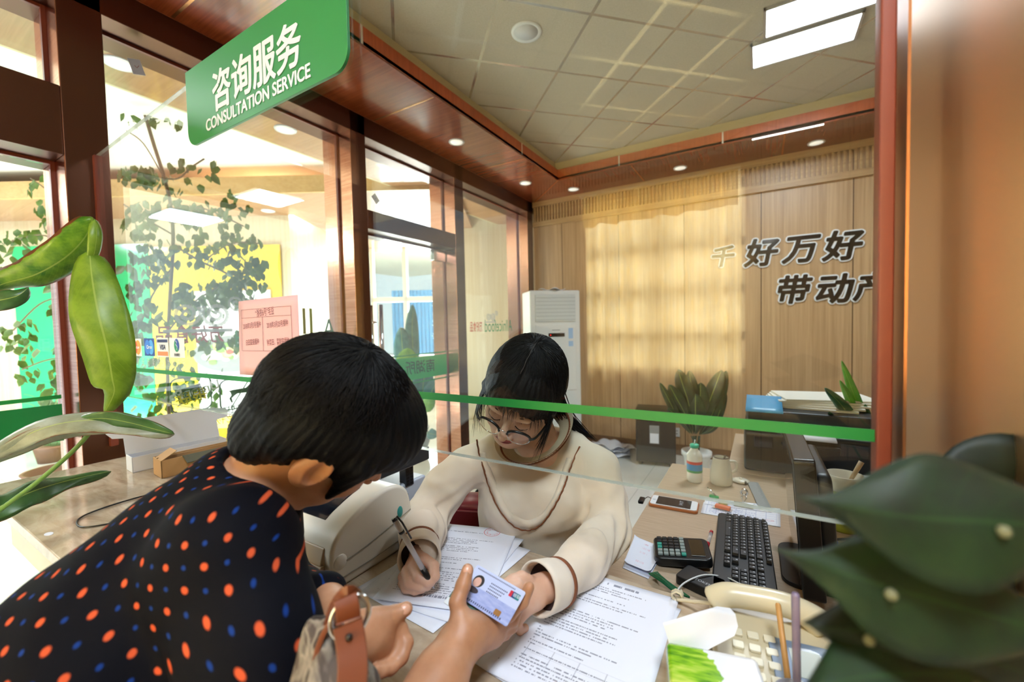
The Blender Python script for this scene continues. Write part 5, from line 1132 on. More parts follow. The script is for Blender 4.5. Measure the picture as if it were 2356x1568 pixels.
# cuffs
def cuff(a, c, r0, r1, nm='cuff'):
    a, c = Vector(a)+Vector(OFF), Vector(c)+Vector(OFF); z = (c-a).normalized(); x = z.orthogonal().normalized(); y = z.cross(x); L = (c-a).length
    M = Matrix([[x[i], y[i], z[i], a[i]] for i in range(3)]+[[0, 0, 0, 1]])
    b = MB(M); b.lathe([(r0*0.86, -0.004), (r0, 0.0), (r0*1.05, L*0.3), (r1, L*0.8), (r1*1.01, L), (r1*0.93, L*1.04), (r1*0.88, L*0.9), (r0*0.86, L*0.2)], 40, cap=False); b.build(nm, MATS['cream_knit'], clerk, smooth=True)
    b = MB(M); b.lathe([(r0*0.95, -0.008), (r0*1.035, -0.007), (r0*1.045, 0.001), (r0*0.95, 0.002)], 40, cap=False); b.build('cuff_stripe', M_brown, clerk, smooth=True)
    b = MB(M); b.lathe([(r0*0.5, L*0.55), (r1*0.89, L*0.60)], 32, cap=False); b.build('cuff_inside', mat('dark_inside', '#2a1414', 0.8), clerk, smooth=True)  # dark ring set inside the cuff opening
cuff(W(966, 1258, 0.872), W(965, 1285, 0.822), 0.040, 0.0425); cuff(W(1280, 1340, 0.738), W(1236, 1353, 0.702), 0.040, 0.043)
# features
def hp(x, y, z): return Vector((HM @ Vector((x, y, z)))) + Vector(OFF)
for s in (-1, 1):
    b = MB(); b.tube(smoothpath([hp(s*0.014, 0.091, 0.022), hp(s*0.030, 0.089, 0.026), hp(s*0.046, 0.078, 0.021)], 6), [0.0012+0.0012*math.sin(math.pi*i/12) for i in range(13)], 6); b.build('eyebrow', mat('brow_dark', '#33241f', 0.8), clerk, smooth=True)
    b = MB(); b.tube(smoothpath([hp(s*0.017, 0.0875, -0.0055), hp(s*0.030, 0.0905, -0.0085), hp(s*0.044, 0.083, -0.0055)], 6), 0.0010, 5)
    for i in range(9):
        x = 0.018+0.003*i; y0 = 0.088+0.0025*math.sin(math.pi*i/8)-0.004*(i/8)**3; b.tube([hp(s*x, y0, -0.0075), hp(s*(x+0.001), y0+0.005, -0.0125)], [0.0004, 0.0001], 3)
    b.build('eyelashes', mat('lash_black', '#120e0d', 0.7), clerk, smooth=True)
    b = MB(); b.sphere(hp(s*0.006, 0.1000, -0.0405), 0.0022); b.build('nostril', mat('nostril_dark', '#4a241c', 0.8), clerk, smooth=True)
b = MB(); b.tube(smoothpath([hp(-0.019, 0.0925, -0.0588), hp(0.0, 0.0985, -0.0600), hp(0.019, 0.0925, -0.0585)], 6), 0.0006, 4); b.build('mouth_line', mat('mouth_dark', '#6e2f2f', 0.6), clerk, smooth=True)
# hair
CR = (0.0, -0.03, 0.125)
def clerk_hair(p):
    d = ell(p, (0, -0.017, 0.036), (0.087, 0.106, 0.099)); d = smin(d, ell(p, (0, 0.045, 0.055), (0.070, 0.055, 0.050)), 0.02)
    q = np.stack([np.abs(p[:, 0]), p[:, 1], p[:, 2]], 1)
    d = smin(d, rcone(q, (0.073, 0.030, 0.02), (0.073, 0.012, -0.045), 0.016, 0.006), 0.01)
    d = smax(d, -ell(p, (0.0, 0.118, -0.055), (0.068, 0.085, 0.108)), 0.006)
    d = smax(d, -ell(q, (0.086, -0.002, -0.018), (0.02, 0.022, 0.022)), 0.006)
    d = smax(d, -ell(p, (0, 0.02, -0.11), (0.09, 0.085, 0.07)), 0.012)
    part = np.exp(-(p[:, 0]/0.0028)**2)*(p[:, 1] > -0.06)*(p[:, 2] > 0.06); d = d+0.0035*part
    return d+groove(p, CR, (0, 0, 1), (0, 1, 0), 60, 0.0011)
sculpt('hair', clerk_hair, (-0.11, -0.15, -0.10), (0.11, 0.13, 0.16), 0.0026, H_dark, clerk, M=TL_(HM), uvfn=polar_uv(CR, (0, 0, 1), (0, 1, 0)))
b = MB(); pl = smoothpath([(0, 0.060, 0.118), (0, 0.02, 0.1345), (0, -0.02, 0.1355), (0, -0.05, 0.128)], 8)
b.tube([hp(*q) for q in [(x+0.0006*math.sin(i*1.3), y, z-0.0012) for i, (x, y, z) in enumerate(pl)]], 0.0009, 6); b.build('hair_parting', mat('scalp_grey', '#3a3230', 0.7), clerk, smooth=True)
strands('hair_strands', TL_(HM), (0, -0.017, 0.036), (0.088, 0.107, 0.100), (0, -0.05, 1), (0, 1, 0), 620, 0.05, lambda a: 1.75 if abs(a) > 0.9 else 1.15, 0.0006, H_strand, clerk, lift=0.003, seed=4)
b = MB(); rs = random.Random(3)     # fringe and loose side locks
for i in range(80):
    x0 = rs.uniform(-0.062, 0.062); x1 = x0*1.12+rs.uniform(-0.008, 0.008); zz = 0.018+0.012*rs.random()-0.35*abs(x0)*(1 if rs.random() < 0.6 else 2.0)
    b.tube(smoothpath([hp(x0*0.8, 0.078, 0.085), hp(x0*0.95, 0.098-abs(x0)*0.30, 0.058), hp(x1, 0.102-abs(x1)*0.52, zz+0.014), hp(x1*1.03, 0.100-abs(x1)*0.50, zz-0.008)], 4), [0.0007]*8+[0.0005, 0.0004, 0.0003, 0.0002, 0.0001], 3)
for s in (-1, 1):
    for i in range(34):
        y = 0.02+rs.uniform(-0.015, 0.035); ln = rs.uniform(0.05, 0.14); wx = rs.uniform(-0.006, 0.010)
        b.tube(smoothpath([hp(s*0.074, y, 0.05), hp(s*(0.080+wx*0.4), y+0.010, 0.0), hp(s*(0.076+wx), y+0.018+wx, -0.03-ln*0.3), hp(s*(0.070+wx*1.6), y+0.014+wx*2, -0.03-ln*0.8)], 4), [0.0006]*9+[0.0004, 0.0003, 0.0002, 0.0001], 3)
b.build('loose_locks', H_strand, clerk, smooth=True)
PT = [Vector(q)+Vector(OFF) for q in (loc(HM, (-0.035, -0.10, 0.0)), W(1296, 950, 1.06), W(1330, 985, 1.08), W(1372, 1015, 1.10))]
b = MB()
for i in range(90):
    j = Vector((rs.gauss(0, 0.008), rs.gauss(0, 0.008), rs.gauss(0, 0.008))); e_ = Vector((rs.gauss(0, 0.006), rs.gauss(0, 0.006), rs.gauss(0, 0.004)))
    b.tube(smoothpath([PT[0]+j, PT[1]+j*1.2, PT[2]+j*0.8, PT[3].lerp(PT[2], rs.random()*0.7)+e_], 4), [0.0012]*9+[0.0009, 0.0006, 0.0003, 0.0001], 3)
b.build('ponytail', H_strand, clerk, smooth=True)
# legs of the seated clerk and her stool (below the counter)
def legs(p):
    d = rcone(p, (-0.58, 1.05, 0.28), (-0.62, 0.86, 0.23), 0.085, 0.065); d = smin(d, rcone(p, (-0.62, 0.86, 0.23), (-0.61, 0.88, FLB+0.07), 0.06, 0.04), 0.03)
    d = smin(d, rcone(p, (-0.54, 1.05, 0.28), (-0.47, 0.86, 0.23), 0.085, 0.065), 0.03); d = smin(d, rcone(p, (-0.47, 0.86, 0.23), (-0.47, 0.88, FLB+0.07), 0.06, 0.04), 0.03)
    d = smin(d, rcone(p, np.array(W(1240, 1400, 1.13)), (-0.56, 1.06, 0.30), 0.14, 0.13), 0.04); return d
sculpt('trousers', legs, (-0.78, 0.72, FLB), (-0.30, 1.28, 0.74), 0.012, mat('dark_trousers', '#22242c', 0.8), clerk, M=IDT)
b = MB(IDT)
for x in (-0.61, -0.47): b.sphere((x, 0.85, FLB+0.035), 0.05, sq=(0.85, 1.8, 0.7))
b.build('shoes', M_black, clerk, smooth=True)
stl = empty('stool', (-0.57, 1.08, FLB), label='round office stool carrying the seated woman', cat='stool')
b = MB(); b.lathe([(0.002, 0.355), (0.17, 0.355), (0.18, 0.37), (0.18, 0.40), (0.17, 0.415), (0.002, 0.415)], 36); b.build('seat', M_black, stl, smooth=True)
b = MB(); b.lathe([(0.02, 0.03), (0.02, 0.355)], 16); b.build('pole', M_chrome, stl, smooth=True); b = MB(); b.lathe([(0.002, 0.0), (0.20, 0.0), (0.20, 0.012), (0.03, 0.03), (0.002, 0.03)], 36); b.build('base', M_chrome, stl, smooth=True)
# glasses
gl = empty('eyeglasses', hp(0, 0.105, -0.012)-Vector(OFF), label='dark browline eyeglasses worn low on the nose of the woman', cat='glasses')
GO = -Vector(gl.location)
def gq(x, y, z): return Vector(HM @ Vector((x, y, z)))+GO
GY, GZ = 0.113, -0.014
for s in (-1, 1):
    top, bot = [], []
    for i in range(13):
        a_ = math.pi*i/12; top.append(gq(s*0.0335+0.0245*math.cos(a_), GY-0.16*abs(s*0.0335+0.0245*math.cos(a_))+0.0, GZ+0.004+0.0155*math.sin(a_)**0.7)); bot.append(gq(s*0.0335+0.0245*math.cos(a_), GY-0.16*abs(s*0.0335+0.0245*math.cos(a_)), GZ+0.004-0.022*math.sin(a_)))
    b = MB(); b.tube(top, 0.0028, 8); b.build('brow_rim', mat('rim_black', '#15110f', 0.25), gl, smooth=True)
    b = MB(); b.tube(bot, 0.0008, 6); b.build('lower_rim', M_chrome, gl, smooth=True)
    ring = top+bot[::-1][1:-1]; b = MB(); k = b.addv(ring); b.face(*[k+i for i in range(len(ring))]); b.build('lens', glass_mat('lens_glass', (0.97, 0.97, 0.97), 0.6), gl)
    b = MB(); b.tube(smoothpath([gq(s*0.058, GY-0.008, GZ+0.008), gq(s*0.068, GY-0.018, GZ+0.010), gq(s*0.078, 0.05, GZ+0.012), gq(s*0.082, -0.002, GZ+0.014), gq(s*0.080, -0.02, GZ-0.004)], 5), 0.0026, 8); b.build('temple', MATS['rim_black'], gl, smooth=True)
    b = MB(); b.tube(smoothpath([gq(s*0.010, GY-0.004, GZ+0.006), gq(s*0.009, GY-0.012, GZ-0.002)], 4), 0.0008, 6); b.sphere(gq(s*0.0095, GY-0.013, GZ-0.004), 0.003); b.build('nose_pad', M_chrome, gl, smooth=True)
b = MB(); b.tube(smoothpath([gq(-0.010, GY-0.002, GZ+0.010), gq(0, GY+0.002, GZ+0.013), gq(0.010, GY-0.002, GZ+0.010)], 5), 0.0012, 8); b.build('bridge', M_chrome, gl, smooth=True)
# pen
pA, pB = W(999, 1353, 0.766), W(906, 1192, 0.735); pn = empty('pen', pA, label='clear gel pen with a black grip in the writing hand', cat='pen')
v_ = Vector(pB-pA)
tube_between('x', (0, 0, 0), v_, [('tip', M_chrome, [(0, 0.0006), (0.10, 0.0028)]), ('grip', M_black, [(0.10, 0.0042), (0.14, 0.0052), (0.30, 0.0052)]), ('barrel', mat('pen_barrel', '#dfe0e8', 0.2), [(0.30, 0.0047), (0.98, 0.0047)]), ('ring', M_black, [(0.80, 0.0052), (0.83, 0.0052)]), ('end_cap', M_black, [(0.97, 0.0050), (1.0, 0.0044)])], pn)
nn = v_.normalized().cross(Vector(ray(950, 1250)).normalized()).normalized(); b = MB(); b.tube([v_*0.99, v_*1.0-nn*0.006, v_*0.9-nn*0.0085, v_*0.68-nn*0.0085], 0.0018, 6); b.build('clip', M_black, pn, smooth=True)
# ================================================================== THE CUSTOMER (leaning over the counter)
KM = headM(762, 985, 0.600, (0.61, 0.62, 0.49), (-0.2, -0.48, 0.85)); KMi = np.array(KM.inverted())
cust = empty('person', (-0.75, 0.05, FLB), label='dark-haired customer in a navy shirt with orange and blue dots leaning over the counter', cat='person')
COFF = -np.array(cust.location[:]); CID = Matrix.Translation(Vector(COFF))
def ktl(p): return p@KMi[:3, :3].T.astype(np.float32)+KMi[:3, 3].astype(np.float32)
FA = [W(830, 1900, 0.42), W(925, 1705, 0.46), W(1010, 1562, 0.517), W(1052, 1490, 0.553)]
def hand_c(p):     # right hand holding the card
    w = W(1050, 1488, 0.553)
    d = rcone(p, w, W(1080, 1450, 0.568), 0.0260, 0.0235)
    d = smin(d, rcone(p, W(1065, 1458, 0.558), W(1104, 1450, 0.586), 0.020, 0.013), 0.015)
    kn = [(1138, 1424, 0.594), (1144, 1438, 0.598), (1143, 1453, 0.600), (1134, 1468, 0.598)]
    for (x, y, z) in kn: d = smin(d, rcone(p, W(1078, 1464, 0.570), W(x, y, z), 0.020, 0.0115), 0.014)
    fs = [[(1138, 1424, 0.594), (1174, 1410, 0.602), (1202, 1383, 0.607), (1218, 1350, 0.611)], [(1144, 1438, 0.598), (1180, 1424, 0.614), (1196, 1388, 0.630), (1200, 1368, 0.645)],
          [(1143, 1453, 0.600), (1176, 1440, 0.618), (1186, 1408, 0.636), (1182, 1388, 0.650)], [(1134, 1468, 0.598), (1162, 1456, 0.616), (1168, 1430, 0.632), (1160, 1412, 0.645)],
          [(1062, 1432, 0.562), (1052, 1385, 0.572), (1066, 1345, 0.585), (1076, 1310, 0.596)]]
    for i, f in enumerate(fs):
        r0 = (0.0094, 0.0094, 0.0090, 0.0082, 0.0106)[i]; d = smin(d, chain(p, [W(*q) for q in f], [r0*1.2, r0*1.02, r0*0.95, r0*0.80], 0.004), 0.004 if i < 4 else 0.012)
    d = d + 0.0006*snoise(p, 160, 12)
    return d
def hand_d(p):     # left hand, palm half open above the counter
    d = rcone(p, W(812, 1460, 0.50), W(862, 1448, 0.517), 0.023, 0.021)
    kn = [(888, 1440, 0.53), (890, 1462, 0.53), (886, 1484, 0.525), (878, 1504, 0.52)]
    for (x, y, z) in kn: d = smin(d, rcone(p, W(850, 1465, 0.512), W(x, y, z), 0.019, 0.0115), 0.012)
    fs = [[(885, 1442, 0.53), (920, 1448, 0.537), (934, 1478, 0.530), (928, 1505, 0.52)], [(888, 1466, 0.53), (915, 1482, 0.53), (921, 1512, 0.52), (906, 1530, 0.51)], [(884, 1490, 0.525), (900, 1512, 0.52), (898, 1534, 0.51), (882, 1540, 0.50)],
          [(876, 1510, 0.52), (884, 1530, 0.512), (876, 1542, 0.50), (864, 1540, 0.494)], [(850, 1425, 0.51), (880, 1420, 0.525), (908, 1412, 0.535), (934, 1400, 0.54)]]
    for i, f in enumerate(fs):
        r0 = (0.0098, 0.0096, 0.0092, 0.0084, 0.0108)[i]; d = smin(d, chain(p, [W(*q) for q in f], [r0*1.15, r0*1.02, r0*0.95, r0*0.8], 0.003), 0.003 if i < 4 else 0.012)
    return d
LA = [W(650, 1235, 0.70), W(675, 1400, 0.62), W(735, 1385, 0.575), W(800, 1470, 0.50)]
def ctorso(p, g=0.0):
    d = chain(p, [W(542, 1135, 0.590), W(455, 1310, 0.545), W(290, 1540, 0.485), W(60, 1900, 0.46)], [0.060+g, 0.110+g, 0.135+g, 0.16+g], 0.05)
    d = smin(d, chain(p, [W(535, 1260, 0.478), W(556, 1160, 0.60), W(604, 1235, 0.74)], [0.062+g, 0.050+g, 0.052+g], 0.04), 0.05)
    return d
def carms(p, g=0.0):
    r = chain(p, [W(535, 1275, 0.470), W(585, 1480, 0.430), W(650, 1740, 0.40), W(790, 1900, 0.42)], [0.066+g, 0.057+g, 0.052+g, 0.042+g], 0.03)
    l = chain(p, [W(608, 1240, 0.73), W(668, 1400, 0.63), W(738, 1374, 0.575)], [0.052+g, 0.045+g, 0.034+g], 0.03)
    return r, l
def shirt(p):
    r, l = carms(p); d = smin(ctorso(p), r, 0.035); d = smin(d, l, 0.03)
    d = d + 0.0035*snoise(p, 24, 21) + 0.0016*snoise(p, 60, 22)
    # cloth folds running down from the shoulder
    d = d + 0.0035*np.sin(p@_a(CV((0.85, -0.5, 0.1)))*75+2*snoise(p, 9, 23))*np.clip((1.05-p[:, 2])/0.15, 0, 1)
    d = smax(d, -rcone(p, kneckA*0.25+kneckB*0.75, kneckA, 0.050, 0.070), 0.006)
    return d
kneckA, kneckB = np.array(loc(KM, (0, -0.035, -0.06))), W(592, 1158, 0.590)
def cbody(p):
    q = ktl(p); d = np.full(len(p), 9.0, dtype=np.float32); near = np.linalg.norm(q, axis=1) < 0.2
    if near.any(): d[near] = head_skin(q[near], 1.12, 1.12)
    d = smin(d, rcone(p, kneckA, kneckB, 0.047, 0.052), 0.025); d = smin(d, ctorso(p, -0.014), 0.02); r, l = carms(p, -0.014); d = smin(d, r, 0.02); d = smin(d, l, 0.02)
    d = smin(d, chain(p, FA, [0.037, 0.034, 0.0285, 0.0262], 0.03), 0.01); d = smin(d, chain(p, [W(742, 1372, 0.575), W(800, 1470, 0.50)], [0.026, 0.027]), 0.01)
    d = smin(d, hand_c(p), 0.01); d = smin(d, hand_d(p), 0.01); return d
sculpt('body', cbody, (-1.05, -0.30, 0.42), (-0.20, 0.72, 1.32), 0.0021, None, cust, mats=[S_cust, mat('lip_brown', '#9c5448', 0.45)], matfn=lambda c: lips_mat(ktl(c.astype(np.float32))).astype(int), M=CID)
m = mat('dotted_shirt', '#07070f', 0.8); t = NT(m); s = t.sep(t.uv())
def dots(cu, cv, sp, r, jit):
    fu = t.math('SUBTRACT', t.math('FRACT', t.math('ADD', t.math('DIVIDE', s[0], sp), cu)), 0.5); fv = t.math('SUBTRACT', t.math('FRACT', t.math('ADD', t.math('DIVIDE', s[1], sp), cv)), 0.5)
    return t.math('SQRT', t.math('ADD', t.math('MULTIPLY', fu, fu), t.math('MULTIPLY', fv, fv)))
def soft(d_, r, e=0.03): return t.math('SUBTRACT', 1.0, t.math('DIVIDE', t.math('SUBTRACT', d_, r-e), e*2), clamp=True)
SP = 0.0260
od = dots(0.0, 0.0, SP, 0, 0); bd = dots(0.5, 0.5, SP, 0, 0)
c = t.mix(soft(od, 0.115), lin('#07070f'), lin('#cc5530')); c = t.mix(soft(bd, 0.075), c, lin('#14357a')); t.l.new(c, t.b.inputs['Base Color'])
t.bump(t.noise(t.obj(), 600, 2), 0.1, 0.001); t.b.inputs['Specular IOR Level'].default_value = 0.12
ax_u = np.array(CV((0.72, 0.62, 0.0))); ax_v = np.array(CV((-0.62, 0.72, 0.25)))
ax_u = np.array(CV((0.80, 0.42, 0.42))); ax_v = np.array(CV((-0.45, 0.88, -0.12)))
def shirtuv(V):
    q = V-W(455, 1310, 0.545); vv = q@ax_v; spine = np.array(CV((-0.62, 0.76, -0.10))); sidea = np.array(CV((0.76, 0.62, 0.15))); outa = np.cross(spine, sidea)
    # unroll round the spine so the dots keep their size on the flank
    ang = np.arctan2(q@sidea, -(q@outa)*np.sign((np.array(CV((0, 0, -1)))@outa))*-1.0)
    rad = np.sqrt((q@sidea)**2+(q@outa)**2); return np.stack([ang*np.clip(rad, 0.08, 0.14)*1.0, q@spine], 1)
sh_ = sculpt('shirt', shirt, (-1.12, -0.42, 0.30), (-0.30, 0.66, 1.16), 0.0045, m, cust, M=CID, uvfn=shirtuv)
# collar standing round the neck
kz = Vector(kneckA-kneckB).normalized(); kx = Vector(CV((0.62, 0.70, -0.2))); kx = (kx-kz*kx.dot(kz)).normalized(); ky = kz.cross(kx)
KC = Matrix([[kx[i], ky[i], kz[i], kneckB[i]+COFF[i]] for i in range(3)]+[[0, 0, 0, 1]])
vs_, fs_ = [], []; n = 48
for k, (r, z) in enumerate(((0.053, -0.012), (0.0535, 0.014), (0.055, 0.019), (0.061, 0.013), (0.076, -0.024), (0.073, -0.028))):
    for i in range(n):
        a_ = 2*math.pi*i/n; vs_.append(KC @ Vector((r*math.cos(a_)*1.0, r*math.sin(a_)*1.0, z+0.006*math.cos(a_+0.5)-(0.03*max(0, math.cos(a_))**2 if k > 2 else 0))))
for k in range(5):
    for i in range(n): j = (i+1) % n; fs_.append((k*n+i, k*n+j, (k+1)*n+j, (k+1)*n+i))
o = link_mesh('collar', vs_, fs_, m, cust, True); ul = o.data.uv_layers.new(name='uv')
for p_ in o.data.polygons:
    for li in p_.loop_indices:
        vi = o.data.loops[li].vertex_index; ul.data[li].uv = ((vi % n)/n*0.50, (vi//n)*0.012)
# hair
KR = (0.0, -0.045, 0.115)
def cust_hair(p):
    q = np.stack([np.abs(p[:, 0]), p[:, 1], p[:, 2]], 1)
    d = ell(p, (0, -0.020, 0.038), (0.090, 0.109, 0.097)); d = smin(d, ell(p, (0, -0.066, -0.038), (0.064, 0.044, 0.062)), 0.03); d = smin(d, ell(p, (0, 0.045, 0.060), (0.078, 0.066, 0.055)), 0.03)
    d = smin(d, ell(q, (0.058, -0.038, 0.012), (0.030, 0.048, 0.044)), 0.02)
    d = smin(d, rcone(q, (0.076, 0.036, 0.03), (0.070, 0.044, -0.040), 0.018, 0.005), 0.014)
    d = smax(d, -ell(p, (0, 0.128, -0.060), (0.072, 0.080, 0.098)), 0.008)
    d = smax(d, -ell(q, (0.090, -0.012, -0.034), (0.036, 0.032, 0.052)), 0.005)
    d = smax(d, -ell(p, (0, 0.022, -0.112), (0.11, 0.072, 0.074)), 0.012)
    return d+groove(p, KR, (0, -0.2, 1), (0, 1, 0), 52, 0.0008)
sculpt('hair', cust_hair, (-0.12, -0.16, -0.13), (0.12, 0.14, 0.16), 0.0028, H_black, cust, M=CID @ KM, uvfn=polar_uv(KR, (0, -0.2, 1), (0, 1, 0)))
strands('hair_strands', CID @ KM, (0, -0.020, 0.038), (0.091, 0.110, 0.098), (0, -0.35, 1), (0, 1, 0), 900, 0.05, lambda a: 1.85 if abs(a) > 2.3 else (1.28 if abs(a) > 0.8 else 1.3), 0.00055, H_strand, cust, lift=0.004, seed=9, curl=0.5)
def kp(x, y, z): return Vector(KM @ Vector((x, y, z))) + Vector(COFF)
for s in (-1, 1):
    b = MB(); b.tube(smoothpath([kp(s*0.014, 0.091, 0.022), kp(s*0.030, 0.089, 0.026), kp(s*0.046, 0.078, 0.021)], 6), 0.002, 6); b.build('eyebrow', mat('brow_dark', '#33241f'), cust, smooth=True)
    b = MB(); b.tube(smoothpath([kp(s*0.017, 0.0875, -0.0055), kp(s*0.030, 0.0905, -0.0085), kp(s*0.044, 0.083, -0.0055)], 6), 0.0010, 5); b.build('eyelashes', mat('lash_black', '#120e0d'), cust, smooth=True)
# thumb nail and finger nails of the card hand
M_nail = mat('nail_pink', '#d9a488', 0.3)
def nail(a, c, r, toward):
    a, c = Vector(a)+Vector(COFF), Vector(c)+Vector(COFF); z = (c-a).normalized(); o_ = (Vector(CAM)+Vector(COFF)-c).normalized() if toward is None else toward; o_ = (o_-z*o_.dot(z)).normalized(); x = z.cross(o_)
    b = MB(Matrix([[x[i], z[i], o_[i], (c+o_*r*0.62)[i]] for i in range(3)]+[[0, 0, 0, 1]])); b.sphere((0, -0.002, 0), 1.0, 14, 8, (r*0.68, r*0.85, r*0.30)); b.build('nail', M_nail, cust, smooth=True)
nail(W(1066, 1345, 0.585), W(1076, 1310, 0.596), 0.0095, None); nail(W(900, 1415, 0.533), W(934, 1400, 0.54), 0.0095, None); nail(W(1196, 1368, 0.614), W(1214, 1347, 0.620), 0.0080, None)
# trousers and shoes out of frame, so that the customer stands on the floor
def clegs(p):
    h = W(60, 1900, 0.50); a = np.array((h[0]+0.06, h[1]+0.0, 0.30)); b_ = np.array((h[0]-0.12, h[1]+0.05, 0.30))
    d = rcone(p, h, (a+b_)/2, 0.15, 0.14)
    for q in (a, b_): d = smin(d, chain(p, [q, np.array((q[0], q[1]-0.02, 0.2)), np.array((q[0], q[1]-0.04, FLB+0.08))], [0.10, 0.085, 0.055]), 0.03)
    return d
hh = W(60, 1900, 0.50)
sculpt('trousers', clegs, (hh[0]-0.32, hh[1]-0.26, FLB), (hh[0]+0.26, hh[1]+0.30, hh[2]+0.2), 0.013, mat('dark_trousers', '#22242c'), cust, M=CID)
b = MB(CID)
for dx in (0.06, -0.12): b.sphere((hh[0]+dx, hh[1]+0.02, FLB+0.035), 0.05, sq=(0.9, 2.2, 0.7))
b.build('shoes', M_black, cust, smooth=True)
# identity / bank card
TLc, TRc = W(1104, 1301, 0.640), W(1205, 1359, 0.604)
X_ = Vector(TRc-TLc).normalized(); Yc = Vector(CV((0.44, -0.42, 0.79))); Yc = (Yc-X_*Yc.dot(X_)).normalized()
cen = Vector((TLc+TRc)/2)-Yc*0.027; cdm = frame(cen, X_, Yc); card = empty('bank_card', (0, 0, 0), label='pale blue bank card with a portrait held between the hands', cat='card'); card.matrix_world = cdm
m = mat('card_blue', '#b9c2e6', 0.3); t = NT(m); s = t.sep(t.obj()); n = t.noise(t.mapping(t.obj(), (60, 200, 1)), 1.0, 3); t.l.new(t.mix(t.math('MULTIPLY', n, t.math('LESS_THAN', s[1], -0.002)), lin('#c9d0ee'), lin('#6f80c8')), t.b.inputs['Base Color'])
b = MB(); b.prism(rrect(-0.0428, 0.0428, -0.027, 0.027, 0.003), -0.0004, 0.0004); b.build('card_body', m, card)
def cq(nm, x0, x1, y0, y1, c, h=0.0006, r=0): b = MB(); (b.prism(rrect(x0, x1, y0, y1, r), 0.0004, h) if r else b.box(x0, x1, y0, y1, 0.0004, h)); return b.build(nm, mat('ink_'+c.strip('#'), c, 0.35), card)
def ce(nm, cx_, cy_, rx, ry, c, h): b = MB(); b.prism([(cx_+rx*math.cos(i/24*6.283), cy_+ry*math.sin(i/24*6.283)) for i in range(24)], 0.0004, h); return b.build(nm, mat('ink_'+c.strip('#'), c, 0.5), card)
ce('portrait_hair', -0.026, 0.006, 0.0085, 0.0095, '#231a1c', 0.00065); ce('portrait_face', -0.027, 0.004, 0.0058, 0.0075, '#e0ae9c', 0.0008); ce('portrait_coat', -0.027, -0.0085, 0.0095, 0.0045, '#2c1e2a', 0.0007)
cq('chip', 0.017, 0.027, -0.022, -0.014, '#9a6a35', 0.0008, 0.0015); cq('logo_red', 0.0225, 0.029, 0.010, 0.019, '#c8283c', 0.0007, 0.001); cq('logo_blue', 0.027, 0.034, 0.010, 0.019, '#1d3f78', 0.0008, 0.001); cq('logo_teal', 0.032, 0.039, 0.010, 0.019, '#1a7a80', 0.0009, 0.001)
text('logo_writing', '银联', frame((0.034, 0.0145, 0.001), (1, 0, 0), (0, 1, 0)), 0.006, M_paper, card)
M_ct = mat('card_ink', '#4a4f78', 0.5)
b = MB()
for i in range(30): b.box(-0.038+i*0.0022, -0.0368+i*0.0022, 0.0215, 0.0235, 0.0004, 0.0006)
for r in range(4):
    for i in range(11-r): b.box(-0.008+i*0.0026, -0.0064+i*0.0026, 0.012-r*0.0045, 0.0138-r*0.0045, 0.0004, 0.0006)
for i in range(20): b.box(-0.036+i*0.0034, -0.0342+i*0.0034, -0.0245, -0.0215, 0.0004, 0.0006)
b.build('printed_lines', M_ct, card)
# a folded booklet held under the card
bk = empty('bank_booklet', (0, 0, 0), label='folded dark green and white slip held underneath the card', cat='slip'); bk.matrix_world = frame(cen-Vector(cdm.col[2][:3])*0.006-Yc*0.012-X_*0.018, X_, Yc)
b = MB(); b.box(-0.035, 0.02, -0.022, 0.02, -0.0005, 0.0005); b.build('cover', mat('slip_green', '#4f6a5c', 0.4), bk); b = MB(); b.box(-0.036, 0.015, -0.030, -0.020, -0.0008, 0.0008); b.build('edge_strip', M_white, bk)
rescale(1.0)
# ================================================================== THINGS ON THE COUNTER
M_beige = mat('printer_beige', '#d6d0c2', 0.4); M_beige2 = mat('printer_beige_dark', '#b09a7c', 0.35)
bp = empty('slip_printer', (-0.87, 0.60, ZT), label='large rounded beige slip printer with a dark display on the counter', cat='printer')
prof = [(-0.105, 0.0), (-0.118, 0.05), (-0.112, 0.088), (-0.085, 0.115), (-0.045, 0.135), (0.0, 0.150), (0.035, 0.153), (0.065, 0.145), (0.088, 0.120), (0.098, 0.06), (0.092, 0.0)]
b = MB(); b.prism(smooth2 if False else [(p.x, p.y) for p in smoothpath([(y, z, 0) for y, z in prof], 4)], -0.17, 0.175, 'x'); b.build('body', M_beige, bp, bevel=0.008, seg=3)
b = MB(); b.prism([(-0.122, 0.012), (-0.127, 0.05), (-0.117, 0.082), (-0.109, 0.082), (-0.116, 0.05), (-0.108, 0.012)], -0.165, 0.155, 'x'); b.build('front_cover', M_beige2, bp, bevel=0.004)
b = MB(); b.prism([(-0.129, 0.038), (-0.132, 0.044), (-0.129, 0.052), (-0.12, 0.052), (-0.12, 0.038)], -0.16, 0.160, 'x'); b.build('paper_slot', mat('slot_brown', '#8c7556', 0.4), bp, bevel=0.002)
b = MB(); b.prism([(-0.086, 0.1165), (-0.040, 0.1395), (0.002, 0.1535), (0.002, 0.150), (-0.04, 0.135), (-0.084, 0.1125)], -0.15, 0.115, 'x'); b.build('display_cover', mat('display_blue_black', '#10161f', 0.06), bp, bevel=0.001)
b = MB(); b.sphere((0.1755, 0.058, 0.088), 0.010, sq=(0.25, 0.8, 1.25)); b.build('teal_button', mat('teal_button', '#1f8a86', 0.3), bp, smooth=True)
b = MB(); b.sphere((0.172, -0.098, 0.052), 0.016, sq=(0.5, 1, 1)); b.build('side_knob', M_beige, bp, smooth=True)
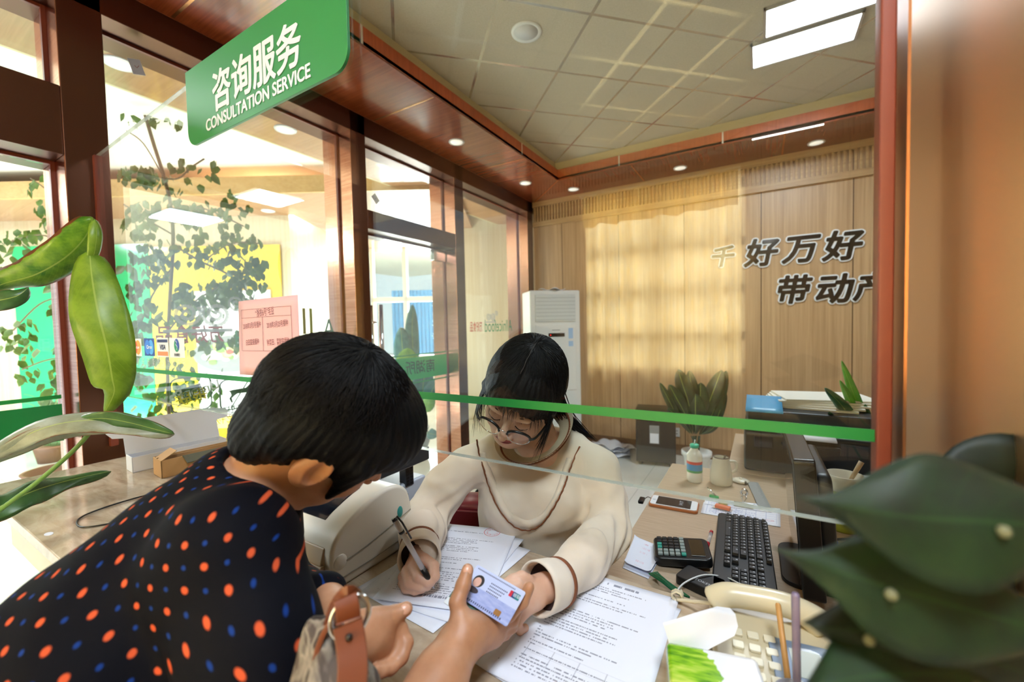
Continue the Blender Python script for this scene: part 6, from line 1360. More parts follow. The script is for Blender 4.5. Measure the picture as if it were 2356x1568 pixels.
b = MB(); b.tube(smoothpath([(0.1762, -0.095, 0.048), (0.1765, -0.02, 0.058), (0.1762, 0.09, 0.082)], 6), 0.0008, 4); b.tube(smoothpath([(0.1762, -0.10, 0.02), (0.1765, -0.0, 0.022), (0.1762, 0.09, 0.03)], 6), 0.0008, 4); b.build('seam', mat('seam_grey', '#8d887c', 0.6), bp)
# side desk and grey printer behind it
sd = empty('side_desk', (-1.2, 1.02, FLB), label='small tan side desk behind the counter under the grey printer', cat='desk')
Tz = T((1.2, -1.02, -FLB)); zS = 0.58
b = MB(Tz); b.box(-1.55, -0.93, 0.81, 1.22, zS-0.03, zS); b.build('desk_top', M_tanwood, sd, bevel=0.002)
for x in (-1.52, -0.975):
    b = MB(Tz); b.box(x, x+0.025, 0.83, 1.2, FLB, zS-0.031); b.build('leg_panel', M_tanwood, sd)
gp_ = empty('grey_printer', (-1.14, 0.93, zS), label='light grey office printer with raised lid behind the beige slip printer', cat='printer')
M_pg = mat('printer_grey', '#c3cbdb', 0.35); M_pg2 = mat('printer_dark_part', '#2c2f36', 0.4)
b = MB(); b.box(-0.20, 0.185, -0.11, 0.095, 0.0, 0.192); b.build('body', M_pg, gp_, bevel=0.008)
b = MB(); b.box(-0.20, 0.205, -0.115, 0.085, 0.245, 0.288); b.build('scanner_lid', M_pg, gp_, bevel=0.005); b = MB(); b.box(0.2055, 0.209, -0.115, 0.086, 0.25, 0.29); b.build('lid_edge', M_pg2, gp_)
b = MB(); b.box(0.160, 0.188, 0.0, 0.035, 0.18, 0.246); b.build('hinge', M_pg2, gp_, bevel=0.002)
b = MB()
for i in range(6): b.box(0.1885, 0.1895, 0.004, 0.014, 0.186+i*0.0095, 0.192+i*0.0095); b.box(0.1885, 0.1895, 0.020, 0.030, 0.186+i*0.0095, 0.192+i*0.0095)
b.build('hinge_slots', M_black, gp_)
b = MB()
for i in range(6): b.box(0.1852, 0.1865, -0.03, 0.01, 0.125+i*0.006, 0.1275+i*0.006)
b.build('vent_slots', M_pg2, gp_); b = MB(); b.box(0.1855, 0.187, 0.02, 0.045, 0.085, 0.115); b.build('button_recess', M_pg2, gp_); b = MB(); b.lathe([(0.006, 0), (0.006, 0.001)], 16); b.build('power_button', M_black, gp_).matrix_local = T((0.187, 0.032, 0.10), 0, 0, math.pi/2)
# maroon bag hung on a chair beside the clerk
ch = empty('office_chair', (-0.76, 1.47, FLB), math.radians(188), label='dark chair standing behind the papers, mostly hidden by the maroon bag', cat='chair')
b = MB(); b.prism(rrect(-0.2, 0.2, -0.2, 0.2, 0.05), 0.42, 0.47); b.build('seat', M_black, ch, bevel=0.01); b = MB(); b.prism(rrect(-0.19, 0.19, 0.55, 0.86, 0.05), 0.19, 0.215, 'y'); b.build('backrest', M_black, ch, bevel=0.006)
for sx in (-0.17, 0.17):
    for sy in (-0.17, 0.17): b = MB(); b.tube([(sx*1.1, sy*1.1, 0.0), (sx, sy, 0.42)], 0.012, 10); b.build('leg', M_chrome, ch, smooth=True)
    b = MB(); b.tube([(sx*0.8, 0.185, 0.45), (sx*0.8, 0.2, 0.60)], 0.010, 10); b.build('back_support', M_chrome, ch, smooth=True)
M_maroon = mat('maroon_leather', '#6b1f26', 0.38)
bgc = W(1062, 1195, 1.42); bgr = empty('shoulder_bag', (bgc[0], bgc[1], bgc[2]-0.15), math.radians(20), label='maroon leather shoulder bag hanging on the chair behind the papers', cat='bag')
BO = Matrix.Identity(4)
def bagfn(p):
    q = np.abs(p-_a((0, 0, 0.10)))-_a((0.12, 0.035, 0.11)); d = np.linalg.norm(np.maximum(q, 0), axis=1)+np.minimum(q.max(1), 0)-0.02
    return d+0.006*snoise(p, 22, 41)+0.003*snoise(p, 60, 42)
sculpt('body', bagfn, (-0.17, -0.09, -0.05), (0.17, 0.09, 0.26), 0.006, M_maroon, bgr)
b = MB(); b.prism([(-0.135, 0.215), (0.135, 0.215), (0.13, 0.12), (0.06, 0.085), (-0.06, 0.085), (-0.13, 0.12)], -0.072, -0.062, 'y'); b.build('flap', M_maroon, bgr, bevel=0.004)
b = MB(); b.tube(smoothpath([(-0.13, -0.068, 0.17), (-0.06, -0.075, 0.13), (0.0, -0.076, 0.12), (0.08, -0.074, 0.13), (0.135, -0.068, 0.16)], 6), 0.0025, 6); b.build('brass_zip', mat('brass', '#c9a35a', 0.25, 1.0), bgr, smooth=True)
b = MB(); b.prism(rrect(0.01, 0.055, 0.02, 0.16, 0.02), -0.09, -0.074, 'y'); b.build('leather_tab', mat('cognac_leather', '#a35422', 0.3), bgr, bevel=0.005)
b = MB(); b.tube(smoothpath([(-0.13, 0, 0.2), (-0.10, 0.05, 0.28), (0.0, 0.09, 0.33), (0.1, 0.05, 0.28), (0.13, 0, 0.2)], 6), 0.006, 8); b.build('strap', M_maroon, bgr, smooth=True)
# customer's handbag hanging by her arm
m = mat('striped_canvas', '#8c8478', 0.7); t = NT(m); v = t.mapping(t.obj(), (1, 1, 1), (0.2, 0.5, 0.3)); n = t.noise(t.mapping(v, (60, 60, 22)), 1.0, 3, 0.5, 0.3); t.l.new(t.ramp(n, [(0.42, lin('#2e2420')), (0.50, lin('#8c8275')), (0.60, lin('#463b35'))]), t.b.inputs['Base Color'])
hb_c = W(775, 1560, 0.40); hb = empty('handbag', tuple(hb_c), label='canvas handbag with tan leather straps and a chrome ring on the customer arm', cat='bag')
HO = Matrix.Translation(-Vector(hb_c))
def hbf(p):
    d = chain(p, [W(758, 1490, 0.392), W(768, 1600, 0.385), W(790, 1760, 0.385)], [0.020, 0.034, 0.048], 0.02); d = smin(d, rcone(p, W(735, 1445, 0.40), W(748, 1620, 0.39), 0.011, 0.026), 0.02)
    return d+0.003*snoise(p, 40, 51)+0.0018*np.sin(p@_a(CV((1, 0.1, 0)))*260)
sculpt('body', hbf, hb_c+np.array((-0.14, -0.14, -0.16)), hb_c+np.array((0.14, 0.14, 0.12)), 0.004, m, hb, M=HO)
M_tan = mat('tan_leather', '#70381b', 0.45)
def strap(nm, pts, w_, th, m_):
    pts = smoothpath([W(*q) for q in pts], 5); b = MB(HO); n_ = len(pts); vs = []
    for i, p in enumerate(pts):
        tg = (Vector(pts[min(i+1, n_-1)])-Vector(pts[max(i-1, 0)])).normalized(); vw = (Vector(CAM)-Vector(p)).normalized(); sd_ = tg.cross(vw).normalized()
        vs += [p-sd_*w_/2, p+sd_*w_/2, p+sd_*w_/2+vw*th, p-sd_*w_/2+vw*th]
    k = b.addv(vs)
    for i in range(n_-1):
        for j in range(4): j2 = (j+1) % 4; b.face(k+i*4+j, k+i*4+j2, k+i*4+4+j2, k+i*4+4+j)
    b.face(k, k+1, k+2, k+3); b.face(*[k+(n_-1)*4+j for j in (3, 2, 1, 0)]); return b.build(nm, m_, hb, bevel=0.001)
strap('strap_loop', [(765, 1440, 0.385), (778, 1395, 0.38), (800, 1368, 0.378), (818, 1380, 0.385)], 0.016, 0.004, M_tan)
strap('strap_loop', [(794, 1370, 0.376), (800, 1400, 0.372), (803, 1428, 0.372)], 0.020, 0.004, M_tan)
strap('leather_tab', [(800, 1432, 0.366), (808, 1480, 0.360), (812, 1535, 0.352), (806, 1620, 0.34)], 0.024, 0.004, M_tan)
strap('piping', [(806, 1420, 0.375), (765, 1428, 0.38), (735, 1480, 0.376), (716, 1568, 0.37), (706, 1650, 0.36)], 0.005, 0.005, M_tan)
rc = Vector(W(805, 1418, 0.375)); b = MB(HO); ra_, rb_ = CV((1, -0.3, 0.3)), CV((0.1, 1, -0.2)); b.tube([rc+(ra_*math.cos(i/30*6.283)+rb_*math.sin(i/30*6.283))*0.0168 for i in range(30)], 0.0024, 10, True); b.build('ring', M_chrome, hb, smooth=True)
b = MB(HO); b.sphere(W(803, 1465, 0.357), 0.003); b.build('rivet', mat('rivet_dark', '#3a3632', 0.3, 0.8), hb, smooth=True)
# telephone
ta, tb = Vector(P(1640, 1378, z=ZT+0.050)), Vector(P(1893, 1432, z=ZT+0.050)); dr = (tb-ta); dr.z = 0; tl_ang = math.atan2(dr.y, dr.x); Lh = (tb-ta).length
tc = (ta+tb)/2; tel = empty('telephone', (tc.x, tc.y, ZT), tl_ang, label='old beige push-button telephone beside the tissue box', cat='telephone')
M_tel = mat('telephone_beige', '#cdbf9e', 0.35)
b = MB(); b.prism([(-0.155, 0.0), (0.045, 0.0), (0.045, 0.035), (0.0, 0.040), (-0.155, 0.018)], -Lh/2-0.004, Lh/2+0.012, 'x'); b.build('base', M_tel, tel, bevel=0.007, seg=3)
b = MB(); hpth = smoothpath([(-Lh/2, 0, 0.045), (-Lh/2+0.02, 0, 0.062), (-0.02, 0, 0.066), (Lh/2-0.05, 0, 0.066), (Lh/2-0.02, 0, 0.058), (Lh/2, 0, 0.044)], 6)
n_ = len(hpth); b.tube(hpth, [0.0175+0.008*abs(2*i/(n_-1)-1)**4-(0.014 if i in (0, n_-1) else 0)-(0.004 if i in (1, n_-2) else 0) for i in range(n_)], 18); o = b.build('handset', mat('handset_cream', '#d8ccab', 0.28), tel, smooth=True)
b = MB(); 
def onbase(x, y, h=0.0): return (x, y, 0.018+(y+0.155)*0.0285/0.155*0.78+h)
for r in range(4):
    for c_ in range(3):
        x, y, z = onbase(-Lh/2+0.030+c_*0.021, -0.045-r*0.022); b = MB(T((x, y, z), 0, math.radians(8))); b.prism(rrect(-0.0075, 0.0075, -0.006, 0.006, 0.0025), 0, 0.0045); b.build('button', mat('button_cream', '#e6dcc0', 0.35), tel, bevel=0.001)
for k in range(3):
    for c_ in range(4):
        x, y, z = onbase(-Lh/2+0.105+c_*0.012-(0.004*k), -0.080-k*0.012); b = MB(T((x, y, z), 0, math.radians(8))); b.prism(rrect(-0.0045, 0.0045, -0.0035, 0.0035, 0.0015), 0, 0.003); b.build('small_button', mat('button_tan', '#b89a62', 0.4), tel)
x, y, z = onbase(-Lh/2+0.115, -0.055); b = MB(T((x, y, z), 0, math.radians(8))); b.prism([(0.018*math.cos(i/20*6.283), 0.008*math.sin(i/20*6.283)) for i in range(20)], 0, 0.004); b.build('navigation_key', mat('silver_grey', '#8f9296', 0.25, 0.5), tel, bevel=0.001)
x, y, z = onbase(Lh/2-0.035, -0.075); b = MB(T((x, y, z), 0, math.radians(8))); b.prism(rrect(-0.042, 0.036, -0.036, 0.036, 0.006), -0.002, 0.004); b.build('display_frame', mat('blue_grey', '#6f8096', 0.35), tel, bevel=0.001); b = MB(T((x, y, z), 0, math.radians(8))); b.box(-0.018, 0.018, -0.022, 0.022, 0.004, 0.0046); b.build('display', mat('lcd_grey', '#b3b8ac', 0.2), tel)
b = MB(); b.tube(smoothpath([(-Lh/2-0.0, -0.002, 0.045), (-Lh/2-0.03, 0.03, 0.02), (-Lh/2-0.055, 0.045, 0.008)], 5), 0.003, 8)
cc_ = [(-Lh/2-0.055+0.009*math.cos(i*0.9), 0.045+0.0022*i*0.4, 0.010+0.009*math.sin(i*0.9)+0.002) for i in range(16)]; b.tube(cc_, 0.0022, 8); b.build('coiled_cord', mat('cord_cream', '#cfc6ac', 0.4), tel, smooth=True)
# tissue pack
q0, q1, q2 = Vector(P(1480, 1497, z=ZT+0.085)), Vector(P(1532, 1464, z=ZT+0.085)), Vector(P(1739, 1503, z=ZT+0.085)); X_ = (q2-q1); X_.z = 0; Lx = X_.length; X_.normalize(); Yt = Vector((-X_.y, X_.x, 0)); Wt = 0.10
tcn = q1+X_*Lx/2-Yt*Wt/2; ts = empty('tissue_pack', (tcn.x, tcn.y, ZT), math.atan2(X_.y, X_.x), label='white and green tissue pack with a tissue sticking up beside the telephone', cat='tissue')
m = mat('tissue_wrap', '#eceaea', 0.15, coat=0.5); t = NT(m); s = t.sep(t.obj()); n = t.noise(t.mapping(t.obj(), (10, 10, 10)), 1.0, 4, 0.6, 1.0)
band = t.math('MULTIPLY', t.math('GREATER_THAN', t.math('ADD', t.math('MULTIPLY', n, 0.10), t.math('MULTIPLY', s[0], -1.0)), 0.050), 1.0); n5 = t.noise(t.mapping(t.obj(), (20, 90, 20), (0, 0, 0.6)), 1.0, 3)
grn = t.ramp(n5, [(0.35, lin('#2f7a12')), (0.5, lin('#8cc21e')), (0.7, lin('#d8e26a'))]); t.l.new(t.mix(band, lin('#efeeee'), grn), t.b.inputs['Base Color'])
b = MB(); b.prism([(p[0], p[1]) for p in rrect(-Wt/2, Wt/2, 0.0, 0.085, 0.014)], -Lx/2, Lx/2, 'x'); b.build('wrapper', m, ts, bevel=0.006, seg=3)
tz = Vector(ts.location); iR = Matrix.Rotation(-ts.rotation_euler[2], 4, 'Z')
TP = [[(1552, 1537, 0.545), (1590, 1515, 0.545), (1640, 1488, 0.55), (1690, 1462, 0.56)], [(1540, 1480, 0.55), (1585, 1462, 0.555), (1640, 1445, 0.565), (1698, 1440, 0.57)], [(1525, 1432, 0.56), (1580, 1415, 0.57), (1635, 1400, 0.575), (1692, 1412, 0.58)], [(1560, 1425, 0.575), (1600, 1408, 0.585), (1650, 1394, 0.59), (1680, 1398, 0.592)]]
def tfn(u, v):
    i = min(int(v*3), 2); f_ = v*3-i; j = min(int(u*3), 2); g_ = u*3-j
    L4 = lambda a, c, k: Vector(W(*a)).lerp(Vector(W(*c)), k); a_ = L4(TP[i][j], TP[i][j+1], g_); c_ = L4(TP[i+1][j], TP[i+1][j+1], g_); return iR @ (a_.lerp(c_, f_)-tz)
o = sheet('tissue', tfn, 15, 15, mat('tissue_paper', '#f0eeee', 0.85), ts)
# two long sticks in a small cup at the lower edge of the view
pc_ = Vector(P(1835, 1690, z=ZT)); cupb = empty('pen_cup', (pc_.x, pc_.y, ZT), label='small cup at the lower edge holding a clear purple pen and a wooden stick', cat='cup')
MB().lathe([(0.002, 0), (0.022, 0), (0.024, 0.05), (0.0225, 0.05), (0.020, 0.004), (0.002, 0.004)], 28).build('body', mat('cup_grey', '#8c8a90', 0.3), cupb, smooth=True)
def stick(nm, a, c, r, m_, lab, cat):
    a, c = Vector(a), Vector(c); e = empty(nm, a, label=lab, cat=cat); b = MB(); b.tube([(0, 0, 0), (c-a)*0.98, c-a], [r, r, r*0.8], 12); b.build('shaft', m_, e, smooth=True); return e
a_ = Vector((pc_.x, pc_.y, ZT+0.012)); e = stick('purple_pen', a_, W(1830, 1364, (Vector(a_)-Vector(CAM)).dot(Vector(ROT@np.array([0, 0, 1])))-0.012), 0.0045, mat('clear_purple', '#8f7f9c', 0.15, Alpha=0.75), 'clear purple pen standing upright in front of the telephone', 'pen')
b = MB(); b.lathe([(0.0056, 0), (0.0056, 0.01)], 14, (0, 0, 0.045)); b.build('collar_ring', M_white, e, smooth=True)
stick('wooden_stick', a_+Vector((-0.004, 0.004, 0)), W(1790, 1388, 0.60), 0.0038, mat('stick_wood', '#b98a4e', 0.5), 'light wooden stick leaning behind the clear purple pen', 'stick')
# white carton with raised lid, cardboard tray, cord
M_carton = mat('white_carton', '#dcdfe8', 0.55); M_kraft = mat('kraft_cardboard', '#b08a5c', 0.7)
c0 = Vector(P(305, 1088, z=ZT)); cl_ = Vector(P(281, 1079, z=ZT)); lr = Vector(P(424, 1013, z=ZT+0.058))-Vector(P(281, 1041, z=ZT+0.058)); lr.z = 0; Lb = 0.30; lr.normalize(); wv = Vector((-lr.y, lr.x, 0)); 
if wv.dot(cl_-c0) < 0: wv = -wv
wb = empty('white_carton', c0, math.atan2(lr.y, lr.x), label='open white carton with its lid standing up on the counter', cat='box')
sgn = 1 if wv.dot(Vector((-lr.y, lr.x, 0))) > 0 else -1; Wb = 0.075; Hb = 0.056
y0_, y1_ = (0, Wb) if sgn > 0 else (-Wb, 0)
b = MB(); b.box(0, Lb, y0_, y0_+0.003, 0, Hb); b.box(0, Lb, y1_-0.003, y1_, 0, Hb); b.box(0, 0.003, y0_, y1_, 0, Hb); b.box(Lb-0.003, Lb, y0_, y1_, 0, Hb); b.box(0, Lb, y0_, y1_, 0, 0.003); b.build('tray', M_carton, wb, bevel=0.001)
yb = y1_ if sgn > 0 else y0_
b = MB(T((0, yb, Hb), 0, math.radians(-18*sgn))); b.box(0.0, Lb, -0.0015, 0.0015, 0, 0.125)
b.prism([(-0.045, 0.085), (-0.05, 0.10), (-0.03, 0.12), (0.0, 0.122), (0.0, 0.06), (-0.03, 0.065)], -0.0015, 0.0015, 'y'); b.prism([(Lb, 0.122), (Lb+0.04, 0.115), (Lb+0.05, 0.10), (Lb+0.04, 0.075), (Lb, 0.07)], -0.0015, 0.0015, 'y'); b.build('lid', M_carton, wb)
kc0 = Vector(P(372, 1101, z=ZT)); kb_ = empty('cardboard_tray', kc0, math.atan2(lr.y, lr.x), label='open brown cardboard tray with a divider in front of the white carton', cat='box')
b = MB(); L2, W2, H2 = 0.34, 0.085, 0.062
for q in ((0, L2, 0, 0.004, 0, H2), (0, L2, W2-0.004, W2, 0, H2), (0, 0.004, 0, W2, 0, H2), (L2-0.004, L2, 0, W2, 0, H2), (0, L2, 0, W2, 0, 0.003), (0.0, L2, W2*0.5, W2*0.5+0.004, 0, H2*1.05)): b.box(*q)
b.build('tray', M_kraft, kb_, bevel=0.001)
b = MB(T((0.002, 0, H2), 0, 0, math.radians(60))); b.box(0, 0.002, 0.0, W2*0.8, 0, 0.05); b.build('end_flap', M_kraft, kb_)
b = MB(T((0.06, -0.002, 0.062), 0, math.radians(20))); b.box(0.0, 0.12, -0.05, 0.0, 0, 0.004); b.build('dark_insert', mat('olive_insert', '#46493c', 0.4), kb_, bevel=0.001)
b = MB(); b.tube(smoothpath([P(x, y, z=ZT+0.003) for x, y in ((420, 1122), (335, 1139), (255, 1162), (196, 1184), (177, 1200), (192, 1212), (258, 1203), (330, 1190))], 8), 0.0022, 8); o = b.build('power_cord', M_black, None, smooth=True); tag(o, 'thin black cord curling on the counter behind the customer back', 'cord')
o = MB().lathe([(0.002, 0), (0.013, 0), (0.013, 0.001), (0.002, 0.001)], 24).build('round_sticker', M_paper, None); o.location = P(112, 1228, z=ZT); o.scale = (1.0, 0.6, 1); tag(o, 'small pale round sticker on the marble near the counter corner', 'sticker')
rescale(1.0)
# ================================================================== PLANTS
def leafmat(name, c, c2, trans=0.25, rough=0.35, vein=26, wilt=0.0, midc='#b9cf6a'):
    if name in MATS: return MATS[name]
    m = mat(name, c, rough); t = NT(m); s = t.sep(t.uv()); au = t.math('ABSOLUTE', t.math('SUBTRACT', s[0], 0.5))
    vv = t.math('FRACT', t.math('MULTIPLY', t.math('SUBTRACT', s[1], t.math('MULTIPLY', au, 0.35)), vein)); line = t.math('LESS_THAN', t.math('ABSOLUTE', t.math('SUBTRACT', vv, 0.5)), 0.06)
    mid = t.math('LESS_THAN', au, 0.018); n = t.noise(t.mapping(t.obj(), (18, 18, 18)), 1.0, 4, 0.6)
    col = t.ramp(n, [(0.35, lin(c)), (0.65, lin(c2))]); col = t.mix(t.math('MULTIPLY', line, 0.25), col, lin(c2)); col = t.mix(t.math('MULTIPLY', mid, 0.6), col, lin(midc))
    if wilt:
        e = t.math('GREATER_THAN', t.math('ADD', t.math('MULTIPLY', au, 2.0), t.math('MULTIPLY', t.noise(t.obj(), 30, 3), 0.35)), 1.17-wilt*0.1); col = t.mix(e, col, lin('#7a4a2c'))
    t.l.new(col, t.b.inputs['Base Color']); t.bump(vv, 0.12, 0.002)
    if trans:
        tr = t.add('ShaderNodeBsdfTranslucent'); t.l.new(col, tr.inputs[0]); mx = t.add('ShaderNodeMixShader'); mx.inputs[0].default_value = trans
        t.l.new(t.b.outputs[0], mx.inputs[1]); t.l.new(tr.outputs[0], mx.inputs[2]); t.l.new(mx.outputs[0], t.n['Material Output'].inputs[0])
    return m
def leaf(nm, path, wmax, m, parent, off, roll=0.0, cup=0.15, power=0.8, peak=0.45, wav=0.0, nu=8, twist=0.0, nr=26, view=None):
    pts = smoothpath([Vector(W(*q)) for q in path], 8) if view is None else smoothpath([Vector(q) for q in path], 8)
    n_ = len(pts)
    def f(u, v):
        x = v*(n_-1); i = min(int(x), n_-2); p = pts[i].lerp(pts[i+1], x-i); tg = (pts[min(i+2, n_-1)]-pts[max(i-1, 0)]).normalized()
        vw = (Vector(CAM)-p).normalized() if view is None else Vector(view).normalized(); sd_ = tg.cross(vw).normalized(); nn_ = sd_.cross(tg).normalized()
        a = math.radians(roll+twist*v); S = sd_*math.cos(a)+nn_*math.sin(a); N = nn_*math.cos(a)-sd_*math.sin(a)
        t_ = v**(math.log(0.5)/math.log(peak)); w_ = wmax*max(0.0, math.sin(math.pi*t_))**power*0.5; k = (u-0.5)*2
        return p+S*k*w_+N*(-cup*wmax*k*k+wav*wmax*math.sin(v*17+k*2)*abs(k))+off
    return sheet(nm, f, nu, nr, m, parent, 0.0008)
def stem(nm, pts, r, m, parent, off, conv=True):
    b = MB(); p_ = smoothpath([(Vector(W(*q)) if conv else Vector(q))+off for q in pts], 6); b.tube(p_, r if not isinstance(r, tuple) else [r[0]+(r[1]-r[0])*i/(len(p_)-1) for i in range(len(p_))], 8); return b.build(nm, m, parent, smooth=True)
M_stem = mat('stem_green', '#5f8a3a', 0.45)
# big-leaved plant at the left, growing up past the counter corner
lp = empty('tall_plant', (-1.98, 0.16, FLB), label='tall broad-leaved plant arching over the left end of the counter', cat='plant'); lo = -Vector(lp.location)
G1 = leafmat('leaf_yellow_green', '#6f9426', '#93b53c', 0.35, 0.35, 22, 0.0); G2 = leafmat('leaf_edge_brown', '#3f7a18', '#8fb83a', 0.35, 0.3, 26, 1.0); G3 = leafmat('leaf_grey_green', '#7d8572', '#98a08c', 0.1, 0.4, 20, 0.3); G4 = leafmat('leaf_dark_green', '#2c4f26', '#46703a', 0.1, 0.35, 24, 0.2)
leaf('leaf', [(214, 500, 1.10), (196, 545, 1.10), (150, 592, 1.09), (80, 632, 1.08), (0, 655, 1.07), (-90, 700, 1.06)], 0.092, G2, lp, lo, 18, 0.22, 0.65, 0.40, 0.03)
leaf('leaf', [(206, 574, 1.10), (212, 640, 1.08), (226, 720, 1.06), (246, 800, 1.06), (258, 870, 1.07), (262, 905, 1.08), (236, 958, 1.09)], 0.112, G1, lp, lo, -12, 0.12, 0.70, 0.38, 0.05)
leaf('leaf', [(218, 505, 1.105), (222, 540, 1.10), (216, 585, 1.10), (200, 618, 1.10)], 0.030, G1, lp, lo, 20, 0.2, 0.7, 0.4)
leaf('leaf', [(-70, 700, 1.03), (-10, 692, 1.04), (40, 680, 1.06), (66, 660, 1.08)], 0.05, G4, lp, lo, 10, 0.2, 0.7, 0.4)
leaf('leaf', [(-80, 1075, 0.98), (20, 1020, 1.0), (120, 978, 1.02), (220, 966, 1.05), (300, 978, 1.08), (360, 990, 1.1), (402, 997, 1.12)], 0.062, G3, lp, lo, 35, 0.1, 0.55, 0.45, 0.05)
leaf('leaf', [(180, 965, 1.045), (240, 962, 1.05), (300, 972, 1.07), (350, 985, 1.09), (400, 998, 1.11)], 0.042, G4, lp, lo, -30, 0.1, 0.6, 0.45, 0.05)
leaf('leaf', [(-60, 1080, 0.99), (20, 1040, 1.0), (90, 1006, 1.02), (170, 988, 1.05), (262, 992, 1.08)], 0.05, G3, lp, lo, -20, 0.1, 0.6, 0.5, 0.04)
leaf('leaf', [(-60, 1190, 1.02), (10, 1160, 1.06), (80, 1128, 1.12), (160, 1104, 1.2), (256, 1083, 1.28)], 0.075, G4, lp, lo, 30, 0.12, 0.65, 0.35, 0.08)
stem('petiole', [(236, 956, 1.09), (180, 1025, 1.08), (90, 1105, 1.05), (-20, 1190, 1.02), (-120, 1300, 1.0)], 0.0055, M_stem, lp, lo)
stem('petiole', [(-80, 1075, 0.98), (-140, 1180, 0.99), (-150, 1320, 1.0)], 0.005, M_stem, lp, lo); stem('petiole', [(-90, 700, 1.06), (-160, 900, 1.04), (-160, 1200, 1.0), (-150, 1320, 1.0)], 0.006, M_stem, lp, lo); stem('petiole', [(-60, 1190, 1.02), (-120, 1240, 1.0), (-150, 1330, 1.0)], 0.005, M_stem, lp, lo)
w0 = W(-140, 1310, 1.0); b = MB(); b.tube([Vector(w0)+lo, (0.0, 0.0, 0.30), (0, 0, 0.2)], 0.014, 10); b.build('trunk', M_stem, lp, smooth=True)
MB().lathe([(0.002, 0), (0.11, 0), (0.14, 0.24), (0.15, 0.25), (0.15, 0.27), (0.135, 0.27), (0.13, 0.22), (0.002, 0.22)], 32).build('pot', mat('terracotta', '#8a4a30', 0.6), lp, smooth=True)
# blurred plant close to the lens at the right
rp_ = empty('leafy_plant', tuple(P(2330, 1800, z=ZT)), label='dark green leafy plant very close at the lower right, out of focus', cat='plant'); ro = -Vector(rp_.location)
D1 = leafmat('leaf_deep', '#0b1a08', '#15300e', 0.10, 0.6, 9, 0.0, '#22401a'); D2 = leafmat('leaf_deeper', '#071305', '#0e1f0a', 0.08, 0.6, 9, 0.0, '#1c3614')
for i, (pts, w_, m_, roll) in enumerate((([(1846, 1145, 0.215), (1960, 1168, 0.21), (2110, 1190, 0.205), (2290, 1200, 0.20), (2560, 1220, 0.20)], 0.064, D1, 0), ([(1791, 1264, 0.225), (1900, 1305, 0.22), (2030, 1345, 0.215), (2220, 1400, 0.21), (2520, 1480, 0.21)], 0.060, D1, 0),
        ([(1870, 1440, 0.23), (1980, 1450, 0.23), (2120, 1470, 0.23), (2280, 1520, 0.235), (2500, 1600, 0.24)], 0.060, D2, -10), ([(1850, 1590, 0.21), (1960, 1560, 0.215), (2080, 1550, 0.22), (2230, 1560, 0.23), (2420, 1640, 0.24)], 0.055, D1, 10),
        ([(2100, 1330, 0.33), (2200, 1300, 0.335), (2320, 1310, 0.34), (2450, 1380, 0.34)], 0.075, D2, 25), ([(2150, 1120, 0.34), (2250, 1100, 0.34), (2380, 1150, 0.34), (2500, 1300, 0.34)], 0.085, D2, -15), ([(2060, 1620, 0.29), (2160, 1560, 0.30), (2300, 1540, 0.31), (2440, 1600, 0.32)], 0.07, D2, 0), ([(2000, 1400, 0.36), (2120, 1380, 0.36), (2260, 1420, 0.36), (2380, 1540, 0.36)], 0.09, D2, 5), ([(1960, 1520, 0.34), (2080, 1490, 0.34), (2220, 1500, 0.34), (2360, 1600, 0.34)], 0.08, D2, 0))):
    leaf('leaf', pts, w_, m_, rp_, ro, roll, 0.10, 1.2, 0.64 if i < 2 else 0.55, 0.03); e_ = pts[-1]; stem('petiole', [e_, (e_[0]+30, e_[1]+160, 0.35), (2400, 1750, 0.42), (2360, 1790, 0.45)], 0.002, M_stem, rp_, ro)
    for k in range(1, len(pts)-1):
        if (i+k) % 3 == 0: q = pts[k]; b = MB(); b.sphere(Vector(W(q[0]+20, q[1]+22, q[2]-0.004))+ro, 0.0028, 10, 6); b.build('pale_spot', mat('spot_pale', '#6f6f52', 0.6), rp_, smooth=True)
MB().lathe([(0.002, 0), (0.05, 0), (0.062, 0.08), (0.066, 0.085), (0.06, 0.09), (0.055, 0.07), (0.002, 0.07)], 28).build('pot', M_white, rp_, smooth=True)
rescale(1.0)
# plant on the low cabinet behind the post (desk space)
def cpt(px, py, d): return Vector(P(px, py, d=d))
cp_ = empty('bamboo_plant', (0.47, 1.95, ZD), label='slender plant with long pointed leaves at the right of the black printer', cat='plant'); co = -Vector(cp_.location)
D3 = leafmat('leaf_blue_green', '#2c5a3a', '#3f7348', 0.15, 0.3, 12); D4 = leafmat('leaf_fresh', '#4f9a2c', '#6fb83c', 0.2, 0.3, 12)
for pts, w_, m_ in (([(1992, 1010, 1.44), (1980, 950, 1.42), (1958, 890, 1.40), (1936, 830, 1.38)], 0.030, D4), ([(1990, 1030, 1.44), (1970, 960, 1.42), (1950, 910, 1.41), (1932, 875, 1.40)], 0.026, D4), ([(1995, 1030, 1.42), (1965, 975, 1.40), (1935, 930, 1.38), (1898, 893, 1.36)], 0.040, D3),
        ([(1990, 1040, 1.42), (1955, 985, 1.40), (1920, 965, 1.38), (1908, 948, 1.36)], 0.030, D3), ([(2000, 1100, 1.42), (1985, 1050, 1.40), (1975, 1010, 1.39), (1990, 960, 1.38)], 0.045, D3), ([(2010, 1090, 1.42), (1998, 1000, 1.40), (1990, 930, 1.38)], 0.040, D3)):
    leaf('leaf', pts, w_, m_, cp_, co, 15, 0.1, 0.8, 0.5)
for q in ((1992, 1010, 1.44), (1995, 1030, 1.42), (2005, 1090, 1.42)): b = MB(); b.tube([cpt(*q)+co, Vector((0, 0, 0.10))], 0.004, 8); b.build('stalk', M_stem, cp_, smooth=True)
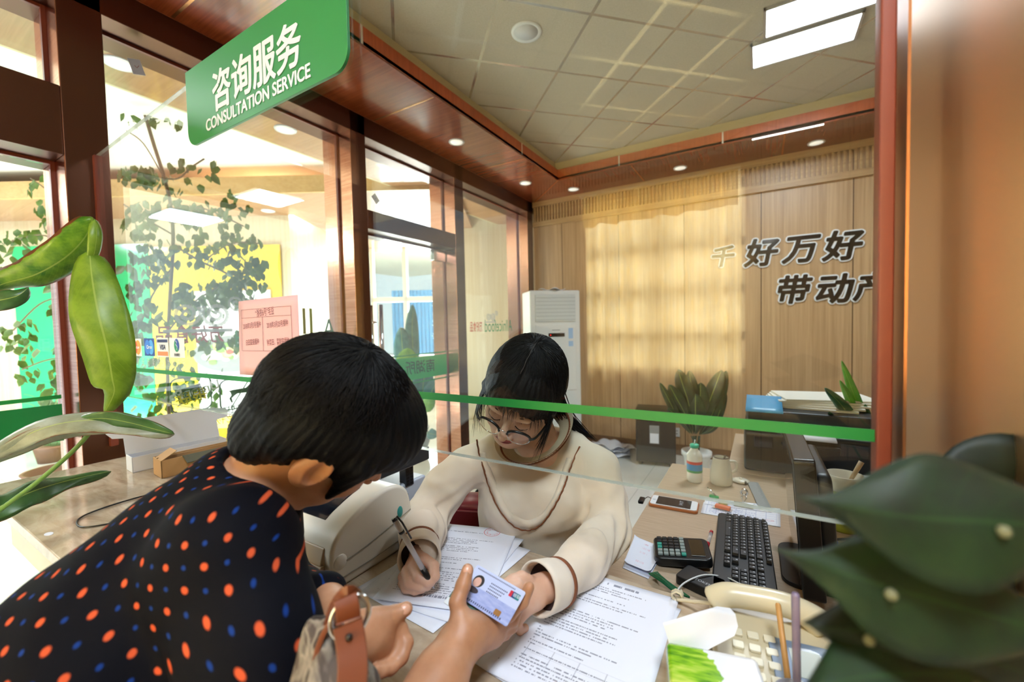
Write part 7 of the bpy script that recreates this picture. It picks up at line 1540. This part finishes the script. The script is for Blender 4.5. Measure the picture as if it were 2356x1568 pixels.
MB().lathe([(0.002, 0), (0.045, 0), (0.055, 0.10), (0.050, 0.10), (0.045, 0.08), (0.002, 0.08)], 28).build('pot', M_black, cp_, smooth=True)
rescale(1.308)
# potted plant by the back wall (room space)
def floorpt(px, py): return P(px, py, z=0)
fp = floorpt(1603, 1128); pp = empty('potted_plant', (fp.x, fp.y, 0), label='dark strap-leaved plant in a white ribbed pot against the back wall', cat='plant'); po = -Vector(pp.location); dd = (Vector(fp)-Vector(CAM)).dot(Vector(ROT@np.array([0, 0, 1])))
MB().lathe([(0.002, 0), (0.062, 0), (0.066, 0.03), (0.072, 0.06), (0.074, 0.062), (0.078, 0.12), (0.082, 0.18), (0.088, 0.24), (0.095, 0.265), (0.105, 0.27), (0.105, 0.30), (0.092, 0.30), (0.088, 0.27), (0.002, 0.26)], 40).build('pot', M_white, pp, smooth=True)
D5 = leafmat('leaf_black_green', '#152c1d', '#27462c', 0.08, 0.3, 14)
for tip, midp, w_ in (((1540, 885), (1575, 950), 0.10), ((1560, 850), (1585, 930), 0.12), ((1585, 852), (1598, 930), 0.09), ((1660, 850), (1630, 930), 0.13), ((1670, 852), (1640, 950), 0.10), ((1612, 880), (1610, 950), 0.12), ((1518, 880), (1560, 960), 0.06), ((1672, 905), (1640, 985), 0.07), ((1536, 938), (1575, 975), 0.06), ((1600, 905), (1600, 965), 0.13)):
    b_ = (1600+(midp[0]-1600)*0.25, 1000, dd); leaf('leaf', [(b_[0], 1000, dd), (midp[0], midp[1], dd-0.05), ((midp[0]+tip[0])/2, (midp[1]+tip[1])/2, dd-0.08), (tip[0], tip[1], dd-0.08)], w_, D5, pp, po, random.uniform(-25, 25), 0.12, 0.75, 0.6)
    b = MB(); b.tube([Vector(W(b_[0], 1002, dd))+po, Vector((random.uniform(-0.03, 0.03), random.uniform(-0.03, 0.03), 0.25))], 0.004, 6); b.build('stalk', D5, pp, smooth=True)
# plant standing in the hall behind the glass door
hp_ = empty('hall_plant', (-2.95, 3.05, 0), label='broad-leaved plant in a grey clay pot in the hall behind the glass door', cat='plant'); ho = -Vector(hp_.location)
MB().lathe([(0.002, 0), (0.085, 0), (0.10, 0.05), (0.125, 0.12), (0.125, 0.18), (0.11, 0.23), (0.12, 0.25), (0.125, 0.265), (0.11, 0.265), (0.1, 0.22), (0.002, 0.22)], 36).build('pot', mat('grey_clay', '#8f9296', 0.7), hp_, smooth=True)
G6 = leafmat('leaf_bright_hall', '#7fb83a', '#a8d85a', 0.4, 0.3, 16); G7 = leafmat('leaf_teal_hall', '#3f7a78', '#5f9a94', 0.3, 0.3, 16)
base = (960, 990, 4.1)
for tip, w_, m_ in (((938, 800, 3.9), 0.26, G6), ((922, 752, 4.0), 0.20, G7), ((985, 835, 3.9), 0.20, G7), ((1010, 870, 3.9), 0.16, G7), ((900, 860, 4.1), 0.2, G6), ((885, 815, 4.2), 0.2, G7), ((1000, 905, 3.8), 0.12, G6), ((1008, 1000, 3.8), 0.10, G7), ((950, 700, 4.2), 0.15, G7)):
    mx_ = ((base[0]+tip[0])/2, (base[1]+tip[1])/2+0, tip[2]); leaf('leaf', [mx_, ((mx_[0]+tip[0])/2-4, (mx_[1]+tip[1])/2, tip[2]), tip], w_, m_, hp_, ho, random.uniform(-30, 30), 0.1, 0.7, 0.45); stem('stalk', [base, ((base[0]+mx_[0])/2, (base[1]+mx_[1])/2, 4.0), mx_], 0.007, M_stem, hp_, ho)
# climbing trees in the hall: crown of many small leaves on a branching stem
LT = leafmat('tree_leaf', '#35501c', '#557028', 0.3, 0.4, 6)
def tree(nm, lab, foot, d, clusters, branches, size, seed):
    rs = random.Random(seed); e = empty(nm, (foot[0], foot[1], 0), label=lab, cat='tree'); of = -Vector(e.location); b = MB(); vs, fs = b.v, b.f
    for (px, py, rx, ry, n_) in clusters:
        for k in range(n_):
            a = rs.uniform(0, 6.283); r = rs.random()**0.5; x, y = px+rx*r*math.cos(a), py+ry*r*math.sin(a); p = Vector(W(x, y, d+rs.uniform(-0.22, 0.22)))+of
            s_ = size*rs.uniform(0.6, 1.15); dn = Vector(CV((rs.uniform(-0.8, 0.8), 0.9, rs.uniform(-0.5, 0.5)))); nn_ = Vector((rs.uniform(-1, 1), rs.uniform(-1, 1), rs.uniform(-0.6, 0.6))).normalized(); sd_ = dn.cross(nn_).normalized(); nn_ = sd_.cross(dn)
            q = [p, p+dn*s_*0.3+sd_*s_*0.33+nn_*s_*0.06, p+dn*s_*0.62+sd_*s_*0.28, p+dn*s_, p+dn*s_*0.62-sd_*s_*0.28, p+dn*s_*0.3-sd_*s_*0.33+nn_*s_*0.06, p+dn*s_*0.5-nn_*s_*0.05]
            i0 = b.addv(q)
            for t1, t2 in ((0, 1), (1, 2), (2, 3), (3, 4), (4, 5), (5, 0)): b.face(i0+t1, i0+t2, i0+6)
    b.build('foliage', LT, e, smooth=True)
    b = MB()
    for br, r in branches: b.tube(smoothpath([Vector(W(x, y, d))+of for x, y in br], 5), r, 7)
    x0, y0 = branches[0][0][-1]; b.tube([Vector(W(x0, y0, d))+of, Vector((0, 0, 0.2))], 0.016, 8); b.build('branches', mat('bark', '#6a5a42', 0.8), e, smooth=True)
    MB().lathe([(0.002, 0), (0.15, 0), (0.19, 0.28), (0.2, 0.30), (0.18, 0.30), (0.17, 0.26), (0.002, 0.24)], 32).build('pot', mat('brown_pot', '#7a5a44', 0.6), e, smooth=True)
dT = 3.0; fo = P(395, 1150, d=dT)
tree('climbing_tree', 'leafy climbing tree in the hall behind the card stickers, right of the column', (fo.x, fo.y), dT, [(300, 268, 25, 12, 7), (385, 280, 30, 14, 8), (345, 262, 20, 10, 4), (310, 395, 45, 22, 26), (345, 400, 20, 22, 10), (430, 378, 45, 16, 11), (485, 385, 22, 22, 8), (405, 425, 60, 22, 14), (540, 450, 35, 20, 8), (560, 480, 20, 20, 5), (400, 475, 110, 22, 60), (320, 510, 45, 34, 45), (470, 495, 80, 26, 44), (545, 530, 40, 26, 16), (575, 590, 35, 55, 40), (455, 570, 120, 40, 80), (335, 610, 55, 55, 60), (560, 650, 55, 40, 60), (490, 670, 90, 35, 80), (315, 715, 38, 75, 70), (415, 720, 75, 40, 45), (535, 760, 40, 45, 14), (470, 790, 60, 30, 14), (305, 850, 35, 50, 34), (395, 860, 60, 55, 36), (465, 915, 40, 30, 14), (360, 930, 50, 40, 30), (505, 860, 30, 30, 5)],
     [(((330, 250), (350, 320), (375, 400), (392, 470), (398, 560), (390, 700), (385, 850), (395, 1100)), 0.012), (((372, 410), (410, 410), (440, 385), (470, 365)), 0.006), (((395, 560), (460, 600), (540, 640), (590, 700)), 0.007), (((398, 540), (330, 500), (285, 470)), 0.006), (((392, 620), (350, 680), (310, 780)), 0.006), (((372, 400), (330, 330), (290, 300)), 0.004), (((470, 600), (530, 560), (600, 560)), 0.005), (((395, 480), (470, 480), (560, 520)), 0.005), (((388, 760), (440, 700), (500, 660)), 0.006)], 0.080, 5)
fo = P(150, 1150, d=dT)
tree('climbing_tree', 'leafy climbing tree in the hall seen through the left door, left of the column', (fo.x-0.05, fo.y), dT, [(75, 425, 18, 16, 6), (115, 410, 16, 14, 5), (105, 470, 30, 22, 10), (115, 520, 22, 26, 12), (35, 555, 45, 30, 16), (70, 530, 30, 20, 8), (15, 600, 26, 36, 12), (135, 660, 24, 60, 50), (150, 760, 20, 60, 60), (140, 850, 22, 50, 40), (45, 755, 40, 26, 14), (50, 800, 36, 30, 14), (60, 850, 30, 20, 8), (20, 770, 30, 30, 8), (95, 900, 20, 20, 6), (130, 910, 20, 24, 14)],
     [(((150, 470), (150, 560), (148, 680), (150, 850), (150, 1100)), 0.010), (((150, 500), (110, 440), (70, 410)), 0.004), (((148, 560), (90, 540), (10, 560)), 0.005), (((148, 680), (90, 700), (30, 760)), 0.005), (((150, 820), (100, 830), (50, 850)), 0.005)], 0.080, 6)
# grassy plant left
gr = empty('grass_plant', tuple(P(120, 1060, z=0)), label='thin arching grass-like plant at the foot of the left hall door', cat='plant'); go_ = -Vector(gr.location); dg = (Vector(P(120, 1060, z=0))-Vector(CAM)).dot(Vector(ROT@np.array([0, 0, 1])))
b = MB()
for i in range(34):
    a = random.uniform(-90, 90); h = random.uniform(60, 150); b.tube(smoothpath([Vector(W(120+a*0.1, 1052, dg))+go_, Vector(W(120+a*0.45, 1040-h*0.75, dg))+go_, Vector(W(120+a, 1040-h*0.9, dg))+go_], 5), [0.006*(1-k/11.0)+0.001 for k in range(11)], 4)
b.build('blades', mat('grass_blade', '#5c7a4a', 0.5), gr, smooth=True)
MB().lathe([(0.002, 0), (0.10, 0), (0.13, 0.16), (0.002, 0.15)], 24).build('pot', mat('brown_pot', '#7a5a44'), gr, smooth=True)
rescale(1.15)
# ================================================================== sub-parts under their parts, floor to z = 0
rescale(1.0)
SUB = {'cuff_stripe': 'cuff', 'cuff_inside': 'cuff', 'collar_edge': 'collar', 'hair_strands': 'hair', 'hair_parting': 'hair', 'display': 'display_frame', 'lens': 'brow_rim', 'lower_rim': 'brow_rim',
       'nose_pad': 'brow_rim', 'hinge_slots': 'hinge', 'power_button': 'button_recess', 'rivet': 'leather_tab', 'shreds': 'window', 'chest_trim': 'sweater', 'ruffle': 'sweater', 'lid_edge': 'scanner_lid', 'binder_clip': 'sheets', 'pale_spot': 'leaf', 'nail': 'body', 'mouth_line': 'body', 'nostril': 'body'}
for o in list(bpy.data.objects):
    if o.parent is None or o.parent.parent is not None: continue
    tgt = SUB.get(o.name.split('.')[0])
    if not tgt: continue
    sib = [c for c in o.parent.children if c.name.split('.')[0] == tgt and c is not o]
    if not sib: continue
    ctr = lambda q: sum((Vector(c) for c in q.bound_box), Vector())/8
    best = min(sib, key=lambda c: (ctr(c)-ctr(o)).length); o.parent = best
for o in list(bpy.data.objects):
    if not o.parent: o.location.z -= FLB
